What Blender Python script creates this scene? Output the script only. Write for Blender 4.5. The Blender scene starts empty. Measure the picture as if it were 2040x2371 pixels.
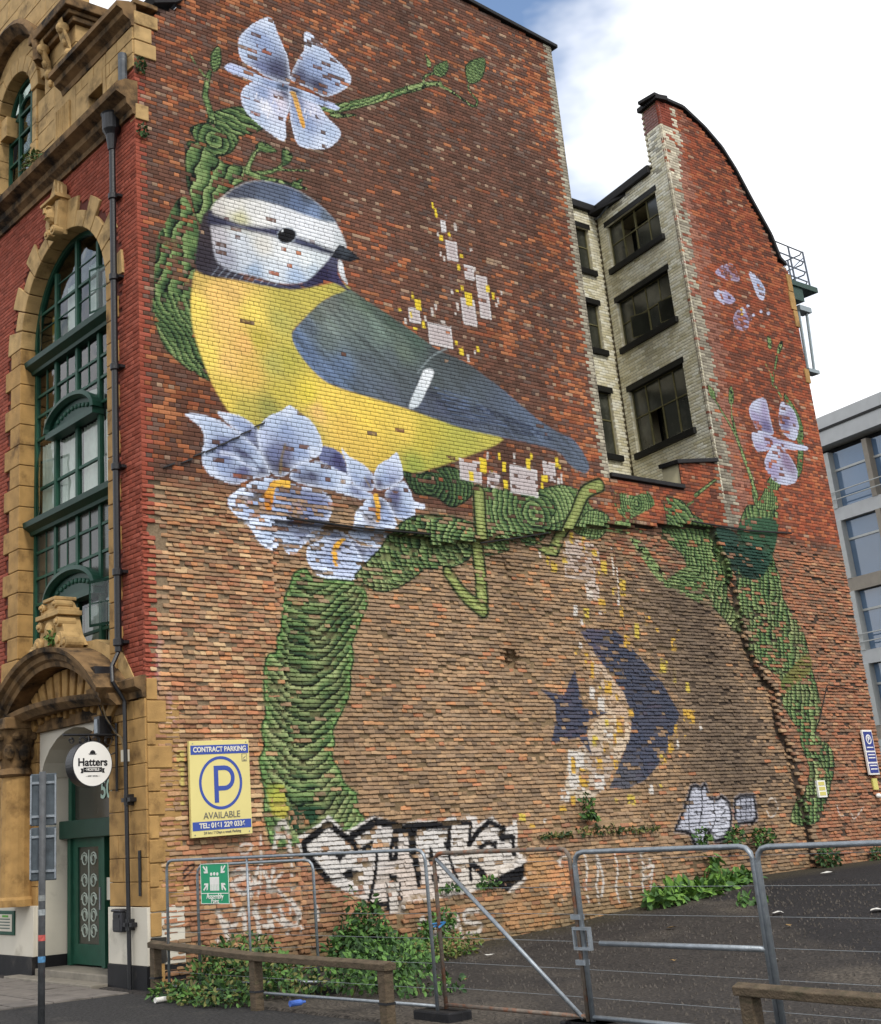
import bpy, math, random
import numpy as np
from mathutils import Matrix, Vector
random.seed(7); rng=np.random.default_rng(11)
S=bpy.context.scene; COL=S.collection
# ------------------------------------------------------------------ camera
cam=bpy.data.cameras.new('camera'); camo=bpy.data.objects.new('camera',cam); COL.objects.link(camo); S.camera=camo
cam.sensor_fit='HORIZONTAL'; cam.sensor_width=36; cam.lens=3018/2040*36; cam.shift_x=341/2040; cam.shift_y=-263/2040; cam.clip_end=3000; cam.clip_start=.1
yw,pt,rl=[math.radians(a) for a in (36.9,18.6,-3.34)]
fw=np.array([math.sin(yw)*math.cos(pt),math.cos(yw)*math.cos(pt),math.sin(pt)]); rt=np.array([math.cos(yw),-math.sin(yw),0]); up=np.cross(rt,fw)
X=math.cos(rl)*rt+math.sin(rl)*up; Y=-math.sin(rl)*rt+math.cos(rl)*up
camo.matrix_world=Matrix(((X[0],Y[0],-fw[0],-10.4234),(X[1],Y[1],-fw[1],-18.1678),(X[2],Y[2],-fw[2],2.0018),(0,0,0,1)))
# ------------------------------------------------------------------ sky and sun
SUN=Vector((-.2,-.70,.78)).normalized()
w=bpy.data.worlds.new('World'); S.world=w; w.use_nodes=True; nt=w.node_tree; N=nt.nodes; LK=nt.links
bg=N['Background']; bg.inputs[1].default_value=.15
sky=N.new('ShaderNodeTexSky'); sky.sky_type='NISHITA'; sky.sun_disc=False; sky.sun_elevation=math.asin(SUN.z); sky.sun_rotation=math.atan2(SUN.x,SUN.y)
tc=N.new('ShaderNodeTexCoord'); mp=N.new('ShaderNodeMapping'); mp.inputs['Scale'].default_value=(1,1,1.8)
nz=N.new('ShaderNodeTexNoise'); nz.inputs['Scale'].default_value=2.3; nz.inputs['Detail'].default_value=6; nz.inputs['Roughness'].default_value=.55
cr=N.new('ShaderNodeValToRGB'); cr.color_ramp.elements[0].position=.34; cr.color_ramp.elements[0].color=(0,0,0,1); cr.color_ramp.elements[1].position=.49; cr.color_ramp.elements[1].color=(1,1,1,1)
mx=N.new('ShaderNodeMix'); mx.data_type='RGBA'; mx.inputs['B'].default_value=(6.8,6.85,7.0,1)
LK.new(tc.outputs['Generated'],mp.inputs[0]); LK.new(mp.outputs[0],nz.inputs[0]); LK.new(nz.outputs[0],cr.inputs[0]); LK.new(cr.outputs[0],mx.inputs[0]); LK.new(sky.outputs[0],mx.inputs['A']); LK.new(mx.outputs['Result'],bg.inputs[0])
sl=bpy.data.lights.new('sun','SUN'); sl.energy=1.5; sl.angle=math.radians(10); sl.color=(1,.95,.86)
so=bpy.data.objects.new('sun',sl); COL.objects.link(so); so.rotation_euler=SUN.to_track_quat('Z','Y').to_euler(); so.location=(0,-30,40)
S.view_settings.view_transform='Standard'; S.view_settings.look='None'; S.view_settings.gamma=1; S.view_settings.exposure=.5
# ------------------------------------------------------------------ helpers
def lin(h):
    v=np.array([int(h[i:i+2],16) for i in (0,2,4)])/255.; return np.where(v<=.04045,v/12.92,((v+.055)/1.055)**2.4)
def hsh(a,b,s=0):
    n=np.sin(np.asarray(a)*127.1+np.asarray(b)*311.7+s*74.7)*43758.5453; return n-np.floor(n)
def vn(x,y,s=0):
    x=np.asarray(x,float); y=np.asarray(y,float); i=np.floor(x); j=np.floor(y); f=x-i; g=y-j; f=f*f*(3-2*f); g=g*g*(3-2*g)
    return (hsh(i,j,s)*(1-f)+hsh(i+1,j,s)*f)*(1-g)+(hsh(i,j+1,s)*(1-f)+hsh(i+1,j+1,s)*f)*g
def fbm(x,y,s=0): return (vn(x,y,s)+.5*vn(x*2.1,y*2.1,s+1)+.25*vn(x*4.3,y*4.3,s+2))/1.75
MAT={}
def mat(name,color='808080',rough=.8,var=.25,scale=6,bump=.3,bscale=40,metal=0,spec=.3,vc=False,dirt=None,dscale=1.2,dlo=.5,coat=0,stretch=1,con=.25):
    if name in MAT: return MAT[name]
    m=bpy.data.materials.new(name); m.use_nodes=True; t=m.node_tree; n=t.nodes; b=n['Principled BSDF']
    b.inputs['Roughness'].default_value=rough; b.inputs['Metallic'].default_value=metal; b.inputs['Specular IOR Level'].default_value=spec; b.inputs['Coat Weight'].default_value=coat
    g=n.new('ShaderNodeNewGeometry'); pos=g.outputs['Position']
    if stretch!=1:
        mpn=n.new('ShaderNodeMapping'); mpn.inputs['Scale'].default_value=(1,1,stretch); t.links.new(pos,mpn.inputs[0]); pos=mpn.outputs[0]
    z=n.new('ShaderNodeTexNoise'); z.inputs['Scale'].default_value=scale; z.inputs['Detail'].default_value=5; t.links.new(pos,z.inputs[0])
    mr=n.new('ShaderNodeMapRange'); mr.inputs[1].default_value=.5-con; mr.inputs[2].default_value=.5+con; mr.inputs[3].default_value=1-var; mr.inputs[4].default_value=1+var; t.links.new(z.outputs[0],mr.inputs[0])
    if vc:
        a=n.new('ShaderNodeAttribute'); a.attribute_name='Col'; src=a.outputs['Color']
    else:
        rgb=n.new('ShaderNodeRGB'); rgb.outputs[0].default_value=(*lin(color),1); src=rgb.outputs[0]
    if dirt:
        z2=n.new('ShaderNodeTexNoise'); z2.inputs['Scale'].default_value=dscale; z2.inputs['Detail'].default_value=7; z2.inputs['Roughness'].default_value=.65; t.links.new(pos,z2.inputs[0])
        r2=n.new('ShaderNodeMapRange'); r2.inputs[1].default_value=dlo; r2.inputs[2].default_value=dlo+.2; t.links.new(z2.outputs[0],r2.inputs[0])
        mm=n.new('ShaderNodeMix'); mm.data_type='RGBA'; mm.inputs['B'].default_value=(*lin(dirt),1); t.links.new(src,mm.inputs['A']); t.links.new(r2.outputs[0],mm.inputs[0]); src=mm.outputs['Result']
    vm=n.new('ShaderNodeVectorMath'); vm.operation='SCALE'; t.links.new(src,vm.inputs[0]); t.links.new(mr.outputs[0],vm.inputs['Scale']); t.links.new(vm.outputs[0],b.inputs['Base Color'])
    if bump:
        z3=n.new('ShaderNodeTexNoise'); z3.inputs['Scale'].default_value=bscale; z3.inputs['Detail'].default_value=4; t.links.new(g.outputs['Position'],z3.inputs[0])
        bp=n.new('ShaderNodeBump'); bp.inputs['Strength'].default_value=bump; bp.inputs['Distance'].default_value=.02; t.links.new(z3.outputs[0],bp.inputs['Height']); t.links.new(bp.outputs[0],b.inputs['Normal'])
    MAT[name]=m; return m
def glass(name,tint=(.5,.55,.55),refl=.25):
    if name in MAT: return MAT[name]
    m=bpy.data.materials.new(name); m.use_nodes=True; t=m.node_tree; n=t.nodes; n.remove(n['Principled BSDF'])
    tr=n.new('ShaderNodeBsdfTransparent'); tr.inputs[0].default_value=(*tint,1); gl=n.new('ShaderNodeBsdfGlossy'); gl.inputs['Roughness'].default_value=.04
    lw=n.new('ShaderNodeLayerWeight'); lw.inputs[0].default_value=.5; fr=n.new('ShaderNodeMath'); fr.operation='POWER'; fr.inputs[1].default_value=4; t.links.new(lw.outputs['Facing'],fr.inputs[0]); ad=n.new('ShaderNodeMath'); ad.operation='ADD'; ad.use_clamp=True; ad.inputs[1].default_value=refl
    g=n.new('ShaderNodeNewGeometry'); z=n.new('ShaderNodeTexNoise'); z.inputs['Scale'].default_value=1.6; t.links.new(g.outputs['Position'],z.inputs[0]); bp=n.new('ShaderNodeBump'); bp.inputs['Strength'].default_value=.12; bp.inputs['Distance'].default_value=.1; t.links.new(z.outputs[0],bp.inputs['Height']); t.links.new(bp.outputs[0],gl.inputs['Normal'])
    ms=n.new('ShaderNodeMixShader'); t.links.new(fr.outputs[0],ad.inputs[0]); t.links.new(ad.outputs[0],ms.inputs[0]); t.links.new(tr.outputs[0],ms.inputs[1]); t.links.new(gl.outputs[0],ms.inputs[2]); t.links.new(ms.outputs[0],n['Material Output'].inputs[0])
    MAT[name]=m; return m
def link(name,me,m=None,parent=None,bev=0):
    o=bpy.data.objects.new(name,me); COL.objects.link(o)
    if m is not None and len(me.materials)==0: me.materials.append(m)
    if parent is not None: o.parent=parent
    if bev: bm=o.modifiers.new('bevel','BEVEL'); bm.width=bev; bm.segments=2; bm.limit_method='ANGLE'
    return o
def empty(name,label,cat,loc=(0,0,0),group=None):
    o=bpy.data.objects.new(name,None); COL.objects.link(o); o.location=loc; o.empty_display_size=.2
    o['label']=label; o['category']=cat
    if group: o['group']=group
    return o
def tag(o,label,cat,group=None):
    o['label']=label; o['category']=cat
    if group: o['group']=group
    return o
def FR(o,U,V,Nn):
    o,U,V,Nn=[np.array(a,float) for a in (o,U,V,Nn)]
    return lambda p:(o+np.asarray(p,float)[...,0:1]*U+np.asarray(p,float)[...,1:2]*V+np.asarray(p,float)[...,2:3]*Nn)
WORLD=lambda p:np.asarray(p,float)
FAC=FR((0,0,0),(0,1,0),(0,0,1),(-1,0,0))      # facade: u=y, v=z, d=outwards to the street
GAB=FR((0,0,0),(1,0,0),(0,0,1),(0,-1,0))      # gable: u=x, v=z, d=outwards to the car park
a14=math.radians(14)
SID=FR((15.76,0,0),(math.sin(a14),math.cos(a14),0),(0,0,1),(-math.cos(a14),math.sin(a14),0))
BAK=FR((0,3.12,0),(1,0,0),(0,0,1),(0,-1,0))
class MB:
    def __init__(s,fr=WORLD): s.v=[]; s.f=[]; s.fr=fr
    def add(s,v,f):
        b=len(s.v); s.v+= [tuple(x) for x in s.fr(np.array(v,float))]; s.f+=[tuple(i+b for i in q) for q in f]; return s
    def box(s,a,b):
        (x0,y0,z0),(x1,y1,z1)=a,b
        return s.add([(x0,y0,z0),(x1,y0,z0),(x1,y1,z0),(x0,y1,z0),(x0,y0,z1),(x1,y0,z1),(x1,y1,z1),(x0,y1,z1)],[(0,3,2,1),(4,5,6,7),(0,1,5,4),(1,2,6,5),(2,3,7,6),(3,0,4,7)])
    def prism(s,poly,d0,d1):
        n=len(poly); v=[(p[0],p[1],d0) for p in poly]+[(p[0],p[1],d1) for p in poly]
        return s.add(v,[tuple(range(n-1,-1,-1)),tuple(range(n,2*n))]+[(i,(i+1)%n,n+(i+1)%n,n+i) for i in range(n)])
    def tube(s,pts,r,n=8,cap=True):
        pts=[np.array(p,float) for p in pts]; rr=r if isinstance(r,(list,tuple)) else [r]*len(pts); V=[]
        for i,p in enumerate(pts):
            t=pts[min(i+1,len(pts)-1)]-pts[max(i-1,0)]; t=t/(np.linalg.norm(t)+1e-9); a=np.array([0,0,1.]) if abs(t[2])<.9 else np.array([1.,0,0])
            e=np.cross(t,a); e/=np.linalg.norm(e); g=np.cross(t,e); V+=[p+rr[i]*(math.cos(k*2*math.pi/n)*e+math.sin(k*2*math.pi/n)*g) for k in range(n)]
        F=[(i*n+k,i*n+(k+1)%n,(i+1)*n+(k+1)%n,(i+1)*n+k) for i in range(len(pts)-1) for k in range(n)]
        if cap: F+=[tuple(range(n-1,-1,-1)),tuple((len(pts)-1)*n+k for k in range(n))]
        return s.add(V,F)
    def ball(s,c,r,nu=10,nv=7):
        r=(r,r,r) if not isinstance(r,(tuple,list)) else r; V=[];F=[]
        for j in range(nv+1):
            a=math.pi*j/nv
            for i in range(nu): b=2*math.pi*i/nu; V.append((c[0]+r[0]*math.sin(a)*math.cos(b),c[1]+r[1]*math.sin(a)*math.sin(b),c[2]+r[2]*math.cos(a)))
        F=[(j*nu+i,j*nu+(i+1)%nu,(j+1)*nu+(i+1)%nu,(j+1)*nu+i) for j in range(nv) for i in range(nu)]
        return s.add(V,F)
    def sweep(s,path,prof):
        # path: list of (point, outward vector, up vector); prof: list of (out,up)
        V=[];n=len(prof)
        for p,o,u in path: V+=[np.array(p)+a*np.array(o)+b*np.array(u) for a,b in prof]
        F=[(i*n+k,i*n+(k+1)%n,(i+1)*n+(k+1)%n,(i+1)*n+k) for i in range(len(path)-1) for k in range(n)]
        F+=[tuple(range(n-1,-1,-1)),tuple((len(path)-1)*n+k for k in range(n))]
        return s.add(V,F)
    def quad(s,a,b,c,d): return s.add([a,b,c,d],[(0,1,2,3)])
    def mesh(s,name,smooth=False):
        me=bpy.data.meshes.new(name); me.from_pydata(s.v,[],s.f); me.update()
        if smooth: me.polygons.foreach_set('use_smooth',[True]*len(me.polygons))
        return me
    def build(s,name,m,parent=None,bev=0,smooth=False): return link(name,s.mesh(name,smooth),m,parent,bev)
def text(name,body,size,fr,u,v,d,m,parent,ext=.004,al='CENTER',sx=1,bold=0,rot=0):
    c=bpy.data.curves.new(name,'FONT'); c.body=body; c.size=size; c.align_x=al; c.align_y='CENTER'; c.extrude=ext; c.offset=bold
    o=bpy.data.objects.new('tmp',c); COL.objects.link(o); bpy.context.view_layer.update()
    me=bpy.data.meshes.new_from_object(o.evaluated_get(bpy.context.evaluated_depsgraph_get())); bpy.data.objects.remove(o)
    n=len(me.vertices); a=np.zeros(n*3); me.vertices.foreach_get('co',a); a=a.reshape(-1,3); x=a[:,0]*sx; y=a[:,1].copy(); cr_,sr_=math.cos(rot),math.sin(rot)
    q=np.stack([u+x*cr_-y*sr_,v+x*sr_+y*cr_,d+a[:,2]],1); me.vertices.foreach_set('co',fr(q).ravel()); me.update(); me.name=name
    return link(name,me,m,parent)

# ------------------------------------------------------------------ the painting on the gable (wall metres, given in centimetres)
MURAL=[
('p',[(172,1520),(238,1552),(257,1539),(288,1523),(263,1502),(223,1484),(185,1490),(155,1488)],1,{'out': ('10201a',3),'pat': ('dir',-0.25,14),'wear': 0.06,'cols': 'vine'}),
('p',[(111,1438),(142,1443),(168,1429),(193,1415),(243,1420),(262,1407),(226,1383),(194,1356),(175,1330),(157,1298),(139,1273),(125,1283),(116,1318),(107,1350),(105,1401)],1,{'out': ('10201a',3),'pat': ('dir',1.15,26),'wear': 0.16,'light': 0.1,'cols': 'vine'}),
('p',[(118,1467),(144,1487),(178,1493),(223,1484),(225,1471),(206,1442),(175,1426),(146,1436),(128,1448)],1,{'out': ('10201a',3),'pat': ('swirl',169,1458,15),'wear': 0.05,'cols': 'vine'}),
('p',[(84,1310),(105,1319),(125,1276),(134,1228),(125,1186),(115,1138),(108,1085),(119,1027),(94,988),(55,1031),(29,1067),(30,1104),(33,1153),(37,1199),(45,1233),(65,1271)],1,{'pat': ('dir',1.25,24),'wear': 0.3,'light': -0.1,'cols': 'vine'}),
('p',[(28,1091),(42,1062),(68,1032),(105,1008),(141,970),(94,986),(54,1014),(34,1054)],1,{'out': ('14241c',3),'pat': ('dir',-0.9,11),'wear': 0.08,'cols': 'vine'}),
('p',[(28,1103),(61,1123),(102,1118),(114,1076),(128,1021),(140,976),(105,1008),(68,1032),(39,1064)],1,{'pat': ('dir',-1.0,12),'wear': 0.14,'light': -0.15,'cols': 'vine'}),
('s',[(169,1500),(161,1528),(154,1551),(160,1583),(167,1607)],(16,9),{'col': 'vine','out': 2.5}),
('s',[(161,1587),(150,1598),(138,1612)],(6,3),{'col': 'vine','wear': 0.2}),
('s',[(134,1615),(120,1636)],(4,3),{'col': 'vine','wear': 0.5}),
('p',[(174,1611),(169,1630),(174,1654),(190,1672),(195,1654),(192,1630),(181,1614)],1,{'out': ('10201a',2.5),'pat': ('dir',0.5,6),'cols': 'vine'}),
('s',[(243,1417),(254,1439),(264,1457),(285,1476),(313,1476)],(10,4),{'col': 'vine','out': 2}),
('p',[(265,1472),(282,1488),(300,1485),(317,1477),(293,1467),(277,1466)],1,{'out': ('10201a',2),'cols': 'vine'}),
('s',[(258,1412),(298,1426),(323,1444),(339,1467),(346,1484)],(9,4),{'col': 'vine','out': 2}),
('p',[(328,1464),(332,1487),(344,1487),(356,1477),(342,1455),(329,1449)],1,{'out': ('10201a',2),'cols': 'vine'}),
('s',[(315,1436),(351,1444),(393,1455)],(5,2.5),{'col': 'vine','out': 1.5}),
('s',[(243,1411),(281,1407),(321,1412),(361,1410),(384,1413)],(12,4),{'col': 'vine','out': 2}),
('p',[(345,1413),(375,1431),(370,1416),(382,1414),(361,1405)],1,{'out': ('10201a',2),'cols': 'vine'}),
('s',[(430,1618),(468,1604),(527,1622)],(16,3),{'col': 'vine','out': 2.5,'wear': 0.1}),
('s',[(442,1606),(497,1632),(577,1673),(651,1715),(712,1747)],(20,13),{'col': 'vine','out': 2.5,'wear': 0.1,'pat': ('dir',0.6,9)}),
('s',[(712,1747),(748,1768),(785,1783)],(13,9),{'col': 'vine','out': 2}),
('s',[(679,1734),(733,1762),(769,1775),(803,1774),(829,1768),(858,1759),(875,1753)],(11,6),{'col': 'vine','out': 2}),
('s',[(875,1753),(889,1756),(897,1770),(889,1780),(874,1793),(874,1807)],(5,5),{'col': 'vine','out': 1.5}),
('s',[(734,1763),(734,1778),(747,1791),(767,1802)],(6,5),{'col': 'vine','out': 1.5}),
('p',[(877,1812),(870,1828),(872,1855),(891,1876),(933,1899),(939,1886),(933,1863),(917,1836),(893,1817)],1,{'out': ('10201a',2.5),'pat': ('dir',-0.5,6),'cols': 'vine'}),
('p',[(767,1802),(771,1821),(789,1835),(813,1850),(814,1829),(802,1809),(783,1799)],1,{'out': ('10201a',2),'pat': ('dir',-0.6,6),'cols': 'vine'}),
('p',[(746,1846),(761,1831),(760,1815),(750,1814),(749,1831)],1,{'out': ('10201a',1.5),'cols': 'vine'}),
('p',[(313,1784),(277,1756),(243,1715),(236,1683),(245,1657),(275,1649),(303,1639),(356,1642),(362,1672),(357,1709),(338,1750),(325,1781)],1,{'wear': 0.13,'rim': ('d3dcee',7),'cols': [(311,1772,'ccd6e8'),(257,1687,'b0bfd8'),(299,1721,'90a0c2'),(326,1758,'b0bfd8'),(329,1661,'484a64'),(357,1651,'3a3a4e'),(287,1651,'6a7296')]}),
('p',[(363,1662),(381,1702),(403,1741),(406,1781),(430,1781),(471,1752),(514,1726),(523,1705),(505,1678),(454,1643),(411,1647),(365,1653)],1,{'wear': 0.13,'rim': ('d3dcee',7),'cols': [(412,1768,'ccd6e8'),(449,1741,'b0bfd8'),(503,1702,'b0bfd8'),(424,1704,'90a0c2'),(433,1656,'34324a'),(379,1662,'484a64'),(465,1678,'90a0c2')]}),
('p',[(356,1635),(319,1633),(270,1619),(244,1595),(237,1570),(249,1541),(288,1519),(327,1504),(340,1510),(344,1555),(355,1584)],1,{'wear': 0.09,'rim': ('d3dcee',7),'cols': [(251,1571,'b0bfd8'),(292,1599,'90a0c2'),(351,1618,'484a64'),(316,1584,'b9c2e0'),(324,1518,'ccd6e8'),(281,1535,'b0bfd8'),(299,1571,'e4e6f0'),(328,1591,'d8d0dc')]}),
('p',[(359,1620),(355,1573),(358,1544),(368,1509),(392,1505),(444,1519),(477,1550),(482,1573),(450,1594),(426,1618),(376,1626)],1,{'wear': 0.07,'rim': ('d3dcee',7),'cols': [(366,1607,'6a7296'),(417,1604,'c9cce0'),(378,1534,'b0bfd8'),(456,1557,'b0bfd8'),(436,1525,'ccd6e8'),(397,1563,'90a0c2'),(372,1571,'90a0c2')]}),
('s',[(276,1594),(273,1583)],(2.2,2.2),{'col': 'e9e9f2'}),
('s',[(288,1586),(285,1576)],(2.2,2.2),{'col': 'e9e9f2'}),
('s',[(299,1582),(297,1572)],(2.2,2.2),{'col': 'e9e9f2'}),
('s',[(307,1573),(304,1563)],(2.2,2.2),{'col': 'e9e9f2'}),
('s',[(291,1568),(288,1558)],(2.2,2.2),{'col': 'e9e9f2'}),
('s',[(316,1591),(313,1581)],(2.2,2.2),{'col': 'e9e9f2'}),
('s',[(328,1580),(325,1569)],(2.2,2.2),{'col': 'e9e9f2'}),
('s',[(302,1557),(299,1546)],(2.2,2.2),{'col': 'e9e9f2'}),
('s',[(329,1603),(326,1592)],(2.2,2.2),{'col': 'e9e9f2'}),
('s',[(395,1597),(392,1586)],(2.2,2.2),{'col': 'e9e9f2'}),
('s',[(409,1594),(407,1583)],(2.2,2.2),{'col': 'e9e9f2'}),
('s',[(421,1605),(418,1594)],(2.2,2.2),{'col': 'e9e9f2'}),
('s',[(398,1582),(395,1572)],(2.2,2.2),{'col': 'e9e9f2'}),
('p',[(202,1630),(215,1642),(239,1643),(295,1637),(356,1639),(352,1621),(293,1616),(246,1621),(211,1621)],1,{'rim': ('c3cde6',4),'wear': 0.1,'cols': [(215,1632,'b4bfe0'),(270,1630,'b0bfd8'),(310,1626,'90a0c2'),(347,1628,'2f3d55')]}),
('p',[(359,1637),(402,1638),(457,1633),(484,1628),(478,1618),(452,1616),(392,1618),(358,1624)],1,{'rim': ('c3cde6',4),'wear': 0.12,'cols': [(364,1632,'33425c'),(410,1631,'b0bfd8'),(470,1622,'b4bfe0'),(439,1624,'90a0c2')]}),
('p',[(358,1624),(370,1628),(377,1615),(384,1590),(393,1556),(387,1548),(380,1558),(373,1582),(365,1610)],1,{'rim': ('e3bb78',2),'cols': [(363,1622,'b58a4a'),(378,1592,'dba95c'),(388,1556,'d39a3e')]}),
('p',[(122,1178),(110,1141),(106,1093),(114,1044),(130,1001),(149,959),(182,914),(212,896),(274,882),(373,883),(439,861),(501,845),(580,851),(638,865),(739,903),(859,957),(748,970),(620,983),(546,992),(469,999),(405,1009),(362,1036),(336,1075),(329,1098),(357,1128),(394,1165),(426,1189),(478,1212),(452,1226),(397,1205),(338,1188),(271,1183),(189,1177)],1,{'soft': 5,'wear': 0.004,'stre': 0.2,'lift': 0.07,'cols': [(126,1163,'c2a450'),(119,1105,'ead05c'),(161,1137,'e8bd68'),(199,1155,'e2b966'),(180,1094,'e8bd68'),(240,1120,'ead05c'),(248,1068,'bfae3c'),(306,1118,'b2ab4e'),(319,1155,'b5a843'),(397,1196,'b9ac44'),(451,1212,'a8a040'),(141,1017,'ead05c'),(182,1014,'e8bd68'),(228,999,'dcb656'),(220,1054,'e4b462'),(283,1027,'b2ab4e'),(317,1038,'b0a83c'),(174,949,'d9c04c'),(214,923,'b9ac46'),(267,936,'8d8c3a'),(296,968,'c0b040'),(357,977,'dcc83c'),(378,947,'e2b966'),(402,965,'eaca4e'),(352,911,'a79c3e'),(433,922,'e0bb50'),(495,959,'e8c84c'),(488,891,'dab84c'),(584,943,'dfc24e'),(644,921,'bcae38'),(607,867,'8f9a34'),(745,944,'a8a63c'),(827,952,'b3ab40'),(672,890,'a2a33a'),(533,863,'c4a83a')]}),
('p',[(479,1215),(517,1200),(578,1178),(639,1153),(701,1127),(767,1115),(833,1088),(899,1056),(966,1019),(1036,994),(1080,984),(1116,933),(1097,911),(1054,925),(1014,953),(884,960),(747,965),(620,983),(546,992),(469,999),(405,1009),(362,1036),(336,1065),(328,1093),(351,1122),(394,1165),(426,1189),(457,1206)],1,{'soft': 4,'wear': 0.004,'stre': 0.8,'desat': 0.22,'lift': 0.12,'liftc': 'a9b6b8','cols': [(481,1203,'4d5c44'),(516,1190,'3c5238'),(576,1165,'2f4a30'),(637,1140,'31503a'),(700,1114,'2c3334'),(766,1104,'2a2f33'),(419,1175,'5d6358'),(393,1145,'586155'),(367,1115,'4f6076'),(337,1085,'4a6794'),(363,1055,'45608c'),(412,1098,'5a6a68'),(420,1125,'6b7a72'),(482,1147,'66766c'),(497,1114,'4f5f5c'),(542,1138,'5b7062'),(602,1107,'51624f'),(568,1081,'47545a'),(505,1065,'46525e'),(443,1044,'4b6790'),(406,1024,'4c6690'),(500,1019,'46546a'),(560,1009,'434c60'),(595,1045,'3d464e'),(680,1058,'343d3f'),(728,1077,'38424a'),(663,1025,'2c3048'),(686,1002,'333a5a'),(792,1045,'3a4656'),(821,1007,'38425c'),(888,984,'36425e'),(894,1028,'3b4b68'),(961,995,'3f5170'),(1031,966,'37435c'),(1093,930,'42506a'),(750,981,'343e5c'),(646,986,'2f3550')]}),
('s',[(491,1179),(544,1159)],(7,1),{'col': '7d8c80','alpha': 0.55,'soft': 4}),
('s',[(515,1174),(574,1144)],(7,1),{'col': '7d8c80','alpha': 0.55,'soft': 4}),
('s',[(562,1152),(636,1124)],(7,1),{'col': '7d8c80','alpha': 0.55,'soft': 4}),
('s',[(416,1139),(461,1112)],(7,1),{'col': '7d8c80','alpha': 0.55,'soft': 4}),
('s',[(454,1177),(490,1171)],(7,1),{'col': '7d8c80','alpha': 0.55,'soft': 4}),
('s',[(651,1033),(789,1023),(947,998)],(2.5,1.2),{'col': '1b2038','alpha': 0.65,'soft': 1.5}),
('s',[(659,1027),(805,1017),(957,995)],(2.5,1.2),{'col': '1b2038','alpha': 0.65,'soft': 1.5}),
('s',[(668,1020),(820,1012),(967,992)],(2.5,1.2),{'col': '1b2038','alpha': 0.65,'soft': 1.5}),
('s',[(676,1014),(836,1006),(977,989)],(2.5,1.2),{'col': '1b2038','alpha': 0.65,'soft': 1.5}),
('s',[(684,1007),(852,1001),(987,986)],(2.5,1.2),{'col': '1b2038','alpha': 0.65,'soft': 1.5}),
('s',[(693,1001),(868,995),(996,983)],(2.5,1.2),{'col': '1b2038','alpha': 0.65,'soft': 1.5}),
('s',[(701,994),(884,989),(1006,980)],(2.5,1.2),{'col': '1b2038','alpha': 0.65,'soft': 1.5}),
('s',[(709,988),(900,983),(1016,977)],(2.5,1.2),{'col': '1b2038','alpha': 0.65,'soft': 1.5}),
('s',[(718,981),(917,978),(1026,974)],(2.5,1.2),{'col': '1b2038','alpha': 0.65,'soft': 1.5}),
('s',[(678,1042),(797,1031)],(2,1),{'col': '6f86ae','alpha': 0.5,'soft': 1.5}),
('s',[(686,1032),(812,1022)],(2,1),{'col': '6f86ae','alpha': 0.5,'soft': 1.5}),
('s',[(694,1022),(828,1014)],(2,1),{'col': '6f86ae','alpha': 0.5,'soft': 1.5}),
('s',[(702,1012),(843,1006)],(2,1),{'col': '6f86ae','alpha': 0.5,'soft': 1.5}),
('s',[(710,1002),(859,997)],(2,1),{'col': '6f86ae','alpha': 0.5,'soft': 1.5}),
('s',[(718,992),(874,989)],(2,1),{'col': '6f86ae','alpha': 0.5,'soft': 1.5}),
('p',[(656,1078),(681,1078),(665,1046),(631,997),(606,988),(611,1005),(640,1052)],1,{'soft': 3,'cols': [(661,1066,'dfe4e8'),(622,1003,'c9d2d8')]}),
('s',[(722,1134),(680,1110),(636,1067)],(4,3),{'col': '93a0a4','alpha': 0.6,'soft': 3}),
('p',[(159,1315),(183,1342),(210,1367),(241,1388),(281,1402),(329,1405),(369,1401),(405,1389),(432,1374),(452,1356),(467,1334),(476,1306),(459,1294),(436,1269),(414,1243),(379,1214),(338,1198),(291,1191),(246,1195),(194,1191),(158,1197),(152,1232),(150,1265)],1,{'soft': 4,'wear': 0.025,'cols': [(170,1311,'c9c5c0'),(208,1331,'dcdad4'),(254,1332,'d8d8d6'),(222,1307,'c6c49e'),(268,1315,'e4e4e2'),(316,1330,'dcdfe4'),(375,1323,'e4e7ec'),(428,1318,'dfe2e6'),(461,1315,'c5cbcf'),(171,1257,'b9b6bc'),(220,1261,'ccd2da'),(273,1264,'d9d7d0'),(319,1257,'e6eaec'),(374,1255,'e4eaec'),(407,1263,'d0d8dc'),(233,1223,'c6cdd6'),(188,1220,'9fa2b0'),(293,1216,'d4dce4'),(347,1214,'a9bcd6'),(247,1206,'9db0c8'),(389,1237,'b8c6d4'),(337,1289,'d9dcdf')]}),
('p',[(188,1344),(210,1367),(241,1388),(281,1402),(329,1406),(369,1401),(405,1389),(432,1374),(454,1356),(418,1351),(377,1353),(317,1357),(255,1356),(209,1345)],1,{'soft': 6,'wear': 0.01,'stre': 0.15,'desat': 0.35,'cols': [(209,1356,'4d5468'),(248,1373,'4a556c'),(288,1391,'4e5d78'),(327,1387,'50617e'),(359,1377,'56709a'),(398,1361,'6d8cba'),(431,1362,'5c6f86'),(279,1363,'586a88'),(380,1393,'48566c')]}),
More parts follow.
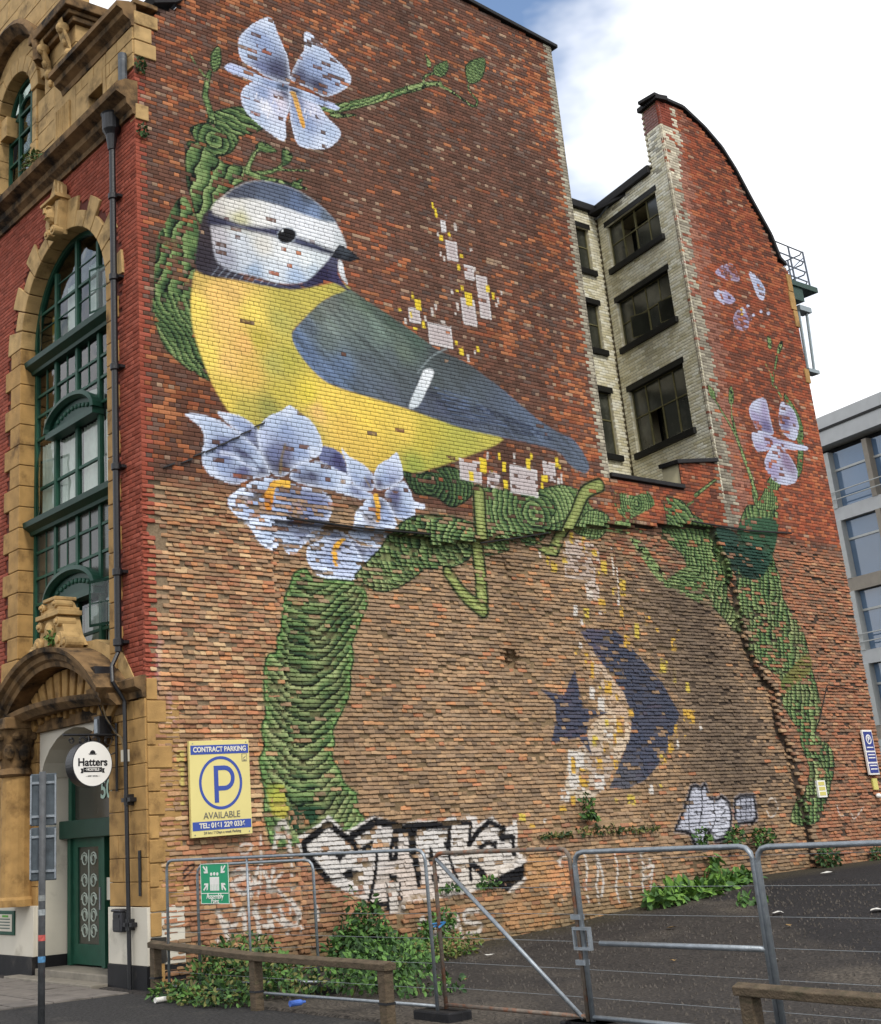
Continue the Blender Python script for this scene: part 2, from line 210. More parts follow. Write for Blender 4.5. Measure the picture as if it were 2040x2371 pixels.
('p',[(140,1295),(160,1308),(155,1277),(157,1243),(164,1208),(183,1197),(216,1192),(268,1188),(315,1191),(359,1203),(388,1227),(406,1245),(428,1269),(435,1280),(453,1273),(449,1243),(467,1219),(475,1211),(428,1221),(378,1199),(330,1184),(268,1179),(215,1178),(164,1173),(125,1175),(119,1198),(126,1239)],1,{'soft': 5,'wear': 0.05,'cols': [(146,1258,'3a3338'),(137,1205,'332e36'),(172,1186,'3c3a44'),(268,1184,'44465c'),(346,1195,'3a3a54'),(409,1235,'2c2944'),(450,1229,'3b3858'),(437,1273,'4b4c62')]}),
('p',[(153,1302),(170,1301),(221,1296),(275,1302),(310,1308),(349,1300),(385,1298),(426,1293),(449,1291),(435,1280),(392,1281),(352,1283),(305,1288),(251,1286),(198,1283),(152,1275)],1,{'soft': 10,'wear': 0.02,'cols': [(162,1292,'35364a'),(221,1289,'4a4c62'),(275,1295,'40425a'),(337,1293,'4a4f6a'),(393,1288,'3b3f56'),(434,1287,'282c3c')]}),
('s',[(169,1196),(152,1175)],(2,1),{'col': 'b7c4d6','alpha': 0.5,'soft': 1.5}),
('s',[(184,1196),(167,1176)],(2,1),{'col': 'b7c4d6','alpha': 0.5,'soft': 1.5}),
('s',[(199,1197),(182,1177)],(2,1),{'col': 'b7c4d6','alpha': 0.5,'soft': 1.5}),
('s',[(215,1198),(197,1178)],(2,1),{'col': 'b7c4d6','alpha': 0.5,'soft': 1.5}),
('s',[(231,1199),(213,1179)],(2,1),{'col': 'b7c4d6','alpha': 0.5,'soft': 1.5}),
('s',[(246,1199),(229,1180)],(2,1),{'col': 'b7c4d6','alpha': 0.5,'soft': 1.5}),
('s',[(262,1200),(244,1181)],(2,1),{'col': 'b7c4d6','alpha': 0.5,'soft': 1.5}),
('s',[(278,1201),(260,1182)],(2,1),{'col': 'b7c4d6','alpha': 0.5,'soft': 1.5}),
('s',[(294,1201),(276,1183)],(2,1),{'col': 'b7c4d6','alpha': 0.5,'soft': 1.5}),
('s',[(311,1202),(292,1184)],(2,1),{'col': 'b7c4d6','alpha': 0.5,'soft': 1.5}),
('p',[(447,1293),(460,1308),(477,1304),(493,1297),(509,1288),(483,1277),(458,1275),(437,1277)],0,{'out': ('14161c',1.5),'cols': [(460,1300,'3a4048'),(476,1296,'3d444c'),(484,1283,'181b22'),(450,1283,'22252e')]}),
('s',[(442,1283),(476,1289),(505,1287)],(1.2,1.2),{'col': '0e1016'}),
('p',[(353,1303),(350,1294),(343,1287),(333,1281),(322,1278),(313,1279),(307,1284),(305,1291),(308,1300),(315,1307),(324,1313),(335,1316),(345,1315),(351,1310)],1,{'soft': 1,'cols': [(329,1297,'8d95a0')]}),
('p',[(350,1302),(348,1295),(341,1288),(332,1282),(323,1280),(314,1281),(309,1285),(307,1292),(310,1299),(316,1306),(325,1312),(334,1314),(343,1313),(349,1309)],1,{'soft': 1,'cols': [(329,1297,'0f1013'),(337,1289,'1c1c20'),(326,1304,'16161a')]}),
('p',[(322,1305),(322,1304),(321,1302),(319,1302),(318,1301),(316,1301),(315,1302),(315,1303),(316,1304),(317,1305),(318,1306),(320,1307),(321,1306),(322,1306)],1,{'soft': 1,'cols': [(319,1304,'dfe3e6')]}),
('p',[(453,1273),(463,1269),(466,1247),(472,1225),(458,1235),(451,1251)],1,{'soft': 2,'cols': [(458,1260,'d9dee2'),(464,1232,'c4c8cc')]}),
('p',[(153,913),(176,916),(207,912),(228,903),(240,891),(240,877),(246,841),(222,859),(199,880),(172,898)],1,{'rim': ('d3dcee',7),'wear': 0.03,'cols': [(164,910,'ccd6e8'),(200,902,'90a0c2'),(224,886,'6a7296'),(235,855,'484a64'),(209,895,'90a0c2')]}),
('p',[(87,900),(112,885),(122,875),(124,854),(119,835),(119,817),(132,798),(158,790),(188,786),(219,800),(257,809),(259,821),(241,853),(208,876),(181,890),(148,901),(115,904)],1,{'rim': ('d3dcee',7),'wear': 0.03,'cols': [(97,898,'ccd6e8'),(132,884,'b0bfd8'),(168,881,'b0bfd8'),(127,826,'b0bfd8'),(167,860,'6a7296'),(203,841,'484a64'),(166,839,'6a7296'),(196,832,'b0bfd8'),(233,831,'b0bfd8'),(204,809,'54547c'),(159,814,'90a0c2'),(141,799,'ccd6e8'),(245,814,'484a64'),(213,858,'90a0c2')]}),
('s',[(160,840),(185,838),(208,825),(233,818)],(9,3),{'col': 'ccd4ea','alpha': 0.8,'soft': 3}),
('s',[(191,850),(218,840),(245,816)],(8,3),{'col': '3f3f5e','alpha': 0.7,'soft': 4}),
('p',[(382,881),(409,879),(429,869),(437,842),(450,819),(416,838),(375,854)],1,{'rim': ('8088b4',4),'wear': 0.03,'cols': [(392,872,'6a7296'),(418,859,'44436a'),(433,835,'484a64')]}),
('p',[(311,950),(294,937),(264,922),(245,903),(239,880),(242,854),(252,831),(264,816),(283,811),(302,820),(323,838),(350,850),(374,862),(383,882),(377,904),(362,925),(340,938),(324,946)],1,{'wear': 0.06,'rim': ('d3dcee',7),'cols': [(310,942,'ccd6e8'),(276,915,'b0bfd8'),(249,881,'b5c0dc'),(329,923,'b0bfd8'),(366,892,'b0bfd8'),(301,897,'90a0c2'),(272,852,'6a7296'),(287,829,'3e3a4c'),(298,858,'6a6a86'),(325,864,'90a0c2'),(344,858,'90a0c2'),(258,831,'484a64'),(358,865,'ccd6e8')]}),
('s',[(298,874),(288,846),(283,818)],(4,7),{'col': '7a6a4a','alpha': 0.75,'soft': 3}),
('p',[(306,822),(323,838),(350,849),(383,849),(416,839),(444,831),(443,814),(430,801),(386,799),(337,802),(306,809)],1,{'wear': 0.08,'rim': ('d3dcee',7),'cols': [(322,828,'90a0c2'),(356,840,'b0bfd8'),(405,829,'b0bfd8'),(428,818,'ccd6e8'),(354,821,'484a64'),(328,812,'484a64'),(387,811,'90a0c2')]}),
('p',[(270,809),(238,802),(213,791),(194,779),(172,764),(168,748),(185,729),(209,721),(220,701),(237,682),(261,676),(287,691),(301,676),(320,679),(332,695),(366,711),(384,737),(399,771),(385,791),(346,798),(307,801)],1,{'wear': 0.38,'rim': ('d3dcee',7),'cols': [(244,798,'b0bfd8'),(199,772,'ccd6e8'),(223,753,'90a0c2'),(270,763,'90a0c2'),(239,716,'ccd6e8'),(262,689,'b0bfd8'),(313,696,'b0bfd8'),(315,725,'7f86a4'),(350,766,'6a7296'),(288,797,'484a64'),(364,727,'9099b4')]}),
('p',[(205,724),(234,732),(290,735),(309,727),(367,727),(346,702),(318,679),(301,676),(287,691),(261,676),(237,682),(220,701)],1,{'wear': 0.12,'rim': ('d3dcee',7),'cols': [(221,717,'ccd6e8'),(251,704,'b0bfd8'),(262,684,'ccd6e8'),(313,694,'b0bfd8'),(330,716,'8890ac')]}),
('p',[(252,783),(260,795),(271,804),(302,807),(303,793),(285,794),(270,787),(261,749),(247,747),(246,774)],1,{'wear': 0.12,'cols': [(285,799,'e0b24a'),(262,789,'d9a445'),(254,762,'b9762c')]}),
('p',[(443,816),(482,805),(497,797),(474,788),(436,793),(406,799)],1,{'wear': 0.1,'rim': ('d3dcee',7),'cols': [(455,807,'6a7296'),(481,797,'90a0c2'),(426,799,'b0bfd8')]}),
('p',[(427,883),(435,858),(438,836),(449,818),(465,808),(494,808),(502,826),(496,843),(473,860),(446,868)],1,{'rim': ('d3dcee',7),'wear': 0.03,'cols': [(432,869,'ccd6e8'),(448,854,'b0bfd8'),(471,840,'b0bfd8'),(487,819,'55557a'),(456,824,'90a0c2')]}),
('p',[(562,892),(543,877),(516,862),(503,844),(501,821),(508,812),(537,818),(572,840),(574,863),(569,880)],1,{'rim': ('d3dcee',7),'wear': 0.03,'cols': [(557,879,'ccd6e8'),(544,854,'b5c0dc'),(518,848,'b0bfd8'),(512,822,'4a4662'),(545,831,'6a7296'),(528,835,'90a0c2')]}),
('s',[(478,832),(490,814)],(3,3),{'col': '8a7a4a','alpha': 0.8,'soft': 2}),
('p',[(525,806),(540,819),(575,835),(591,816),(596,800),(624,794),(618,784),(598,785),(597,773),(577,760),(549,761),(530,784)],1,{'wear': 0.12,'rim': ('d3dcee',7),'cols': [(550,809,'56547c'),(577,823,'b0bfd8'),(582,801,'b0bfd8'),(610,789,'ccd6e8'),(571,771,'90a0c2'),(541,788,'484a64')]}),
('p',[(488,795),(469,781),(451,762),(444,743),(445,721),(473,712),(514,704),(541,717),(547,741),(545,763),(533,785),(517,797)],1,{'wear': 0.1,'rim': ('d3dcee',7),'cols': [(480,779,'b0bfd8'),(457,755,'ccd6e8'),(484,752,'8e8e98'),(527,761,'90a0c2'),(532,734,'ccd6e8'),(474,723,'b0bfd8'),(515,713,'b0bfd8'),(502,787,'3c3c58')]}),
('p',[(495,799),(506,802),(511,782),(508,753),(498,750),(500,776)],1,{'wear': 0.05,'cols': [(502,795,'e2b048'),(502,759,'c08a30')]}),
('p',[(365,724),(414,729),(441,717),(378,698),(341,706)],1,{'wear': 0.35,'rim': ('d3dcee',7),'cols': [(373,717,'8a94a8'),(413,718,'58607a'),(378,704,'b0bfd8')]}),
('p',[(443,716),(473,704),(515,702),(509,680),(480,669),(462,687)],1,{'rim': ('d3dcee',7),'wear': 0.03,'cols': [(459,706,'46466c'),(496,695,'6a7296'),(487,678,'b0bfd8'),(468,693,'484a64')]}),
('p',[(440,718),(406,712),(365,703),(345,690),(344,665),(361,644),(386,636),(439,637),(465,652),(470,671),(461,692)],1,{'wear': 0.06,'rim': ('d3dcee',7),'cols': [(354,684,'b0bfd8'),(377,688,'aab4cc'),(387,649,'ccd6e8'),(433,645,'bcc6e0'),(456,668,'b0bfd8'),(430,684,'b5bfd8'),(396,671,'90a0c2'),(422,703,'70748e')]}),
('p',[(431,716),(412,707),(400,690),(403,664),(412,661),(413,688),(422,702),(434,712)],1,{'cols': [(422,711,'d9a53e'),(404,690,'dba640'),(407,667,'d6a040')]}),
('p',[(575,854),(612,854),(699,880),(744,864),(766,845),(747,822),(696,796),(656,812),(601,815)],1,{'out': ('0f1c16',3),'pat': ('swirl',641,840,11),'wear': 0.08,'light': -0.35,'cols': 'vine'}),
('p',[(525,712),(545,742),(595,769),(679,778),(740,771),(750,754),(748,708),(713,686),(666,675),(625,672),(589,650),(544,628),(501,621),(462,637),(449,647),(483,676)],1,{'out': ('10201a',3),'pat': ('swirl',734,730,15),'wear': 0.1,'cols': 'vine'}),
('p',[(766,845),(848,850),(880,842),(932,854),(1015,876),(1077,869),(1107,837),(1151,826),(1161,797),(1132,774),(1095,772),(1052,787),(984,775),(940,746),(897,740),(861,746),(854,727),(795,711),(748,713),(754,802)],1,{'out': ('10201a',3),'pat': ('swirl',925,807,15),'wear': 0.16,'cols': 'vine'}),
('p',[(1053,788),(1097,830),(1151,826),(1161,797),(1132,774),(1095,772)],1,{'out': ('10201a',2.5),'pat': ('dir',1.2,9),'light': 0.15,'cols': 'vine'}),
('p',[(919,849),(1015,876),(1077,869),(1062,839),(1029,807),(964,786),(997,826),(970,845)],1,{'out': ('10201a',2.5),'pat': ('swirl',923,794,13),'light': 0.2,'cols': 'vine'}),
('p',[(1186,881),(1253,878),(1301,894),(1320,865),(1270,840),(1217,821),(1184,845)],1,{'pat': ('swirl',1255,862,8),'wear': 0.35,'cols': 'vine'}),
('p',[(1102,811),(1177,812),(1237,824),(1282,802),(1240,795),(1173,792)],1,{'wear': 0.6,'cols': 'vine'}),
('s',[(773,834),(769,780),(768,715),(768,657),(764,603)],(31,30),{'col': 'claw','out': 6,'wear': 0.03,'shade': 1}),
('s',[(764,601),(734,617),(707,639),(680,670)],(30,22),{'col': 'claw','out': 6,'wear': 0.03,'shade': 1}),
('s',[(1141,890),(1090,868),(1052,819),(1018,778),(989,739)],(30,26),{'col': 'claw','out': 6,'wear': 0.04,'shade': 1}),
('s',[(988,736),(960,736),(944,743)],(24,16),{'col': 'claw','out': 5,'wear': 0.05,'shade': 1}),
('p',[(315,643),(340,652),(358,636),(458,634),(475,602),(462,575),(446,547),(432,521),(433,496),(424,473),(422,444),(406,412),(378,376),(379,352),(371,329),(387,303),(394,284),(420,265),(419,244),(435,218),(393,206),(364,221),(327,202),(277,189),(229,190),(219,216),(213,248),(218,270),(212,301),(210,326),(221,344),(216,373),(226,394),(225,429),(227,464),(236,494),(255,500),(257,524),(265,534),(273,568),(297,612)],1,{'out': ('10201a',4),'pat': ('arc',324,430,20,0.16),'wear': 0.07,'rim': ('7fae62',7),'cols': 'vine'}),
('p',[(223,283),(257,283),(263,256),(263,231),(232,237),(225,257)],1,{'wear': 0.2,'soft': 4,'cols': [(240,270,'a8a94a'),(247,247,'a9a048'),(232,279,'7d8c46')]}),
('p',[(267,247),(325,249),(348,244),(323,222),(278,211),(265,225)],1,{'wear': 0.25,'soft': 5,'cols': [(300,234,'24402c')]}),
('p',[(1355,885),(1421,883),(1455,855),(1487,845),(1531,826),(1562,784),(1567,723),(1553,669),(1579,636),(1571,590),(1492,649),(1432,705),(1412,759),(1354,793),(1355,828)],1,{'out': ('10201a',3),'pat': ('swirl',1308,764,14),'wear': 0.12,'cols': 'vine'}),
('p',[(1447,740),(1330,690),(1378,672),(1491,644),(1487,683)],1,{'wear': 0.3,'pat': ('dir',-0.15,7),'cols': 'vine'}),
('p',[(1237,783),(1273,778),(1304,747),(1346,703),(1318,693),(1276,732)],1,{'wear': 0.3,'cols': 'vine'}),
('p',[(1653,883),(1688,901),(1791,892),(1767,829),(1738,780),(1752,726),(1751,672),(1797,620),(1814,576),(1814,527),(1824,462),(1823,409),(1786,366),(1834,332),(1833,281),(1738,172),(1653,176),(1732,271),(1722,333),(1708,383),(1672,434),(1686,481),(1589,542),(1590,598),(1572,636),(1577,706),(1597,756),(1606,815)],1,{'out': ('10201a',3),'pat': ('dir',1.35,17),'wear': 0.14,'cols': 'vine'}),
('p',[(1639,859),(1778,872),(1746,790),(1675,721),(1596,725),(1605,797)],1,{'soft': 6,'wear': 0.1,'stre': 0.3,'cols': [(1671,839,'3a5a40'),(1669,779,'223e34'),(1628,736,'1d332c'),(1737,836,'33523c')]}),
('p',[(1527,826),(1568,835),(1613,816),(1596,751),(1582,711),(1557,766)],1,{'soft': 4,'wear': 0.08,'cols': [(1548,810,'2c463c'),(1577,759,'22382f')]}),
('p',[(1812,549),(1759,526),(1686,481),(1681,451),(1744,478),(1814,510)],1,{'soft': 4,'wear': 0.25,'cols': [(1752,504,'6d6a3c'),(1696,464,'5f6a3a')]}),
('p',[(1700,944),(1721,914),(1786,983),(1837,983),(1799,941),(1794,902),(1708,894)],1,{'out': ('10201a',2.5),'pat': ('dir',1.2,8),'wear': 0.1,'light': 0.1,'cols': 'vine'}),
('s',[(1473,902),(1513,924),(1561,950)],(9,5),{'col': 'vine','out': 2}),
('s',[(1439,876),(1463,887)],(6,4),{'col': 'vine'}),
('s',[(1714,927),(1702,983),(1686,1033),(1675,1075),(1669,1122)],(15,8),{'col': 'vine','out': 2.5,'wear': 0.05}),
('s',[(1681,1043),(1664,1089),(1630,1133),(1592,1185)],(8,4),{'col': 'vine','out': 2,'wear': 0.05}),
('s',[(1670,1085),(1670,1129),(1676,1159)],(5,3),{'col': 'vine'}),
('p',[(1667,1157),(1672,1183),(1687,1207),(1693,1186),(1684,1160)],1,{'out': ('10201a',1.5),'cols': 'vine'}),
('p',[(1591,1194),(1613,1181),(1614,1159),(1595,1166)],1,{'out': ('10201a',1.5),'cols': 'vine'}),
('p',[(1887,1377),(1901,1370),(1893,1342),(1880,1345)],1,{'out': ('10201a',1.5),'wear': 0.1,'cols': 'vine'}),
('p',[(1955,1382),(1943,1351),(1913,1324),(1925,1353)],1,{'out': ('10201a',1.5),'wear': 0.1,'cols': 'vine'}),
('s',[(1913,1324),(1895,1290),(1875,1250),(1897,1212)],(7,9),{'col': 'vine','wear': 0.12,'out': 2}),
('s',[(1855,1293),(1869,1270),(1870,1234)],(4,6),{'col': 'vine','wear': 0.25}),
('p',[(1916,1223),(1957,1180),(1971,1131),(1933,1020),(1901,997),(1934,1091),(1915,1179)],1,{'wear': 0.08,'out': ('10201a',2),'cols': 'vine'}),
('p',[(1807,1193),(1762,1172),(1745,1144),(1766,1103),(1832,1099),(1832,1137),(1829,1187)],1,{'rim': ('c2cade',6),'wear': 0.15,'cols': [(1777,1169,'b9bdd2'),(1767,1133,'9c94b4'),(1808,1114,'6a6488'),(1820,1155,'9c94b4')]}),
('p',[(1891,1192),(1868,1142),(1878,1108),(1923,1095),(1953,1134),(1947,1174),(1920,1195)],1,{'rim': ('c2cade',6),'wear': 0.2,'cols': [(1890,1176,'b9bdd2'),(1897,1146,'6a6488'),(1929,1115,'b9bdd2'),(1923,1150,'9c94b4')]}),
('p',[(1740,1090),(1789,1102),(1849,1089),(1971,1086),(1962,1073),(1841,1063),(1750,1045)],1,{'rim': ('c2cade',5),'wear': 0.1,'cols': [(1761,1083,'b9bdd2'),(1813,1075,'9c94b4'),(1950,1078,'b9bdd2'),(1760,1053,'9c94b4')]}),
('p',[(1828,1073),(1776,1026),(1778,987),(1829,967),(1890,980),(1909,1017),(1868,1067)],1,{'rim': ('c2cade',6),'wear': 0.2,'cols': [(1820,1046,'b9bdd2'),(1807,1001,'9c94b4'),(1849,981,'b9bdd2'),(1872,1033,'8a7a94')]}),
('s',[(1711,1522),(1736,1543),(1787,1557),(1801,1520),(1761,1520),(1718,1518)],(3,3),{'col': 'a59ab0','wear': 0.45}),
('p',[(1855,1554),(1890,1547),(1916,1517),(1897,1480),(1875,1487),(1860,1527)],1,{'wear': 0.15,'rim': ('c2cade',4),'cols': [(1866,1550,'b9bdd2'),(1900,1525,'9aa6c4'),(1895,1491,'b9bdd2')]}),
('p',[(1686,1464),(1734,1475),(1772,1455),(1723,1432),(1688,1446)],1,{'wear': 0.2,'rim': ('b0aec8',4),'cols': [(1700,1462,'b9bdd2'),(1743,1450,'9c94b4')]}),
('p',[(1706,1523),(1737,1546),(1788,1560),(1805,1518),(1751,1509),(1713,1514)],1,{'wear': 0.45,'rim': ('b4aec4',4),'cols': [(1733,1532,'9c94b4'),(1779,1526,'8a7488')]}),
('p',[(1772,1427),(1820,1441),(1829,1414),(1794,1376),(1758,1374),(1747,1398)],1,{'wear': 0.55,'rim': ('aaa4ba',4),'cols': [(1780,1410,'8a7488'),(1799,1392,'9c94b4')]}),
('s',[(1777,1430),(1749,1399),(1754,1374),(1797,1387)],(2.5,2.5),{'col': '9c92a8','wear': 0.4}),
('p',[(1802,1438),(1798,1434),(1792,1432),(1787,1433),(1788,1437),(1794,1440),(1800,1441)],1,{'cols': [(1795,1436,'b9bdd2')]}),
('p',[(1830,1451),(1826,1447),(1819,1445),(1815,1446),(1816,1450),(1822,1454),(1828,1454)],1,{'cols': [(1822,1450,'b9bdd2')]}),
('p',[(1848,1428),(1844,1424),(1837,1422),(1833,1423),(1834,1427),(1840,1431),(1846,1431)],1,{'cols': [(1840,1427,'b9bdd2')]}),
('p',[(1885,1446),(1881,1442),(1875,1440),(1870,1441),(1871,1445),(1877,1449),(1883,1449)],1,{'cols': [(1878,1445,'b9bdd2')]}),
('p',[(1919,1447),(1915,1443),(1908,1441),(1903,1443),(1904,1447),(1910,1450),(1917,1450)],1,{'cols': [(1911,1446,'b9bdd2')]}),
('p',[(1808,1431),(1805,1427),(1798,1425),(1794,1426),(1795,1430),(1800,1434),(1807,1434)],1,{'cols': [(1801,1430,'b9bdd2')]}),
('p',[(1796,1434),(1792,1430),(1786,1429),(1784,1432),(1788,1435),(1794,1437)],1,{'cols': [(1790,1433,'d0a540')]}),
('p',[(1796,1421),(1792,1417),(1787,1416),(1784,1418),(1788,1422),(1794,1423)],1,{'cols': [(1790,1420,'d0a540')]}),
('p',[(626,1207),(657,1208),(659,1176),(627,1175)],0,{'rim': ('d8d8d8',4),'wear': 0.05,'cols': [(626,1207,'b8aeae'),(659,1176,'b8aeae')]}),
('p',[(741,1432),(757,1433),(757,1406),(742,1405)],0,{'rim': ('d8d8d8',4),'wear': 0.05,'cols': [(741,1432,'c9c6c6'),(757,1406,'c9c6c6')]}),
('p',[(750,1387),(783,1389),(783,1343),(751,1341)],0,{'rim': ('d8d8d8',4),'wear': 0.05,'cols': [(750,1387,'b8aeae'),(783,1343,'b8aeae')]}),
('p',[(798,1341),(826,1343),(826,1309),(798,1308)],0,{'rim': ('d8d8d8',4),'wear': 0.05,'cols': [(798,1341,'b8aeae'),(826,1309,'b8aeae')]}),
('p',[(830,1323),(863,1325),(864,1226),(832,1225)],0,{'rim': ('d8d8d8',4),'wear': 0.05,'cols': [(830,1323,'b8aeae'),(864,1226,'b8aeae')]}),
('p',[(778,1260),(818,1262),(819,1200),(779,1199)],0,{'rim': ('d8d8d8',4),'wear': 0.05,'cols': [(778,1260,'b8aeae'),(819,1200,'b8aeae')]}),
('p',[(675,1184),(741,1186),(742,1137),(677,1136)],0,{'rim': ('d8d8d8',4),'wear': 0.05,'cols': [(675,1184,'b8aeae'),(742,1137,'b8aeae')]}),
('p',[(646,1230),(662,1231),(663,1206),(647,1206)],0,{'wear': 0.05,'cols': [(646,1230,'dcc23a')]}),
('p',[(792,1275),(812,1276),(812,1246),(793,1245)],0,{'wear': 0.05,'cols': [(792,1275,'dcc23a')]}),
('p',[(734,1394),(745,1395),(745,1382),(734,1381)],0,{'wear': 0.05,'cols': [(734,1394,'dcc23a')]}),
('p',[(778,1337),(786,1337),(787,1324),(778,1324)],0,{'wear': 0.05,'cols': [(778,1337,'dcc23a')]}),
('p',[(761,1409),(766,1409),(767,1399),(761,1398)],0,{'wear': 0.05,'cols': [(761,1409,'dcc23a')]}),
('p',[(721,1469),(726,1470),(727,1454),(721,1454)],0,{'wear': 0.05,'cols': [(721,1469,'dcc23a')]}),
('p',[(727,1456),(734,1457),(735,1436),(728,1435)],0,{'wear': 0.05,'cols': [(727,1456,'dcc23a')]}),
('p',[(639,1245),(644,1246),(645,1229),(639,1229)],0,{'wear': 0.05,'cols': [(639,1245,'dcc23a')]}),
('p',[(600,1199),(608,1200),(609,1195),(600,1194)],0,{'wear': 0.05,'cols': [(600,1199,'dcc23a')]}),
('p',[(661,1184),(669,1184),(670,1169),(661,1169)],0,{'wear': 0.05,'cols': [(661,1184,'dcc23a')]}),
('p',[(635,1166),(646,1166),(646,1161),(635,1161)],0,{'wear': 0.05,'cols': [(635,1166,'dcc23a')]}),
('p',[(758,1148),(770,1148),(770,1127),(758,1127)],0,{'wear': 0.05,'cols': [(758,1148,'dcc23a')]}),
('p',[(749,1157),(755,1157),(755,1149),(749,1148)],0,{'wear': 0.05,'cols': [(749,1157,'dcc23a')]}),
('p',[(809,1156),(817,1156),(817,1142),(809,1142)],0,{'wear': 0.05,'cols': [(809,1156,'dcc23a')]}),
('p',[(857,1306),(869,1306),(869,1290),(857,1289)],0,{'wear': 0.05,'cols': [(857,1306,'dcc23a')]}),
('p',[(873,1291),(881,1291),(881,1276),(873,1275)],0,{'wear': 0.05,'cols': [(873,1291,'dcc23a')]}),
('p',[(789,1362),(799,1363),(799,1356),(789,1355)],0,{'wear': 0.05,'cols': [(789,1362,'dcc23a')]}),
('p',[(766,1275),(775,1275),(775,1269),(766,1269)],0,{'wear': 0.05,'cols': [(766,1275,'dcc23a')]}),
('p',[(782,1289),(790,1289),(790,1277),(782,1277)],0,{'wear': 0.05,'cols': [(782,1289,'dcc23a')]}),
('p',[(630,1199),(635,1199),(636,1186),(630,1186)],0,{'wear': 0.05,'cols': [(630,1199,'dcc23a')]}),
('p',[(781,1434),(787,1434),(788,1417),(781,1417)],0,{'wear': 0.05,'cols': [(781,1434,'c3bcb6')]}),
('p',[(756,1449),(762,1450),(762,1439),(756,1439)],0,{'wear': 0.05,'cols': [(756,1449,'c3bcb6')]}),
('p',[(728,1401),(733,1401),(734,1391),(728,1390)],0,{'wear': 0.05,'cols': [(728,1401,'c3bcb6')]}),
('p',[(730,1355),(735,1355),(735,1345),(730,1345)],0,{'wear': 0.05,'cols': [(730,1355,'c3bcb6')]}),
('p',[(739,1347),(745,1347),(745,1336),(739,1335)],0,{'wear': 0.05,'cols': [(739,1347,'c3bcb6')]}),
('p',[(821,1384),(829,1385),(829,1379),(821,1378)],0,{'wear': 0.05,'cols': [(821,1384,'c3bcb6')]}),
('p',[(826,1344),(832,1344),(832,1332),(826,1331)],0,{'wear': 0.05,'cols': [(826,1344,'c3bcb6')]}),
('p',[(812,1299),(817,1300),(817,1291),(812,1290)],0,{'wear': 0.05,'cols': [(812,1299,'c3bcb6')]}),
('p',[(751,1272),(757,1272),(758,1263),(752,1262)],0,{'wear': 0.05,'cols': [(751,1272,'c3bcb6')]}),
('p',[(763,1246),(770,1246),(770,1228),(764,1227)],0,{'wear': 0.05,'cols': [(763,1246,'c3bcb6')]}),
('p',[(756,1226),(761,1226),(762,1215),(757,1215)],0,{'wear': 0.05,'cols': [(756,1226,'c3bcb6')]}),
('p',[(689,1219),(695,1219),(696,1200),(689,1200)],0,{'wear': 0.05,'cols': [(689,1219,'c3bcb6')]}),
('p',[(701,1230),(707,1230),(707,1217),(701,1217)],0,{'wear': 0.05,'cols': [(701,1230,'c3bcb6')]}),
('p',[(668,1197),(674,1197),(674,1184),(669,1184)],0,{'wear': 0.05,'cols': [(668,1197,'c3bcb6')]}),
('p',[(613,1182),(620,1182),(620,1169),(613,1169)],0,{'wear': 0.05,'cols': [(613,1182,'c3bcb6')]}),
('p',[(901,1301),(907,1301),(907,1291),(901,1291)],0,{'wear': 0.05,'cols': [(901,1301,'c3bcb6')]}),
('p',[(887,1282),(893,1282),(893,1268),(887,1268)],0,{'wear': 0.05,'cols': [(887,1282,'c3bcb6')]}),
('p',[(881,1269),(887,1269),(887,1260),(881,1259)],0,{'wear': 0.05,'cols': [(881,1269,'c3bcb6')]}),
('p',[(778,1132),(786,1132),(786,1116),(779,1115)],0,{'wear': 0.05,'cols': [(778,1132,'c3bcb6')]}),
('p',[(801,1145),(806,1145),(806,1135),(801,1135)],0,{'wear': 0.05,'cols': [(801,1145,'c3bcb6')]}),
('p',[(714,1195),(726,1196),(726,1189),(714,1189)],0,{'wear': 0.05,'cols': [(714,1195,'c3bcb6')]}),
('p',[(727,901),(787,899),(784,853),(725,856)],0,{'rim': ('d8d8d8',4),'wear': 0.2,'cols': [(727,901,'b8aeae'),(784,853,'b8aeae')]}),
('p',[(801,882),(837,881),(834,847),(799,849)],0,{'rim': ('d8d8d8',4),'wear': 0.2,'cols': [(801,882,'b8aeae'),(834,847,'b8aeae')]}),
('p',[(868,904),(949,902),(943,842),(863,845)],0,{'rim': ('d8d8d8',4),'wear': 0.2,'cols': [(868,904,'b8aeae'),(943,842,'b8aeae')]}),
('p',[(970,925),(1007,924),(1003,882),(966,883)],0,{'rim': ('d8d8d8',4),'wear': 0.2,'cols': [(970,925,'b8aeae'),(1003,882,'b8aeae')]}),
('p',[(784,909),(803,908),(800,877),(782,878)],0,{'wear': 0.05,'cols': [(784,909,'dcc23a')]}),
('p',[(848,908),(859,908),(857,886),(846,886)],0,{'wear': 0.05,'cols': [(848,908,'dcc23a')]}),
('p',[(839,927),(846,927),(844,910),(838,910)],0,{'wear': 0.05,'cols': [(839,927,'dcc23a')]}),
('p',[(920,923),(932,923),(930,901),(918,901)],0,{'wear': 0.05,'cols': [(920,923,'dcc23a')]}),
('p',[(960,893),(979,893),(977,878),(959,879)],0,{'wear': 0.05,'cols': [(960,893,'dcc23a')]}),
('p',[(846,869),(859,869),(857,850),(845,851)],0,{'wear': 0.05,'cols': [(846,869,'dcc23a')]}),
('p',[(751,877),(764,876),(762,856),(749,857)],0,{'wear': 0.05,'cols': [(751,877,'dcc23a')]}),
('p',[(1009,937),(1019,937),(1017,917),(1007,917)],0,{'wear': 0.05,'cols': [(1009,937,'dcc23a')]}),
('p',[(934,938),(941,937),(940,924),(933,924)],0,{'wear': 0.05,'cols': [(934,938,'dcc23a')]}),
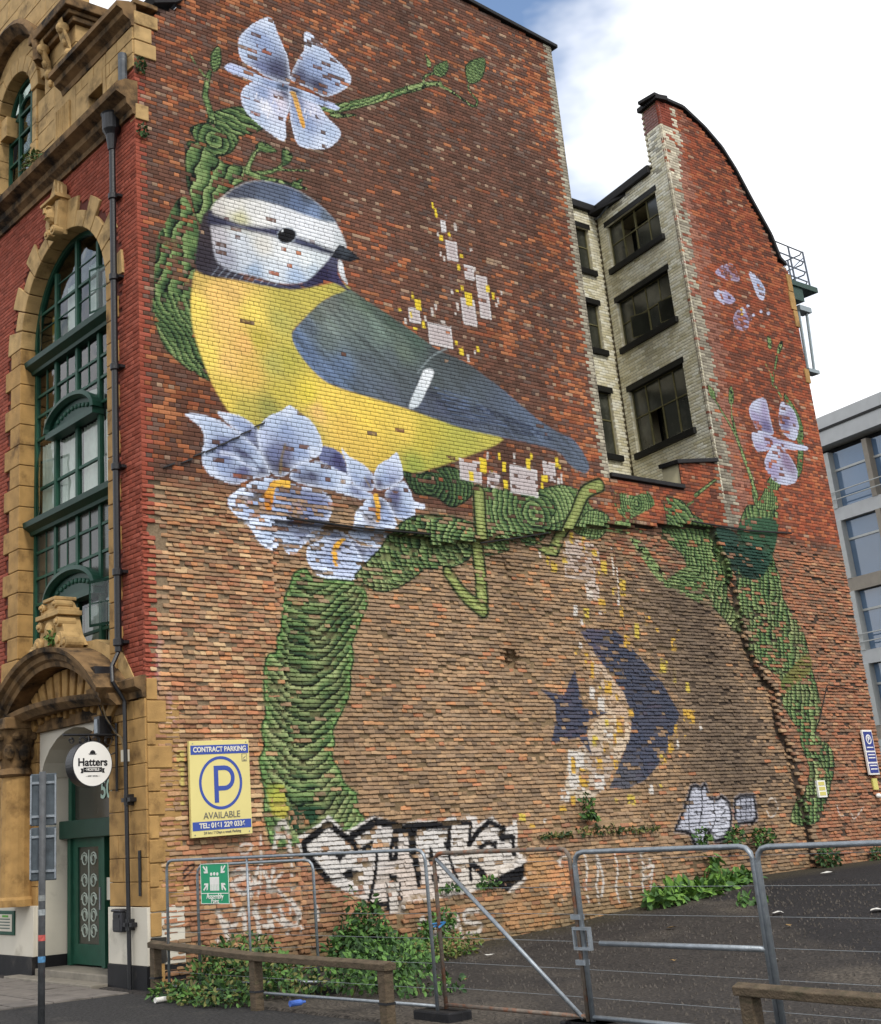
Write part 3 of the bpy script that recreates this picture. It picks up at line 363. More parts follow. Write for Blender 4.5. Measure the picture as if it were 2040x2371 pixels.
('p',[(1018,922),(1025,922),(1023,912),(1017,912)],0,{'wear': 0.05,'cols': [(1018,922,'dcc23a')]}),
('p',[(810,890),(818,889),(817,879),(809,879)],0,{'wear': 0.05,'cols': [(810,890,'dcc23a')]}),
('p',[(957,875),(964,875),(962,862),(955,863)],0,{'wear': 0.05,'cols': [(957,875,'dcc23a')]}),
('p',[(883,930),(889,929),(887,907),(881,907)],0,{'wear': 0.05,'cols': [(883,930,'c8c4c0')]}),
('p',[(806,923),(811,923),(810,907),(804,907)],0,{'wear': 0.05,'cols': [(806,923,'c8c4c0')]}),
('p',[(1020,903),(1026,903),(1023,880),(1017,881)],0,{'wear': 0.05,'cols': [(1020,903,'c8c4c0')]}),
('p',[(1008,891),(1016,891),(1014,878),(1007,878)],0,{'wear': 0.05,'cols': [(1008,891,'c8c4c0')]}),
('p',[(1027,767),(1129,761),(1126,720),(1024,726)],0,{'rim': ('c8beb4',4),'wear': 0.28,'cols': [(1027,767,'ad9c90'),(1126,720,'ad9c90')]}),
('p',[(1016,735),(1110,729),(1105,676),(1013,682)],0,{'rim': ('c8beb4',4),'wear': 0.28,'cols': [(1016,735,'ad9c90'),(1105,676,'ad9c90')]}),
('p',[(1072,676),(1112,673),(1110,639),(1070,642)],0,{'rim': ('c8beb4',4),'wear': 0.28,'cols': [(1072,676,'ad9c90'),(1110,639,'ad9c90')]}),
('p',[(962,721),(970,721),(968,705),(960,706)],0,{'wear': 0.2,'cols': [(962,721,'bfa348')]}),
('p',[(975,710),(991,709),(989,690),(973,691)],0,{'wear': 0.2,'cols': [(975,710,'bfa348')]}),
('p',[(1042,780),(1053,780),(1050,756),(1040,757)],0,{'wear': 0.2,'cols': [(1042,780,'bfa348')]}),
('p',[(1079,774),(1088,774),(1084,739),(1075,739)],0,{'wear': 0.2,'cols': [(1079,774,'bfa348')]}),
('p',[(1106,748),(1122,747),(1120,735),(1105,735)],0,{'wear': 0.2,'cols': [(1106,748,'bfa348')]}),
('p',[(1130,726),(1148,725),(1144,697),(1126,698)],0,{'wear': 0.2,'cols': [(1130,726,'bfa348')]}),
('p',[(1116,705),(1122,705),(1120,692),(1115,692)],0,{'wear': 0.2,'cols': [(1116,705,'bfa348')]}),
('p',[(1183,689),(1201,688),(1197,653),(1178,654)],0,{'wear': 0.2,'cols': [(1183,689,'bfa348')]}),
('p',[(1111,643),(1127,641),(1124,617),(1108,618)],0,{'wear': 0.2,'cols': [(1111,643,'bfa348')]}),
('p',[(1155,667),(1161,667),(1159,652),(1153,653)],0,{'wear': 0.2,'cols': [(1155,667,'bfa348')]}),
('p',[(1171,631),(1179,630),(1176,608),(1168,609)],0,{'wear': 0.2,'cols': [(1171,631,'bfa348')]}),
('p',[(1059,618),(1072,617),(1070,596),(1057,597)],0,{'wear': 0.2,'cols': [(1059,618,'bfa348')]}),
('p',[(1010,723),(1027,722),(1026,711),(1009,713)],0,{'wear': 0.2,'cols': [(1010,723,'bfa348')]}),
('p',[(1072,663),(1092,662),(1090,639),(1070,640)],0,{'wear': 0.25,'cols': [(1072,663,'c2b8ac')]}),
('p',[(1027,624),(1038,623),(1036,602),(1026,603)],0,{'wear': 0.25,'cols': [(1027,624,'c2b8ac')]}),
('p',[(942,732),(949,731),(948,716),(941,717)],0,{'wear': 0.25,'cols': [(942,732,'c2b8ac')]}),
('p',[(1102,618),(1111,617),(1111,608),(1101,609)],0,{'wear': 0.25,'cols': [(1102,618,'c2b8ac')]}),
('p',[(1169,760),(1173,759),(1168,695),(1163,696)],0,{'wear': 0.25,'cols': [(1169,760,'c2b8ac')]}),
('p',[(1176,716),(1181,715),(1174,636),(1170,637)],0,{'wear': 0.25,'cols': [(1176,716,'c2b8ac')]}),
('p',[(1059,537),(1103,495),(1152,444),(1161,384),(1142,350),(1097,304),(1050,260),(1001,235),(931,245),(962,334),(1003,342),(1036,383),(1086,409),(1069,455)],0,{'wear': 0.32,'soft': 3,'cols': [(1071,468,'b5a08a'),(1106,383,'c4b29a'),(1127,418,'b59c84'),(986,281,'b8ab98'),(1037,292,'a8988a')]}),
('p',[(1034,577),(1146,579),(1181,552),(1227,512),(1275,472),(1319,406),(1278,349),(1233,306),(1179,273),(1119,256),(1065,259),(1114,316),(1148,358),(1164,401),(1147,448),(1098,499),(1049,554)],0,{'wear': 0.16,'soft': 2,'alpha': 0.92,'cols': [(1046,571,'44465a'),(1150,531,'363f52'),(1219,471,'363f52'),(1260,410,'363f52'),(1190,341,'3a4357'),(1110,275,'474c58')]}),
('p',[(1006,492),(1013,446),(1017,417),(1087,407),(1031,392),(1020,367),(1026,323),(994,358),(912,346),(935,391),(938,424),(899,452),(965,440)],0,{'wear': 0.1,'soft': 2,'alpha': 0.92,'cols': [(965,404,'363f54')]}),
('p',[(1027,625),(1037,624),(1034,602),(1024,603)],0,{'wear': 0.1,'cols': [(1027,625,'c4beb6')]}),
('p',[(1029,549),(1040,548),(1039,537),(1027,538)],0,{'wear': 0.1,'cols': [(1029,549,'c4beb6')]}),
('p',[(959,334),(1003,328),(993,255),(949,262)],0,{'wear': 0.1,'cols': [(959,334,'c4beb6')]}),
('p',[(1027,289),(1055,284),(1050,256),(1023,260)],0,{'wear': 0.1,'cols': [(1027,289,'c4beb6')]}),
('p',[(1066,438),(1085,436),(1081,410),(1062,413)],0,{'wear': 0.1,'cols': [(1066,438,'c4beb6')]}),
('p',[(1044,459),(1059,457),(1055,432),(1040,434)],0,{'wear': 0.1,'cols': [(1044,459,'c4beb6')]}),
('p',[(1072,375),(1104,371),(1101,354),(1070,358)],0,{'wear': 0.1,'cols': [(1072,375,'c4beb6')]}),
('p',[(1187,265),(1201,263),(1198,244),(1184,246)],0,{'wear': 0.1,'cols': [(1187,265,'c4beb6')]}),
('p',[(1381,391),(1389,390),(1386,372),(1377,373)],0,{'wear': 0.1,'cols': [(1381,391,'c4beb6')]}),
('p',[(1044,598),(1052,597),(1050,584),(1043,584)],0,{'wear': 0.1,'cols': [(1044,598,'c4beb6')]}),
('p',[(1166,644),(1174,644),(1173,633),(1164,633)],0,{'wear': 0.1,'cols': [(1166,644,'c4beb6')]}),
('p',[(868,208),(875,207),(874,201),(868,202)],0,{'wear': 0.1,'cols': [(868,208,'c4beb6')]}),
('p',[(1296,353),(1303,352),(1300,337),(1293,338)],0,{'wear': 0.1,'cols': [(1296,353,'c4beb6')]}),
('p',[(786,209),(798,207),(795,173),(783,176)],0,{'wear': 0.1,'cols': [(786,209,'c4beb6')]}),
('p',[(924,261),(948,257),(945,237),(922,241)],0,{'wear': 0.1,'cols': [(924,261,'c4beb6')]}),
('p',[(1055,620),(1073,619),(1069,587),(1051,589)],0,{'wear': 0.42,'cols': [(1055,620,'bda84c')]}),
('p',[(1105,643),(1129,641),(1125,614),(1101,616)],0,{'wear': 0.42,'cols': [(1105,643,'c09a44')]}),
('p',[(1170,631),(1182,630),(1179,607),(1167,608)],0,{'wear': 0.42,'cols': [(1170,631,'c09a44')]}),
('p',[(1014,537),(1025,536),(1023,521),(1012,522)],0,{'wear': 0.42,'cols': [(1014,537,'c09a44')]}),
('p',[(1041,530),(1054,529),(1050,498),(1037,500)],0,{'wear': 0.42,'cols': [(1041,530,'c09a44')]}),
('p',[(1057,509),(1067,508),(1062,475),(1052,476)],0,{'wear': 0.42,'cols': [(1057,509,'c09a44')]}),
('p',[(1092,473),(1114,470),(1110,440),(1087,443)],0,{'wear': 0.42,'cols': [(1092,473,'c09a44')]}),
('p',[(1122,443),(1130,442),(1128,430),(1120,431)],0,{'wear': 0.42,'cols': [(1122,443,'c09a44')]}),
('p',[(1114,403),(1139,399),(1132,357),(1107,360)],0,{'wear': 0.42,'cols': [(1114,403,'c09a44')]}),
('p',[(1156,418),(1172,416),(1169,399),(1154,401)],0,{'wear': 0.42,'cols': [(1156,418,'c09a44')]}),
('p',[(1079,394),(1088,393),(1086,378),(1077,380)],0,{'wear': 0.42,'cols': [(1079,394,'bda84c')]}),
('p',[(1073,462),(1081,461),(1078,444),(1071,445)],0,{'wear': 0.42,'cols': [(1073,462,'bda84c')]}),
('p',[(1035,362),(1050,360),(1047,340),(1032,342)],0,{'wear': 0.42,'cols': [(1035,362,'bda84c')]}),
('p',[(1064,350),(1082,347),(1078,323),(1061,325)],0,{'wear': 0.42,'cols': [(1064,350,'c09a44')]}),
('p',[(1039,319),(1055,317),(1052,296),(1036,299)],0,{'wear': 0.42,'cols': [(1039,319,'c09a44')]}),
('p',[(983,301),(1011,297),(1006,261),(978,265)],0,{'wear': 0.42,'cols': [(983,301,'c09a44')]}),
('p',[(965,322),(977,320),(973,288),(961,290)],0,{'wear': 0.42,'cols': [(965,322,'c09a44')]}),
('p',[(1097,367),(1107,365),(1103,344),(1093,346)],0,{'wear': 0.42,'cols': [(1097,367,'c09a44')]}),
('p',[(1089,314),(1103,312),(1100,296),(1087,298)],0,{'wear': 0.42,'cols': [(1089,314,'c09a44')]}),
('p',[(1250,615),(1268,613),(1263,585),(1245,587)],0,{'wear': 0.42,'cols': [(1250,615,'c09a44')]}),
('p',[(1211,597),(1226,595),(1221,563),(1206,565)],0,{'wear': 0.42,'cols': [(1211,597,'bda84c')]}),
('p',[(1329,570),(1345,568),(1339,536),(1323,537)],0,{'wear': 0.42,'cols': [(1329,570,'c09a44')]}),
('p',[(1279,522),(1305,519),(1300,492),(1274,495)],0,{'wear': 0.42,'cols': [(1279,522,'bda84c')]}),
('p',[(1318,505),(1329,504),(1323,472),(1312,473)],0,{'wear': 0.42,'cols': [(1318,505,'bda84c')]}),
('p',[(1354,474),(1369,472),(1365,452),(1350,454)],0,{'wear': 0.42,'cols': [(1354,474,'bda84c')]}),
('p',[(1333,417),(1371,413),(1366,385),(1328,390)],0,{'wear': 0.42,'cols': [(1333,417,'c09a44')]}),
('p',[(1296,384),(1306,383),(1301,356),(1292,358)],0,{'wear': 0.42,'cols': [(1296,384,'c09a44')]}),
('p',[(1270,362),(1288,360),(1281,325),(1264,327)],0,{'wear': 0.42,'cols': [(1270,362,'c09a44')]}),
('p',[(1246,317),(1257,315),(1255,306),(1244,307)],0,{'wear': 0.42,'cols': [(1246,317,'c09a44')]}),
('p',[(1234,323),(1243,322),(1240,303),(1230,304)],0,{'wear': 0.42,'cols': [(1234,323,'bda84c')]}),
('p',[(1117,246),(1140,242),(1137,224),(1114,227)],0,{'wear': 0.42,'cols': [(1117,246,'bda84c')]}),
('p',[(952,248),(964,246),(962,231),(950,232)],0,{'wear': 0.42,'cols': [(952,248,'c09a44')]}),
('p',[(916,230),(936,226),(933,211),(914,214)],0,{'wear': 0.42,'cols': [(916,230,'c09a44')]}),
('p',[(805,221),(821,218),(820,205),(803,208)],0,{'wear': 0.42,'cols': [(805,221,'bda84c')]}),
('p',[(830,201),(845,198),(845,192),(829,195)],0,{'wear': 0.42,'cols': [(830,201,'c09a44')]}),
('p',[(1077,239),(1086,237),(1085,232),(1076,233)],0,{'wear': 0.42,'cols': [(1077,239,'bda84c')]}),
('p',[(1220,264),(1228,263),(1227,256),(1219,257)],0,{'wear': 0.42,'cols': [(1220,264,'bda84c')]}),
('p',[(1171,568),(1191,566),(1187,541),(1167,543)],0,{'wear': 0.42,'cols': [(1171,568,'c09a44')]}),
('p',[(1279,588),(1291,587),(1289,580),(1278,581)],0,{'wear': 0.42,'cols': [(1279,588,'c09a44')]}),
('p',[(1352,589),(1362,588),(1360,581),(1350,582)],0,{'wear': 0.42,'cols': [(1352,589,'c09a44')]}),
('p',[(1323,362),(1330,361),(1329,354),(1322,355)],0,{'wear': 0.42,'cols': [(1323,362,'c09a44')]}),
('p',[(286,193),(289,201),(311,210),(338,221),(355,233),(373,220),(386,205),(409,212),(455,229),(500,217),(511,212),(553,217),(613,213),(630,221),(696,219),(697,205),(714,211),(734,217),(764,198),(798,201),(791,157),(803,129),(803,107),(747,84),(711,100),(647,91),(579,87),(503,86),(436,89),(367,117),(337,135),(312,160),(293,173)],0,{'soft': 2,'wear': 0.08,'cols': [(358,198,'c0bcb8'),(469,197,'bfbab6'),(586,188,'c3bfbb'),(743,186,'c0bbb6'),(518,120,'bdb0a6'),(700,117,'c2bab0'),(332,211,'c6c2bc')]}),
('p',[(472,119),(501,117),(495,68),(473,70)],0,{'wear': 0.1,'cols': [(482,102,'bdb6ae')]}),
('s',[(302,191),(354,219),(406,186)],(11.9,11.9),{'col': '17171a','wear': 0.02,'sharp': 1}),
('s',[(406,186),(411,173)],(10.2,10.2),{'col': '17171a','wear': 0.02,'sharp': 1}),
('s',[(404,198),(457,219),(502,211)],(13.6,13.6),{'col': '17171a','wear': 0.02,'sharp': 1}),
('s',[(302,191),(303,177),(345,133)],(11.9,11.9),{'col': '17171a','wear': 0.02,'sharp': 1}),
('s',[(502,211),(482,157),(496,157),(504,204)],(8.5,8.5),{'col': '17171a','wear': 0.02,'sharp': 1}),
('s',[(502,204),(534,205),(535,161)],(15.299999999999999,15.299999999999999),{'col': '17171a','wear': 0.02,'sharp': 1}),
('s',[(534,203),(535,161),(544,110)],(8.5,8.5),{'col': '17171a','wear': 0.02,'sharp': 1}),
('s',[(543,207),(628,206)],(13.6,13.6),{'col': '17171a','wear': 0.02,'sharp': 1}),
('s',[(546,207),(540,165)],(6.8,6.8),{'col': '17171a','wear': 0.02,'sharp': 1}),
('s',[(628,206),(621,165)],(8.5,8.5),{'col': '17171a','wear': 0.02,'sharp': 1}),
('s',[(630,210),(680,208),(671,171)],(8.5,8.5),{'col': '17171a','wear': 0.02,'sharp': 1}),
('s',[(620,156),(627,130),(645,99)],(6.8,6.8),{'col': '17171a','wear': 0.02,'sharp': 1}),
('s',[(671,171),(695,192),(726,208),(762,195),(756,180),(783,179),(780,150)],(10.2,10.2),{'col': '17171a','wear': 0.02,'sharp': 1}),
('s',[(670,147),(667,111)],(6.8,6.8),{'col': '17171a','wear': 0.02,'sharp': 1}),
('s',[(455,167),(446,125),(431,93)],(6.8,6.8),{'col': '17171a','wear': 0.02,'sharp': 1}),
('s',[(472,119),(473,70)],(4.25,4.25),{'col': '17171a','wear': 0.02,'sharp': 1}),
('s',[(501,117),(496,81)],(4.25,4.25),{'col': '17171a','wear': 0.02,'sharp': 1}),
('p',[(303,179),(318,170),(347,134),(337,132),(312,160)],0,{'wear': 0.05,'soft': 1.5,'cols': [(303,179,'17171a')]}),
('p',[(337,131),(374,134),(377,130),(341,127)],0,{'wear': 0.05,'soft': 1.5,'cols': [(337,131,'17171a')]}),
('p',[(359,176),(394,168),(379,163),(373,155)],0,{'wear': 0.05,'soft': 1.5,'cols': [(359,176,'17171a')]}),
('p',[(416,177),(452,191),(444,176),(427,170)],0,{'wear': 0.05,'soft': 1.5,'cols': [(416,177,'17171a')]}),
('p',[(535,161),(535,136),(541,114),(550,118),(549,160)],0,{'wear': 0.05,'soft': 1.5,'cols': [(535,161,'17171a')]}),
('p',[(609,178),(625,182),(621,164),(613,163)],0,{'wear': 0.05,'soft': 1.5,'cols': [(609,178,'17171a')]}),
('p',[(688,164),(709,174),(741,174),(739,159),(720,167),(700,161)],0,{'wear': 0.05,'soft': 1.5,'cols': [(688,164,'17171a')]}),
('p',[(743,190),(763,196),(761,178),(785,179),(782,173),(750,172)],0,{'wear': 0.05,'soft': 1.5,'cols': [(743,190,'17171a')]}),
('p',[(670,149),(702,126),(718,108),(699,109),(671,132)],0,{'wear': 0.05,'soft': 1.5,'cols': [(670,149,'17171a')]}),
('p',[(716,112),(797,134),(794,112),(738,87),(705,102)],0,{'wear': 0.05,'soft': 1.5,'cols': [(716,112,'17171a')]}),
('p',[(575,174),(583,165),(583,141),(571,142)],0,{'wear': 0.05,'soft': 1.5,'cols': [(575,174,'17171a')]}),
('p',[(375,139),(392,146),(413,141),(407,131),(385,130)],0,{'wear': 0.05,'soft': 1.5,'cols': [(375,139,'17171a')]}),
('p',[(480,133),(496,130),(498,117),(478,118)],0,{'wear': 0.05,'soft': 1.5,'cols': [(480,133,'17171a')]}),
('p',[(572,127),(593,124),(591,111),(574,112)],0,{'wear': 0.05,'soft': 1.5,'cols': [(572,127,'17171a')]}),
('p',[(485,182),(493,180),(488,157),(479,157)],0,{'wear': 0.05,'soft': 1.5,'cols': [(485,182,'17171a')]}),
('p',[(425,90),(475,88),(471,74),(429,79)],0,{'wear': 0.05,'soft': 1.5,'cols': [(425,90,'17171a')]}),
('p',[(1249,171),(1286,208),(1323,255),(1338,258),(1355,252),(1368,260),(1379,232),(1400,227),(1420,233),(1440,221),(1444,194),(1433,168),(1405,147),(1375,144),(1359,167),(1339,133),(1308,135),(1294,165)],0,{'out': ('15151b',10),'wear': 0.05,'cols': [(1331,229,'a9abb6'),(1407,182,'b6b8c2'),(1276,179,'a9abb6'),(1324,142,'a9abb6')]}),
('p',[(1464,225),(1481,232),(1532,232),(1531,187),(1517,179),(1451,175)],0,{'out': ('15151b',10),'wear': 0.05,'cols': [(1496,201,'8f919c'),(1471,225,'a9abb6'),(1522,182,'a9abb6')]}),
('s',[(1354,250),(1349,215),(1329,177)],(3,3),{'col': '1c1c24'}),
('s',[(1388,223),(1386,187),(1366,166)],(3,3),{'col': '1c1c24'}),
('s',[(1309,229),(1297,178),(1312,136)],(3,3),{'col': '1c1c24'}),
('s',[(1400,213),(1425,206),(1407,195)],(3,3),{'col': '1c1c24'}),
('s',[(1392,183),(1421,179)],(3,3),{'col': '1c1c24'}),
('s',[(1483,224),(1473,186)],(3,3),{'col': '1c1c24'}),
('s',[(1503,226),(1491,183)],(3,3),{'col': '1c1c24'}),
('s',[(1518,223),(1511,187)],(3,3),{'col': '1c1c24'}),
('s',[(1479,209),(1518,210)],(3,3),{'col': '1c1c24'}),
('s',[(1325,207),(1331,200)],(3,3),{'col': '1c1c24'}),
('s',[(1309,169),(1359,169)],(3,3),{'col': '1c1c24'}),
('s',[(162,190),(175,196),(187,192),(180,183),(168,182),(162,187)],(4,4),{'col': 'bcb6ae','wear': 0.12,'alpha': 0.92,'soft': 2}),
('s',[(205,205),(202,149),(196,117)],(4,4),{'col': 'bcb6ae','wear': 0.12,'alpha': 0.92,'soft': 2}),
('s',[(231,184),(245,223),(257,219),(261,182)],(9,9),{'col': 'bcb6ae','wear': 0.12,'alpha': 0.92,'soft': 2}),
('s',[(235,204),(263,202)],(7,7),{'col': 'bcb6ae','wear': 0.12,'alpha': 0.92,'soft': 2}),
('s',[(152,152),(165,158),(179,150),(160,142),(147,136),(167,122),(180,131),(177,151)],(8,8),{'col': 'bcb6ae','wear': 0.12,'alpha': 0.92,'soft': 2}),
('s',[(183,118),(202,162),(221,122)],(7,7),{'col': 'bcb6ae','wear': 0.12,'alpha': 0.92,'soft': 2}),
('s',[(186,134),(218,138)],(6,6),{'col': 'bcb6ae','wear': 0.12,'alpha': 0.92,'soft': 2}),
('s',[(227,154),(213,122)],(6,6),{'col': 'bcb6ae','wear': 0.12,'alpha': 0.92,'soft': 2}),
('s',[(244,147),(226,131),(266,93),(277,59)],(5,5),{'col': 'bcb6ae','wear': 0.12,'alpha': 0.92,'soft': 2}),
('s',[(264,192),(262,119),(255,87)],(4,4),{'col': 'bcb6ae','wear': 0.12,'alpha': 0.92,'soft': 2}),
('s',[(121,97),(139,55)],(8,8),{'col': 'bcb6ae','wear': 0.12,'alpha': 0.92,'soft': 2}),
('s',[(125,87),(148,76),(166,100),(168,62)],(7,7),{'col': 'bcb6ae','wear': 0.12,'alpha': 0.92,'soft': 2}),
('s',[(189,102),(196,53)],(8,8),{'col': 'bcb6ae','wear': 0.12,'alpha': 0.92,'soft': 2}),
('s',[(186,92),(210,71),(215,96),(220,67)],(8,8),{'col': 'bcb6ae','wear': 0.12,'alpha': 0.92,'soft': 2}),
('s',[(236,95),(247,68),(227,83),(215,87)],(6,6),{'col': 'bcb6ae','wear': 0.12,'alpha': 0.92,'soft': 2}),
('s',[(259,106),(278,82),(264,67),(240,79)],(6,6),{'col': 'bcb6ae','wear': 0.12,'alpha': 0.92,'soft': 2}),
('s',[(146,114),(150,101)],(5,5),{'col': 'bcb6ae','wear': 0.12,'alpha': 0.92,'soft': 2}),
('p',[(253,58),(251,56),(248,56),(245,58),(246,60),(248,61),(251,61)],1,{'cols': [(249,59,'bcb6ae')]}),
('p',[(121,58),(120,56),(117,56),(114,58),(114,60),(117,61),(120,60)],1,{'cols': [(118,58,'bcb6ae')]}),
('s',[(319,92),(322,72)],(7,7),{'col': 'bcb6ae','wear': 0.12,'alpha': 0.92,'soft': 2}),
('s',[(524,43),(534,59),(557,24),(563,54)],(6,6),{'col': 'bcb6ae','wear': 0.12,'alpha': 0.92,'soft': 2}),
('s',[(581,56),(582,24)],(7,7),{'col': 'bcb6ae','wear': 0.12,'alpha': 0.92,'soft': 2}),
('s',[(612,57),(622,21)],(7,7),{'col': 'bcb6ae','wear': 0.12,'alpha': 0.92,'soft': 2}),
('s',[(581,40),(617,39)],(6,6),{'col': 'bcb6ae','wear': 0.12,'alpha': 0.92,'soft': 2}),
('s',[(664,60),(633,61),(631,45),(666,38),(659,25),(633,25)],(7,7),{'col': 'bcb6ae','wear': 0.12,'alpha': 0.92,'soft': 2}),
('s',[(879,134),(885,116),(876,86),(879,59)],(5,5),{'col': 'bcb6ae','wear': 0.25,'alpha': 0.92,'soft': 2}),
('s',[(953,144),(956,112),(946,82),(950,54)],(5,5),{'col': 'bcb6ae','wear': 0.25,'alpha': 0.92,'soft': 2}),
('s',[(983,140),(987,111),(976,80),(980,52)],(5,5),{'col': 'bcb6ae','wear': 0.25,'alpha': 0.92,'soft': 2}),
('s',[(1039,140),(1042,107),(1032,76),(1035,48)],(5,5),{'col': 'bcb6ae','wear': 0.25,'alpha': 0.92,'soft': 2}),
('s',[(1075,128),(1080,105),(1069,74),(1072,46)],(5,5),{'col': 'bcb6ae','wear': 0.25,'alpha': 0.92,'soft': 2}),
('s',[(1116,133),(1119,103),(1108,71),(1111,43)],(5,5),{'col': 'bcb6ae','wear': 0.25,'alpha': 0.92,'soft': 2}),
('s',[(1139,120),(1145,101),(1133,70),(1136,41)],(5,5),{'col': 'bcb6ae','wear': 0.25,'alpha': 0.92,'soft': 2}),
('s',[(876,117),(892,139),(910,138),(913,123)],(5,5),{'col': 'bcb6ae','wear': 0.12,'alpha': 0.92,'soft': 2}),
('s',[(988,134),(999,94),(987,63)],(6,6),{'col': 'bcb6ae','wear': 0.2,'alpha': 0.92,'soft': 2}),
('s',[(1116,103),(1150,109),(1133,90),(1112,87)],(5,5),{'col': 'bcb6ae','wear': 0.12,'alpha': 0.92,'soft': 2}),
('s',[(1570,213),(1598,226),(1614,211),(1604,193),(1578,185),(1570,199)],(3,3),{'col': 'bcb6ae','wear': 0.3,'alpha': 0.92,'soft': 2}),
('s',[(1817,200),(1827,176),(1867,189),(1878,169),(1922,192)],(3,3),{'col': 'bcb6ae','wear': 0.45,'alpha': 0.92,'soft': 2}),
('s',[(57,158),(73,169),(80,166),(64,154),(59,151)],(3,3),{'col': '2a2426','wear': 0.1}),
('p',[(53,340),(67,340),(64,251),(58,251),(56,308),(52,318)],0,{'wear': 0.25,'soft': 3,'cols': [(58,315,'b8a865')]}),
('p',[(805,144),(857,143),(877,125),(907,107),(900,69),(861,64),(831,22),(726,26),(732,66),(755,72),(786,92),(790,122)],1,{'soft': 8,'wear': 0.25,'cols': [(819,120,'a8825a'),(877,86,'c08a60'),(762,49,'a07a56'),(810,68,'8f6c4a')]}),
('s',[(9,383),(48,389)],(8,5),{'col': 'b49aa0','alpha': 0.35,'soft': 8}),
('s',[(26,509),(21,433)],(8,5),{'col': 'b49aa0','alpha': 0.35,'soft': 8}),
('s',[(42,425),(48,389)],(8,5),{'col': 'b49aa0','alpha': 0.35,'soft': 8})]

def crom(P,closed,k=4):
    P=np.array(P,float)
    if len(P)<3: return P
    Q=[];n=len(P)
    rngi=range(n) if closed else range(n-1)
    for i in rngi:
        if closed: a,b,c,d=P[(i-1)%n],P[i],P[(i+1)%n],P[(i+2)%n]
        else: a,b,c,d=P[max(i-1,0)],P[i],P[i+1],P[min(i+2,n-1)]
        for j in range(k):
            t=j/k; m1=(c-a)*.42; m2=(d-b)*.42; Q.append((2*t**3-3*t*t+1)*b+(t**3-2*t*t+t)*m1+(-2*t**3+3*t*t)*c+(t**3-t*t)*m2)
    if not closed: Q.append(P[-1])
    return np.array(Q)
def segd(p,A,B):
    # distance of points to segments: returns min distance, index, t
    best=np.full(len(p),1e9); bi=np.zeros(len(p),int); bt=np.zeros(len(p))
    for i in range(len(A)):
        ab=B[i]-A[i]; t=np.clip(((p-A[i])@ab)/(ab@ab+1e-12),0,1); e=p-A[i]-t[:,None]*ab; d=np.einsum('ij,ij->i',e,e); m=d<best; best[m]=d[m]; bi[m]=i; bt[m]=t[m]
    return np.sqrt(best),bi,bt
def inpoly(p,Q):
    x,y=p[:,0],p[:,1]; r=np.zeros(len(p),bool); n=len(Q)
    for i in range(n):
        a,b=Q[i-1],Q[i]; c=((a[1]>y)!=(b[1]>y)); r^=c&(x<(b[0]-a[0])*(y-a[1])/(b[1]-a[1]+1e-12)+a[0])
    return r
VP=[lin(h) for h in ('0e1411','1e2f22','3b5336','607a4a','8fa36c')]
def vine(p,pat,light,s):
    n=fbm(p[:,0]*2.2,p[:,1]*2.2,s); n2=fbm(p[:,0]*9,p[:,1]*9,s+5)
    if pat is None: ph=n2*1.6
    elif pat[0]=='dir':
        c,q=math.cos(pat[1]),math.sin(pat[1]); ph=((-p[:,0]*q+p[:,1]*c)*100)/pat[2]+n*1.7
    elif pat[0]=='swirl':
        dx=p[:,0]-pat[1]/100; dz=p[:,1]-pat[2]/100; ph=np.hypot(dx,dz*1.1)*100/pat[3]+n*2.2
    else: # arc
        dx=p[:,0]-pat[1]/100-.10*(p[:,1]-pat[2]/100); ph=(p[:,1]*100-pat[4]*100*4.2*np.abs(dx)**1.8)/pat[3]+n*1.3
    f=ph-np.floor(ph); k=np.floor(ph); tone=hsh(k,3,s)*.5+n*.5
    lv=np.where(f<.15,.1,np.where(f<.55,1.2+1.6*(f-.15)/.40,2.8+1.0*(f-.55)/.45))+ (tone-.5)*2.0+(n2-.5)*1.0+light*3
    lv=2.25+(lv-2.0)*.85; lv=np.clip(np.where(f<.14,lv*.12,lv),0,3.99); i=lv.astype(int); t=(lv-i)[:,None]; P_=np.array(VP)
    c=P_[i]*(1-t)+P_[np.minimum(i+1,4)]*t; ol=(np.clip((7.6-p[:,1])/3,0,.55)*np.clip(n*2.4-.7,0,1))[:,None]; lum=(c@np.array([.3,.6,.1]))[:,None]; return c*(1-ol)+lum*np.array([1.12,1.08,.55])*ol
LAY=[]
for kk,l in enumerate(MURAL):
    typ,pts=l[0],np.array(l[1],float)/100; o=l[3]
    if typ=='p': Q=crom(pts,True) if l[2] else pts
    else: Q=pts if o.get('sharp') else crom(pts,False)
    pad=max(o.get('soft',1.2),(o.get('out') or ('',0))[1] if isinstance(o.get('out'),tuple) else (o.get('out') or 0))/100+.02
    if typ=='s': pad+=max(l[2])/100
    LAY.append((typ,Q,l[2],o,Q.min(0)-pad,Q.max(0)+pad,kk))
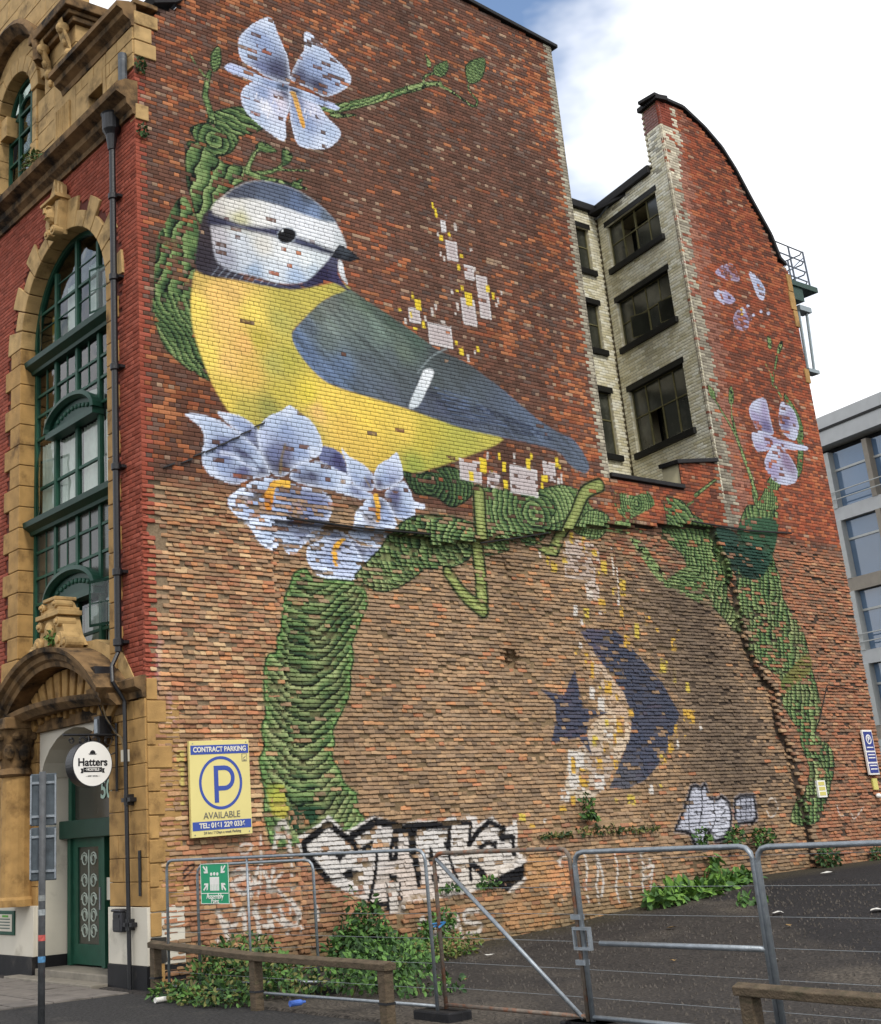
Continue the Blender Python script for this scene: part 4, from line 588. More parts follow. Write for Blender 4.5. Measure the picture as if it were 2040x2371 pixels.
def paint(p,br):
    """colour and coverage of the painting at wall points p (metres); br = random number of the brick"""
    n=len(p); C=np.zeros((n,3)); A=np.zeros(n)
    stn=fbm(p[:,0]*14,p[:,1]*14,3)
    for typ,Q,W,o,lo,hi,kk in LAY:
        ix=np.nonzero((p[:,0]>lo[0])&(p[:,0]<hi[0])&(p[:,1]>lo[1])&(p[:,1]<hi[1]))[0]
        if len(ix)==0: continue
        q=p[ix]; soft=max(o.get('soft',1.2),.8)/100
        if typ=='p':
            d,_,_=segd(q,Q,np.roll(Q,-1,0)); d=np.where(inpoly(q,Q),-d,d); d=d+(stn[ix]-.5)*.022; a=np.clip(.5-d/soft,0,1)
            cols=o['cols']
            if isinstance(cols,str): c=vine(q,o.get('pat'),o.get('light',0),kk)
            else:
                wsum=0;c=0
                for cx,cz,h in cols:
                    w_=1/((q[:,0]-cx/100)**2+(q[:,1]-cz/100)**2+.004)**1.6; c=c+w_[:,None]*lin(h); wsum=wsum+w_
                c=c/wsum[:,None]
            if o.get('stre'):
                ang=-.62; u=q[:,0]*math.cos(ang)+q[:,1]*math.sin(ang); v=-q[:,0]*math.sin(ang)+q[:,1]*math.cos(ang); c=c*(1+2*o['stre']*(fbm(u*1.4,v*13,kk)-.5))[:,None]
            else: c=c*(1+.16*(stn[ix]-.5))[:,None]
            if o.get('desat'): g_=c@np.array([.3,.55,.15]); c=c*(1-o['desat'])+g_[:,None]*np.array([1.0,1.0,1.03])*o['desat']
            if o.get('lift'): c=c*(1-o['lift'])+lin(o.get('liftc','f2e8c8'))*o['lift']
            a=a*o.get('alpha',1)
            if 'rim' in o: rc,rw=o['rim']; k=np.exp(-np.maximum(-d,0)/(rw/100*.7))[:,None]*.9; c=c*(1-k)+lin(rc)*k
            if 'out' in o:
                oc,ow=o['out']; k=np.clip(1.3-np.abs(d)/(ow/200+.004),0,1); c=c*(1-k)[:,None]+lin(oc)*k[:,None]; a=np.maximum(a,k)
        else:
            sg=Q[1:]-Q[:-1]; L=np.concatenate([[0],np.cumsum(np.linalg.norm(sg,axis=1))]); d,bi,bt=segd(q,Q[:-1],Q[1:])
            s_=(L[bi]+bt*(L[bi+1]-L[bi]))/L[-1]; hw=(W[0]*(1-s_)+W[1]*s_)/200; dd=d-hw+(stn[ix]-.5)*.018; a=np.clip(.5-dd/soft,0,1)*o.get('alpha',1)
            if o['col']=='vine': c=vine(q,o.get('pat'),.12,kk)
            elif o['col']=='claw':
                e=np.clip(d/hw,0,1)[:,None]; c=lin('97a062')*(1-e)+lin('6c7a44')*e; c=c*(.75+.5*stn[ix])[:,None]
            else: c=np.repeat(lin(o['col'])[None],len(q),0)*(.9+.2*stn[ix])[:,None]
            if o.get('out'):
                k=np.clip(1.3-np.abs(dd)/(o['out']/200+.004),0,1); c=c*(1-k)[:,None]+lin('121c17')*k[:,None]; a=np.maximum(a,k)
        wr=o.get('wear',0)
        if wr:
            r=hsh(br[ix]*91.7,kk*1.37,5); clus=fbm(q[:,0]*1.6,q[:,1]*1.6,kk+40); th=wr*np.clip(clus*3.2-.7,0.1,2.2); wk=r<th; A[ix]=np.where(wk,A[ix]*(1-.9*a),A[ix]); C[ix]=np.where(wk[:,None],C[ix]*(1-.9*a)[:,None],C[ix]); a=a*np.where(wk,.06+.3*(stn[ix]>.62),1)
        C[ix]=C[ix]*(1-a)[:,None]+c*a[:,None]; A[ix]=1-(1-A[ix])*(1-a)
    return C/np.maximum(A,1e-6)[:,None],A
# ------------------------------------------------------------------ the wall: zones
def itp(x,xs,ys): return np.interp(x,xs,ys)
def zrough(x): return itp(x,[0,1.2,2.4,4,6,9,11.8,14,16,20.5],[7.9,7.9,7.95,8.0,7.9,7.9,8.1,8.3,8.3,8.2])
def zcrack(x): return itp(x,[2.7,2.9,6.3,6.4,8.7,11,14.4,15.3],[7.32,7.32,7.34,7.2,7.55,7.98,8.3,8.27])
def xscar(z): return itp(z,[0,2,3.3,3.7,4.6,5.2,5.8,6.6,7.4,8.3],[17.2,17.0,16.86,16.6,16.65,16.04,15.84,15.79,15.65,15.24])
def rough(x,z): return np.clip((zrough(x)+.25*(vn(x*1.3,z*1.3,9)-.5)-z)/.35,0,1)
def recess(x,z):
    a=np.clip((x-2.75+.5*(vn(z*1.1,0,4)-.5))/.12,0,1)*np.clip((zcrack(x)-z)/.02,0,1)*np.clip((xscar(z)-x)/.05,0,1)
    zl=itp(x,[4.5,5,7,8.6,10,11.2,12.2,13.5,14],[-1,.9,1.0,1.72,1.92,1.95,1.55,1.15,-1])+.12*(vn(x*2.2,1,5)-.5); a=a*np.clip((z-zl)/.04,0,1)
    h=np.exp(-(((x-HOLE[0])/.22)**2+((z-HOLE[1])/.2)**2)**3)
    h2=np.exp(-(((x-8.24)/.3)**2+((z-6.9)/.22)**2)**3)
    return .15*a+.22*h+.06*h2
HOLE=(8.28,5.06)
PAL={k:[lin(h) for h in v.split()] for k,v in dict(
 up='54392f 5d4135 64453a 4f3930 704a3c 5a4138',org='9a5836 a1623e 8e4d32 aa6e48',pale='a48b76 b39a80 94806e',grey='5a4c47 4b423f 66564e',
 mid='9a6a52 a67a5c 83563f b59572 c2ab88 937052 78503f ab8868',tan='8d745c 82705e 987e62 796755 886f58 a0866a 806c5a',acc='b57a50 ac6c4c bb8960',
 dark='5c524a 524840 665a4e 4a413b 6c5e50',low='96604a a0694f 835444 ab8060 785a4a',tow='9a5238 a55c3e 8c452f 864b36 ab6844',tdk='5c3d33 6a4235 503a34',
 gz='a9a08e b5ad9a 98907f c4bca6',pink='946454 8a5f50 9d6c58',red='8c4838 924e3e 844232').items()}
def pick(k,r): P_=np.array(PAL[k]); return P_[(r*len(P_)*.9999).astype(int)]
def brickcol(x,z,r1,r2,r3,course):
    n=len(x); f1=fbm(x*.55,z*.55,21); f2=fbm(x*1.7,z*1.7,31)
    c=pick('up',r1); po=np.clip((f1-.45)*1.2+.55*np.clip((x-9.8)/2,0,1)*(x<12)+.3*np.clip((z-13)/4,0,1)*np.clip((4-x)/4,0,1),.04,.5)
    c=np.where((r2<po)[:,None],pick('org',r1)*(.75+.5*r3)[:,None],c); c=np.where((r2>1-np.where(course%4==3,.16,.02)*(.4+1.6*np.clip(f2-.2,0,1)))[:,None],pick('pale',r1)*.85,c); c=np.where(((r2>.62)&(r2<.74))[:,None],pick('grey',r1),c)
    rg=rough(x,z)
    zz=np.clip((zrough(x)-z)/.5,0,1); m=np.where((r2<.5)[:,None],pick('mid',r1),pick('tan',r1)); m=np.where((r2>.9)[:,None],pick('acc',r1),m)
    t=pick('tan',r1); t=np.where((r2<.07+.22*np.clip(f2-.45,0,1))[:,None],pick('acc',r1),t); t=np.where((r2>.88)[:,None],pick('dark',r1),t)
    wl=np.clip((3.4-x)/.8,0,1); c2=np.where((r3<wl)[:,None],m,t)
    dk=np.clip(1-np.abs((x-14.2-.25*(5-z))/2.3),0,1)*np.clip((8-z)/1.5,0,1)*np.clip((z-1.5)/1.5,0,1); c2=np.where((hsh(r1*77,r2*31)<dk*1.6)[:,None],pick('dark',r1),c2)
    rr=np.clip((x-xscar(z)+.1)/.4,0,1); rb=np.where((r2<.45)[:,None],pick('tow',r1)*.8,np.where((r2<.75)[:,None],pick('low',r1)*.8,pick('tdk',r1))); c2=np.where((r3<rr)[:,None],rb,c2)
    lo=np.clip((2.2-z+.5*(f1-.5))/.8,0,1)*np.clip((9-x)/4,.25,1); c2=np.where((hsh(r2*55,r3*17)<lo*.8)[:,None],pick('low',r1),c2)
    ba=np.clip((x-10.5)/2,0,1)*np.clip((z-6.6)/.8,0,1)*np.clip((9.6-z)/.5,0,1); c2=np.where((hsh(r3*35,r1*13)<ba*.6)[:,None],np.where((r2<.6)[:,None],pick('tow',r1)*.85,pick('tdk',r1)),c2)
    c=c*.66+.34*(lin('644a3c')*(1-po)[:,None]+lin('8c5238')*po[:,None]); wm=wl[:,None]; c2=c2*.62+.38*(lin('9a7c66')*wm+(1-wm)*(lin('937d69')*(1-dk*.8)[:,None]+lin('5c5148')*(dk*.8)[:,None]))
    c=c*(1-rg)[:,None]+c2*rg[:,None]*np.array([1.08,1.03,.93])
    tw=(z>8.3)&(x>11.9); tcx=np.where((r2<.56+.5*(f1-.5))[:,None],pick('tow',r1),pick('tdk',r1)); tcx=np.where((r2>.97)[:,None],pick('pale',r1)*.9,tcx)*.68+.32*lin('8c4f38')
    pk=np.clip(1.2-(x-16.1-.03*(19-z))/.8,0,1)*(x>15.7); tcx=np.where((r3<pk*.9)[:,None],pick('pink',r1),tcx)
    gy=(x>15.7)&(x<16.08+.4*f2+.12*np.clip((z-17.3),0,1.6)); tcx=np.where((gy&(r3<.85))[:,None],np.where((z>17.6)[:,None],pick('gz',r1)*1.15,pick('gz',r1)*.72),tcx); tcx=np.where(((z>19.2)&(x<16.3)&tw)[:,None],pick('red',r1)*.8,tcx)
    c=np.where(tw[:,None],tcx,c)
    e=(x<11.85)&(z>9.1)&(x>11.8-np.where(course%2==0,.27,.14)); c=np.where(e[:,None],pick('gz',r1)*.75,c)
    q=(x<np.where(course%2==0,.26,.135))&(z>4.5)&(z<15.5); c=np.where(q[:,None],pick('red',r1),c)
    mo=np.clip((1.1-z+.6*(f2-.5))/.9,0,1)*.5; c=c*(1-mo)[:,None]+lin('5c5436')*mo[:,None]
    st=.76+.48*fbm(x*.45,z*.22,90); st=st*np.where(fbm(x*2.2,z*.12,95)>.66,.84,1)
    return c*(.88+.24*r3)[:,None]*st[:,None]
def mortcol(x,z):
    rg=rough(x,z)[:,None]; a=lin('2c2420'); b=np.where((x<3.2)[:,None],lin('7e6d58'),lin('7e6b52')); d=lin('4a4038'); k=np.clip((x-12)/2,0,1)[:,None]; b=b*(1-k)+d*k
    n=fbm(x*3,z*3,77)[:,None]; c=a*(1-rg)+b*rg; return c*(.7+.6*n)
# ------------------------------------------------------------------ bricks
def clipwin(R,W):
    R=R.copy(); keep=np.ones(len(R),bool)
    for a,b,z0,z1 in W:
        zi=((R[:,2]+R[:,3])/2>z0)&((R[:,2]+R[:,3])/2<z1); l=zi&(R[:,0]<a)&(R[:,1]>a); R[l,1]=a-.002; r_=zi&(R[:,0]<b)&(R[:,1]>b); R[r_,0]=b+.002; keep&=~(zi&(R[:,0]>=a-.001)&(R[:,1]<=b+.001))
    return R[keep&(R[:,1]-R[:,0]>.025)]
def bricks(u0,u1,v0,v1,ch=.08,L=.235,inside=None,jit=.004,hdr=4,joint=.009,seed=0,clip=None,base=0):
    R=[];k0=int(math.floor((v0-base)/ch+.001)); k1=int(math.ceil((v1-base)/ch-.001))
    for k in range(k0,k1):
        h=(k%hdr==hdr-1) if hdr else False; p=L/2 if h else L; off=(0.25*p if h else (.5*p if k%2 else 0))
        a=np.arange(u0-off,u1,p); b=a+p; a=np.clip(a,u0,u1); b=np.clip(b,u0,u1); ok=(b-a)>.05; a,b=a[ok],b[ok]
        za=np.full(len(a),base+k*ch); R.append(np.stack([a+joint/2,b-joint/2,za+joint/2,za+ch-joint/2,np.full(len(a),k)],1))
    R=np.concatenate(R)
    if clip: R=clipwin(R,clip)
    c=np.stack([(R[:,0]+R[:,1])/2,(R[:,2]+R[:,3])/2],1)
    if inside is not None: R=R[inside(c)]
    return R
def brickmesh(R,nx,nz,colfn,rg,dep,r,round_=.006,back=.07):
    """R: n x 5 rectangles; rg: roughness per brick; dep: outward offset per brick; returns verts (n,m,3) in (u,v,d), quads, colours (n,m,3)"""
    n=len(R); es=.028 if nx>4 else .045; s1=np.concatenate([[0],np.linspace(es,1-es,nx-1),[1]]); t1=np.concatenate([[0],np.linspace(.09,.91,nz-1),[1]]); s,t=np.meshgrid(s1,t1); s=s.ravel(); t=t.ravel(); m=len(s)
    U=R[:,0:1]+(R[:,1:2]-R[:,0:1])*s; V=R[:,2:3]+(R[:,3:4]-R[:,2:3])*t
    edge=((s==0)|(s==1)|(t==0)|(t==1)); cor=((s==0)|(s==1))&((t==0)|(t==1))
    j=rg[:,None]; nu=hsh(U*37.1,V*53.3,1)-.5; nv=hsh(U*51.7,V*29.9,2)-.5; nd=fbm(U*23,V*31,3)-.5
    wob=(vn(U*2.3,R[:,4:5]*1.7,8)-.5)
    U2=U+edge*nu*(.003+.012*j)+cor*(.5-s)*.008*(.3+j); V2=V+edge*nv*(.002+.011*j)+wob*.013*j+cor*(.5-t)*.006*(.3+j)
    U2=U2+(s-.5)*.010*j; V2=V2+(t-.5)*.005*j
    D=dep[:,None]+j*(.5-t)*.024+nd*(.003+.018*j)-edge*(round_*(.35+.3*j)*(1-.9*j*(t==0))+.004*j*hsh(U*17,V*71,4))-cor*(.002+.004*j)
    F=[(a*(nx+1)+b,a*(nx+1)+b+1,(a+1)*(nx+1)+b+1,(a+1)*(nx+1)+b) for a in range(nz) for b in range(nx)]
    per=[b for b in range(nx+1)]+[a*(nx+1)+nx for a in range(1,nz+1)]+[nz*(nx+1)+b for b in range(nx-1,-1,-1)]+[a*(nx+1) for a in range(nz-1,0,-1)]
    q=len(per); F+=[(per[i],m+i,m+(i+1)%q,per[(i+1)%q]) for i in range(q)]
    VV=np.concatenate([np.stack([U2,V2,D],2),np.stack([U2[:,per],V2[:,per],np.repeat(dep[:,None]-back,q,1)],2)],1)
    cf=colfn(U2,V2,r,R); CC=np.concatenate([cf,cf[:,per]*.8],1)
    return VV,np.array(F),CC
def pack(parts,fr):
    V=[];Fq=[];C=[];b=0
    for VV,F,CC in parts:
        n,m,_=VV.shape; V.append(fr(VV.reshape(-1,3))); C.append(CC.reshape(-1,3)); Fq.append((F[None]+(np.arange(n)*m)[:,None,None]+b).reshape(-1,4)); b+=n*m
    return np.concatenate(V),np.concatenate(Fq),np.concatenate(C)
def colmesh(name,V,F,C):
    me=bpy.data.meshes.new(name); nV,nF=len(V),len(F)
    me.vertices.add(nV); me.vertices.foreach_set('co',V.astype(np.float32).ravel()); me.loops.add(nF*4); me.loops.foreach_set('vertex_index',F.astype(np.int32).ravel()); me.polygons.add(nF)
    me.polygons.foreach_set('loop_start',(np.arange(nF)*4).astype(np.int32))
    a=me.color_attributes.new('Col','FLOAT_COLOR','POINT'); a.data.foreach_set('color',np.concatenate([C,np.ones((nV,1))],1).astype(np.float32).ravel()); me.update(calc_edges=True); me.validate(); return me
MB_=mat('painted_brick',vc=True,rough=.86,var=.16,scale=26,bump=.35,bscale=70,spec=.2)
MMO=mat('mortar',vc=True,rough=.95,var=.25,scale=30,bump=.6,bscale=60,spec=.1)
CAMP=np.array([-10.42,-18.17,2.0])
def field(parent,fr,R,colfn,rgfn,depfn,name='brick',keep=300,painted=None,m=None,label=None):
    """lay bricks R on frame fr: the ones that show largest as objects, the rest as one mesh"""
    c=np.stack([(R[:,0]+R[:,1])/2,(R[:,2]+R[:,3])/2],1); r=hsh(c[:,0]*13.7,c[:,1]*7.9,6); rg=rgfn(c[:,0],c[:,1]); dep=depfn(c[:,0],c[:,1],r,rg)
    wide=(R[:,1]-R[:,0])>.15; pt_=painted(R,r) if painted is not None else np.zeros(len(R),bool)
    far=np.linalg.norm(fr(np.concatenate([c,np.zeros((len(c),1))],1))-CAMP,axis=1)
    size=(R[:,1]-R[:,0])/far; order=np.argsort(-size); big=np.zeros(len(R),bool); big[order[:keep]]=True
    cls=[(4,3),(3,3),(10,4),(6,4)]; ci=np.where(pt_,2,0)+np.where(wide,0,1)
    parts=[]
    for k,(nx,nz) in enumerate(cls):
        sel=(ci==k)
        if not sel.any(): continue
        for grp,isbig in ((sel&~big,False),(sel&big,True)):
            if not grp.any(): continue
            VV,F,CC=brickmesh(R[grp],nx,nz,colfn,rg[grp],dep[grp],r[grp])
            if not isbig: parts.append((VV,F,CC))
            else:
                for i in range(len(VV)):
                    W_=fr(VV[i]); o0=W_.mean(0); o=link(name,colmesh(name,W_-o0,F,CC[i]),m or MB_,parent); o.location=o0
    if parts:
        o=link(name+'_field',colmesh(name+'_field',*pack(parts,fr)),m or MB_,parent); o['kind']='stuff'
def backing(name,parent,fr,inside,u0,u1,v0,v1,step,depfn,colfn,m=None):
    nu=int(math.ceil((u1-u0)/step))+1; nv=int(math.ceil((v1-v0)/step))+1; us=np.linspace(u0,u1,nu); vs=np.linspace(v0,v1,nv); U,V=np.meshgrid(us,vs); u=U.ravel(); v=V.ravel()
    cc=np.stack([((U[:-1,:-1]+U[1:,1:])/2).ravel(),((V[:-1,:-1]+V[1:,1:])/2).ravel()],1); ok=inside(cc); i=np.arange((nu-1)*(nv-1)); a=i//(nu-1)*nu+i%(nu-1); F=np.stack([a,a+1,a+nu+1,a+nu],1)[ok]
    D=depfn(u,v); C=colfn(u,v); return link(name,colmesh(name,fr(np.stack([u,v,D],1)),F,C),m or MMO,parent)

# ------------------------------------------------------------------ materials
stone=mat('terracotta_stone','a5824f',.8,.24,4,.4,60,dirt='553c20',dscale=1.7,dlo=.51)
stone2=mat('pale_stone','b19363',.82,.22,4,.4,60,dirt='4c3c24',dscale=1.6,dlo=.52)
stoned=mat('sooty_stone','7a6040',.88,.25,5,.5,50,dirt='211a12',dscale=2.0,dlo=.44)
cream=mat('white_render','c9c3b4',.7,.08,2,.15,40,dirt='8f8878',dscale=1.1,dlo=.6)
tar=mat('black_plinth','17171a',.6,.3,5,.3,60,dirt='3a3632',dscale=2.5,dlo=.6)
green=mat('green_paint','1f4a3a',.5,.18,5,.2,50,dirt='3a5648',dscale=6,dlo=.6)
dgreen=mat('dark_green_paint','163a2e',.45,.15,5,.15,50)
iron=mat('black_iron','15161a',.42,.25,8,.25,40,spec=.5)
galv=mat('galvanised_steel','8b9298',.45,.2,14,.2,60,metal=.6,dirt='6a665e',dscale=9,dlo=.6)
rust=mat('rusty_steel','746a60',.7,.3,18,.3,60,metal=.2,dirt='8a4f2c',dscale=8,dlo=.48)
wood=mat('weathered_timber','564a3b',.88,.35,9,.7,50,dirt='3c3a28',dscale=5,dlo=.52,stretch=3)
coping=mat('black_coping','1c1b1c',.7,.3,6,.4,40,dirt='33302c',dscale=4,dlo=.6)
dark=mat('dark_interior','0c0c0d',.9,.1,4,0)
curtain=mat('net_curtain','e6e8e2',.9,.1,7,.3,20)
gl=glass('window_glass',(.72,.78,.75),.07); gld=mat('dusty_glass','34362f',.22,.35,1.4,.1,3,spec=.6,dirt='55564c',dscale=1.1,dlo=.52)
lead=mat('painted_lintel','1a1a18',.6,.3,5,.2)
steelw=mat('steel_window_paint','6f6a48',.6,.25,10,.2)
# ------------------------------------------------------------------ ground
def gh(x): return np.interp(x,[-400,-.3,5,8.5,10.7,14,19.6,30,400],[0,0,0,.17,.34,.64,.78,1.0,1.0])
xs=np.concatenate([[-400,-150,-60,-30,-15,-8,-5],np.concatenate([[-3.2,-2.4,-1.6,-.8],np.arange(-.4,22,.2)]),[23,26,30,40,60,120,400]]); ys=np.concatenate([[-400,-150,-60,-30,-20],np.arange(-15,2.1,.2),[3,6,12,25,60,150,400]])
GX,GY=np.meshgrid(xs,ys); GZ=gh(GX)+.05*(fbm(GX*.7,GY*.7,2)-.5)*(GX>-.2)*(GX<24); GZ=np.where(GX<-3.0,-.125,np.where(GX<-.35,-.13,GZ))
n0,n1=GX.shape; idx=np.arange(n0*n1).reshape(n0,n1); Fg=np.stack([idx[:-1,:-1],idx[:-1,1:],idx[1:,1:],idx[1:,:-1]],-1).reshape(-1,4)
gx,gy=GX.ravel(),GY.ravel(); f1=fbm(gx*.35,gy*.35,3); f2=fbm(gx*1.3,gy*1.3,8); gc=lin('34302d')*(.7+.6*f2)[:,None]; k=np.clip((f1-.5)*9,0,1)[:,None]; gc=gc*(1-k)+lin('4a443d')*(.8+.4*f2)[:,None]*k
pe=np.interp(gy,[-12,-8.3,-7.08,-4.93,-1.89,.3],[3,5.49,6.6,8.59,11.3,12.1])+.5*(vn(gy*1.1,0,3)-.5); k=(np.clip((gx-pe)/.35,0,1)*(gx<19))[:,None]; gc=gc*(1-k)+lin('232122')*(.8+.4*f2)[:,None]*k
k=(np.clip((f2-.56)*6,0,1)*(gx<9))[:,None]; gc=gc*(1-.6*k)+lin('1e1b1a')*.6*k; k=(np.clip((gy+.9+.5*f1)/.8,0,1)*(gx>0)*.7)[:,None]; gc=gc*(1-k)+lin('3c3626')*k
me=colmesh('ground',np.stack([gx,gy,GZ.ravel()],1),Fg,gc)
asph=mat('worn_asphalt','292624',.9,.6,22,1.0,30,vc=True,con=.13)
g=link('ground',me,asph); g['kind']='structure'
pv=mat('pavement_asphalt','2b2a2a',.9,.5,24,.9,30,con=.12,dirt='47443f',dscale=1.1,dlo=.54)
p=MB().box((-3.0,-60,-.3),(-.36,60,-.004)).build('pavement',pv); p['kind']='structure'
slabm=mat('paving_slab','6e6862',.85,.2,5,.5,50,dirt='4a4642',dscale=2,dlo=.52)
slab0=MB().box((-.29,-.29,-.02),(.29,.29,.012)).mesh('paving_slab')
pav2=bpy.data.objects.new('paving',None); COL.objects.link(pav2); pav2['kind']='structure'; pav2.location=(0,0,0)
for i in range(4):
    for j in range(12):
        o=link('paving_slab',slab0,slabm,pav2); o.location=(-.65-.6*i,.32+.6*j,random.uniform(-.004,.006)); o.rotation_euler=(random.uniform(-.006,.006),random.uniform(-.006,.006),0)
kerbm=mat('kerb_stone','6a6762',.8,.2,8,.4,50); kerb=bpy.data.objects.new('kerb',None); COL.objects.link(kerb); kerb['kind']='structure'
k0=MB().box((-.07,-.445,-.12),(.07,.445,.006)).mesh('kerb_stone')
for j in range(-12,14): o=link('kerb_stone',k0,kerbm,kerb,bev=.01); o.location=(-3.07,j*.9,0)
# ------------------------------------------------------------------ building A (hostel with the painted gable)
A=empty('hostel_building','four storey red brick hostel with tan terracotta front and blue tit mural on its gable','building')
gabA=np.array([(0,-.3),(11.8,-.3),(11.8,20.1),(8.7,20.4),(4.6,21),(1.0,17.42),(.9,17.2),(.5,17.05),(.48,16.85),(0,16.85)])
inA=lambda c:inpoly(c,gabA)
stoneA=lambda x,z:((z<4.5)&(x<.44)&(z>.7)&(x<np.where(((z*2.9).astype(int))%2==0,.42,.2)))
def pcol(U,V,r,R):
    c=np.stack([U.ravel(),V.ravel()],1); m=U.shape[1]; br=np.repeat(r,m); cx=(R[:,0]+R[:,1])/2; cz=(R[:,2]+R[:,3])/2
    base=brickcol(cx,cz,hsh(r*51,1.3),hsh(r*33,2.7),hsh(r*19,4.1),R[:,4].astype(int))
    n=.82+.36*fbm(c[:,0]*18,c[:,1]*18,12); base=np.repeat(base,m,0)*n[:,None]
    C,Al=paint(c,br); k=Al[:,None]; return (base*(1-k)+C*k).reshape(U.shape[0],m,3)
def gdep(x,z,r,rg): return -recess(x,z)+(hsh(r*71,2)-.5)*(.003+.018*rg)-.03*rg*(hsh(r*23,9)<.07)
def ispaint(R,r):
    out=np.zeros(len(R),bool)
    for s in (.02,.35,.65,.98):
        for t in (.1,.9):
            _,a=paint(np.stack([R[:,0]+(R[:,1]-R[:,0])*s,R[:,2]+(R[:,3]-R[:,2])*t],1),r*0+.999); out|=a>.03
    return out
def mdep(u,v):
    rg=rough(u,v); return -recess(u,v)-.009-.009*rg+rg*.022*(fbm(u*9,v*9,15)-.5)
def mcol(u,v):
    b=mortcol(u,v); C,Al=paint(np.stack([u,v],1),np.full(len(u),.999)); k=(Al*(.10+.62*rough(u,v)))[:,None]; return b*(1-k)+C*k
def toothed(c):
    ok=inA(c)&(c[:,0]>.0)
    t=(c[:,1]<8)&(c[:,1]>4.5)&(c[:,0]>.16)&(c[:,0]<.42)&(hsh(np.floor(c[:,1]/.08),3,1)<.35)
    st=(c[:,1]<4.5)&(c[:,1]>.72)&(c[:,0]<np.where((np.floor((c[:,1]-.72)/.345)%2)==0,.2,.34)); return ok&~t&~st&(c[:,1]>-.2)
RA=np.concatenate([bricks(0,11.8,7.9,21,inside=toothed,base=7.9),bricks(0,11.8,-.2,7.9,inside=toothed,ch=.073,base=7.9)])
field(A,GAB,RA,pcol,rough,gdep,painted=ispaint)
backing('mortar_wall',A,GAB,lambda c:inA(c),0,11.8,-.3,21.04,.08,mdep,mcol)
MB().box((.02,11.9,-.3),(11.78,12,20)).box((11.66,.4,-.3),(11.78,11.9,20)).box((.5,.3,16.6),(11.7,11.9,16.8)).build('rear_wall',dark,A)
# gable coping
def cope(pts,parent,name='coping',w=.12,h=.10,fr=GAB,m=coping,over=.08,deep=.45):
    for a,b in zip(pts[:-1],pts[1:]):
        a=np.array(a);b=np.array(b);t=(b-a)/np.linalg.norm(b-a);n=np.array([-t[1],t[0]]);n=n if n[1]>0 else -n
        P_=[a-t*.01,b+t*.01,b+t*.01+n*h,a-t*.01+n*h]; MB(fr).prism([tuple(q) for q in P_],over,-deep).build(name,m,parent,bev=.015)
cope([(11.95,20.12),(8.7,20.42),(4.6,21.02)],A); cope([(4.6,21.02),(1.05,17.46)],A); cope([(1.05,17.4),(.88,17.28),(.42,17.1)],A,h=.2,over=.12); cope([(.5,16.99),(.0,16.99)],A,h=.1,over=.05,m=stoned)
# stepped flashing scar and the iron strap across the wall
fl=mat('lead_flashing','2a2a2c',.6,.3,9,.3)
xz=[(.4,7.98),(.75,8.1),(1.0,8.25),(1.25,8.36),(1.5,8.5),(1.75,8.63),(2.0,8.78),(2.3,8.96)]
for i,(x,z) in enumerate(xz): MB(GAB).prism([(x,z),(x+.22,z+.09),(x+.22,z+.125),(x+.02,z+.03)],.045,-.02).build('flashing_tooth',fl,A)
# ---- gable corner stones
gst=[((0,16.56),(.51,16.84)),((0,16.22),(.37,16.53)),((0,15.88),(.46,16.2)),((-.0,14.54),(.27,14.85))]
for (a,b),(c,d) in gst: MB(GAB).box((a-.0,b,-.2),(c,d,.035)).build('corner_stone',stone2,A,bev=.015)
z=.72
k=0
while z<4.45:
    h=.335; wd=(.18 if k%2==0 else .3)+random.uniform(-.03,.05)
    if k in (7,): wd=.44
    MB(GAB).box((.002,z+.006,-.25),(wd-.004,z+h,.03)).build('corner_stone',stone,A,bev=.012); z+=.345; k+=1
MB(GAB).box((0.004,.36,-.2),(.25,.71,.04)).build('graffitied_panel',mat('grimy_panel','2c2a26',.7,.5,14,.3,dirt='8a8a4a',dscale=9,dlo=.62),A)
MB(GAB).box((0.004,-.1,-.2),(.22,.35,.03)).build('corner_stone',stone,A,bev=.01)
# ---- facade: back sheet with openings (window y1.1-4.7, door y1.2-3.9)
fs=MB(FAC)
brm=mat('red_mortar','5a3028',.9,.2,20,.3)
for a,b in [((.06,4.4,-.3),(1.04,15.3,-.02)),((4.76,4.4,-.3),(12,15.3,-.02)),((.06,-.3,-.3),(1.2,4.4,-.05)),((3.9,-.3,-.3),(12,4.4,-.05)),((1.04,4.1,-.3),(4.76,4.9,-.05))]: fs.box(a,b)
arc=[(2.9+1.86*math.cos(t),11.65+1.86*math.sin(t)) for t in np.linspace(0,math.pi,21)]
for q0,q1 in zip(arc[:-1],arc[1:]): fs.prism([(q0[0],q0[1]),(q1[0],q1[1]),(q1[0],15.3),(q0[0],15.3)],-.3,-.02)
fs.build('front_wall',brm,A)
def inF(c):
    y,z=c[:,0],c[:,1]; o=(z>4.55)&(z<14.7)&~((y>.78)&(y<5.35)&(z<11.65))&~(np.hypot(y-2.9,z-11.65)<2.3); o|=(z>15.32)&(z<15.6)&(y<1.04); return o&(y>0.005)
RF=bricks(0,7.2,4.5,15.7,inside=inF)
def fcol(U,V,r,R):
    b=pick('red',hsh(r*51,1.3))*(.8+.4*hsh(r*19,4.1))[:,None]; n=.9+.2*fbm(U*12,V*12,12); return b[:,None,:]*n[:,:,None]
field(A,FAC,RF,fcol,lambda x,z:x*0+.04,lambda x,z,r,g:(r-.5)*.004,name='facing_brick',keep=300)
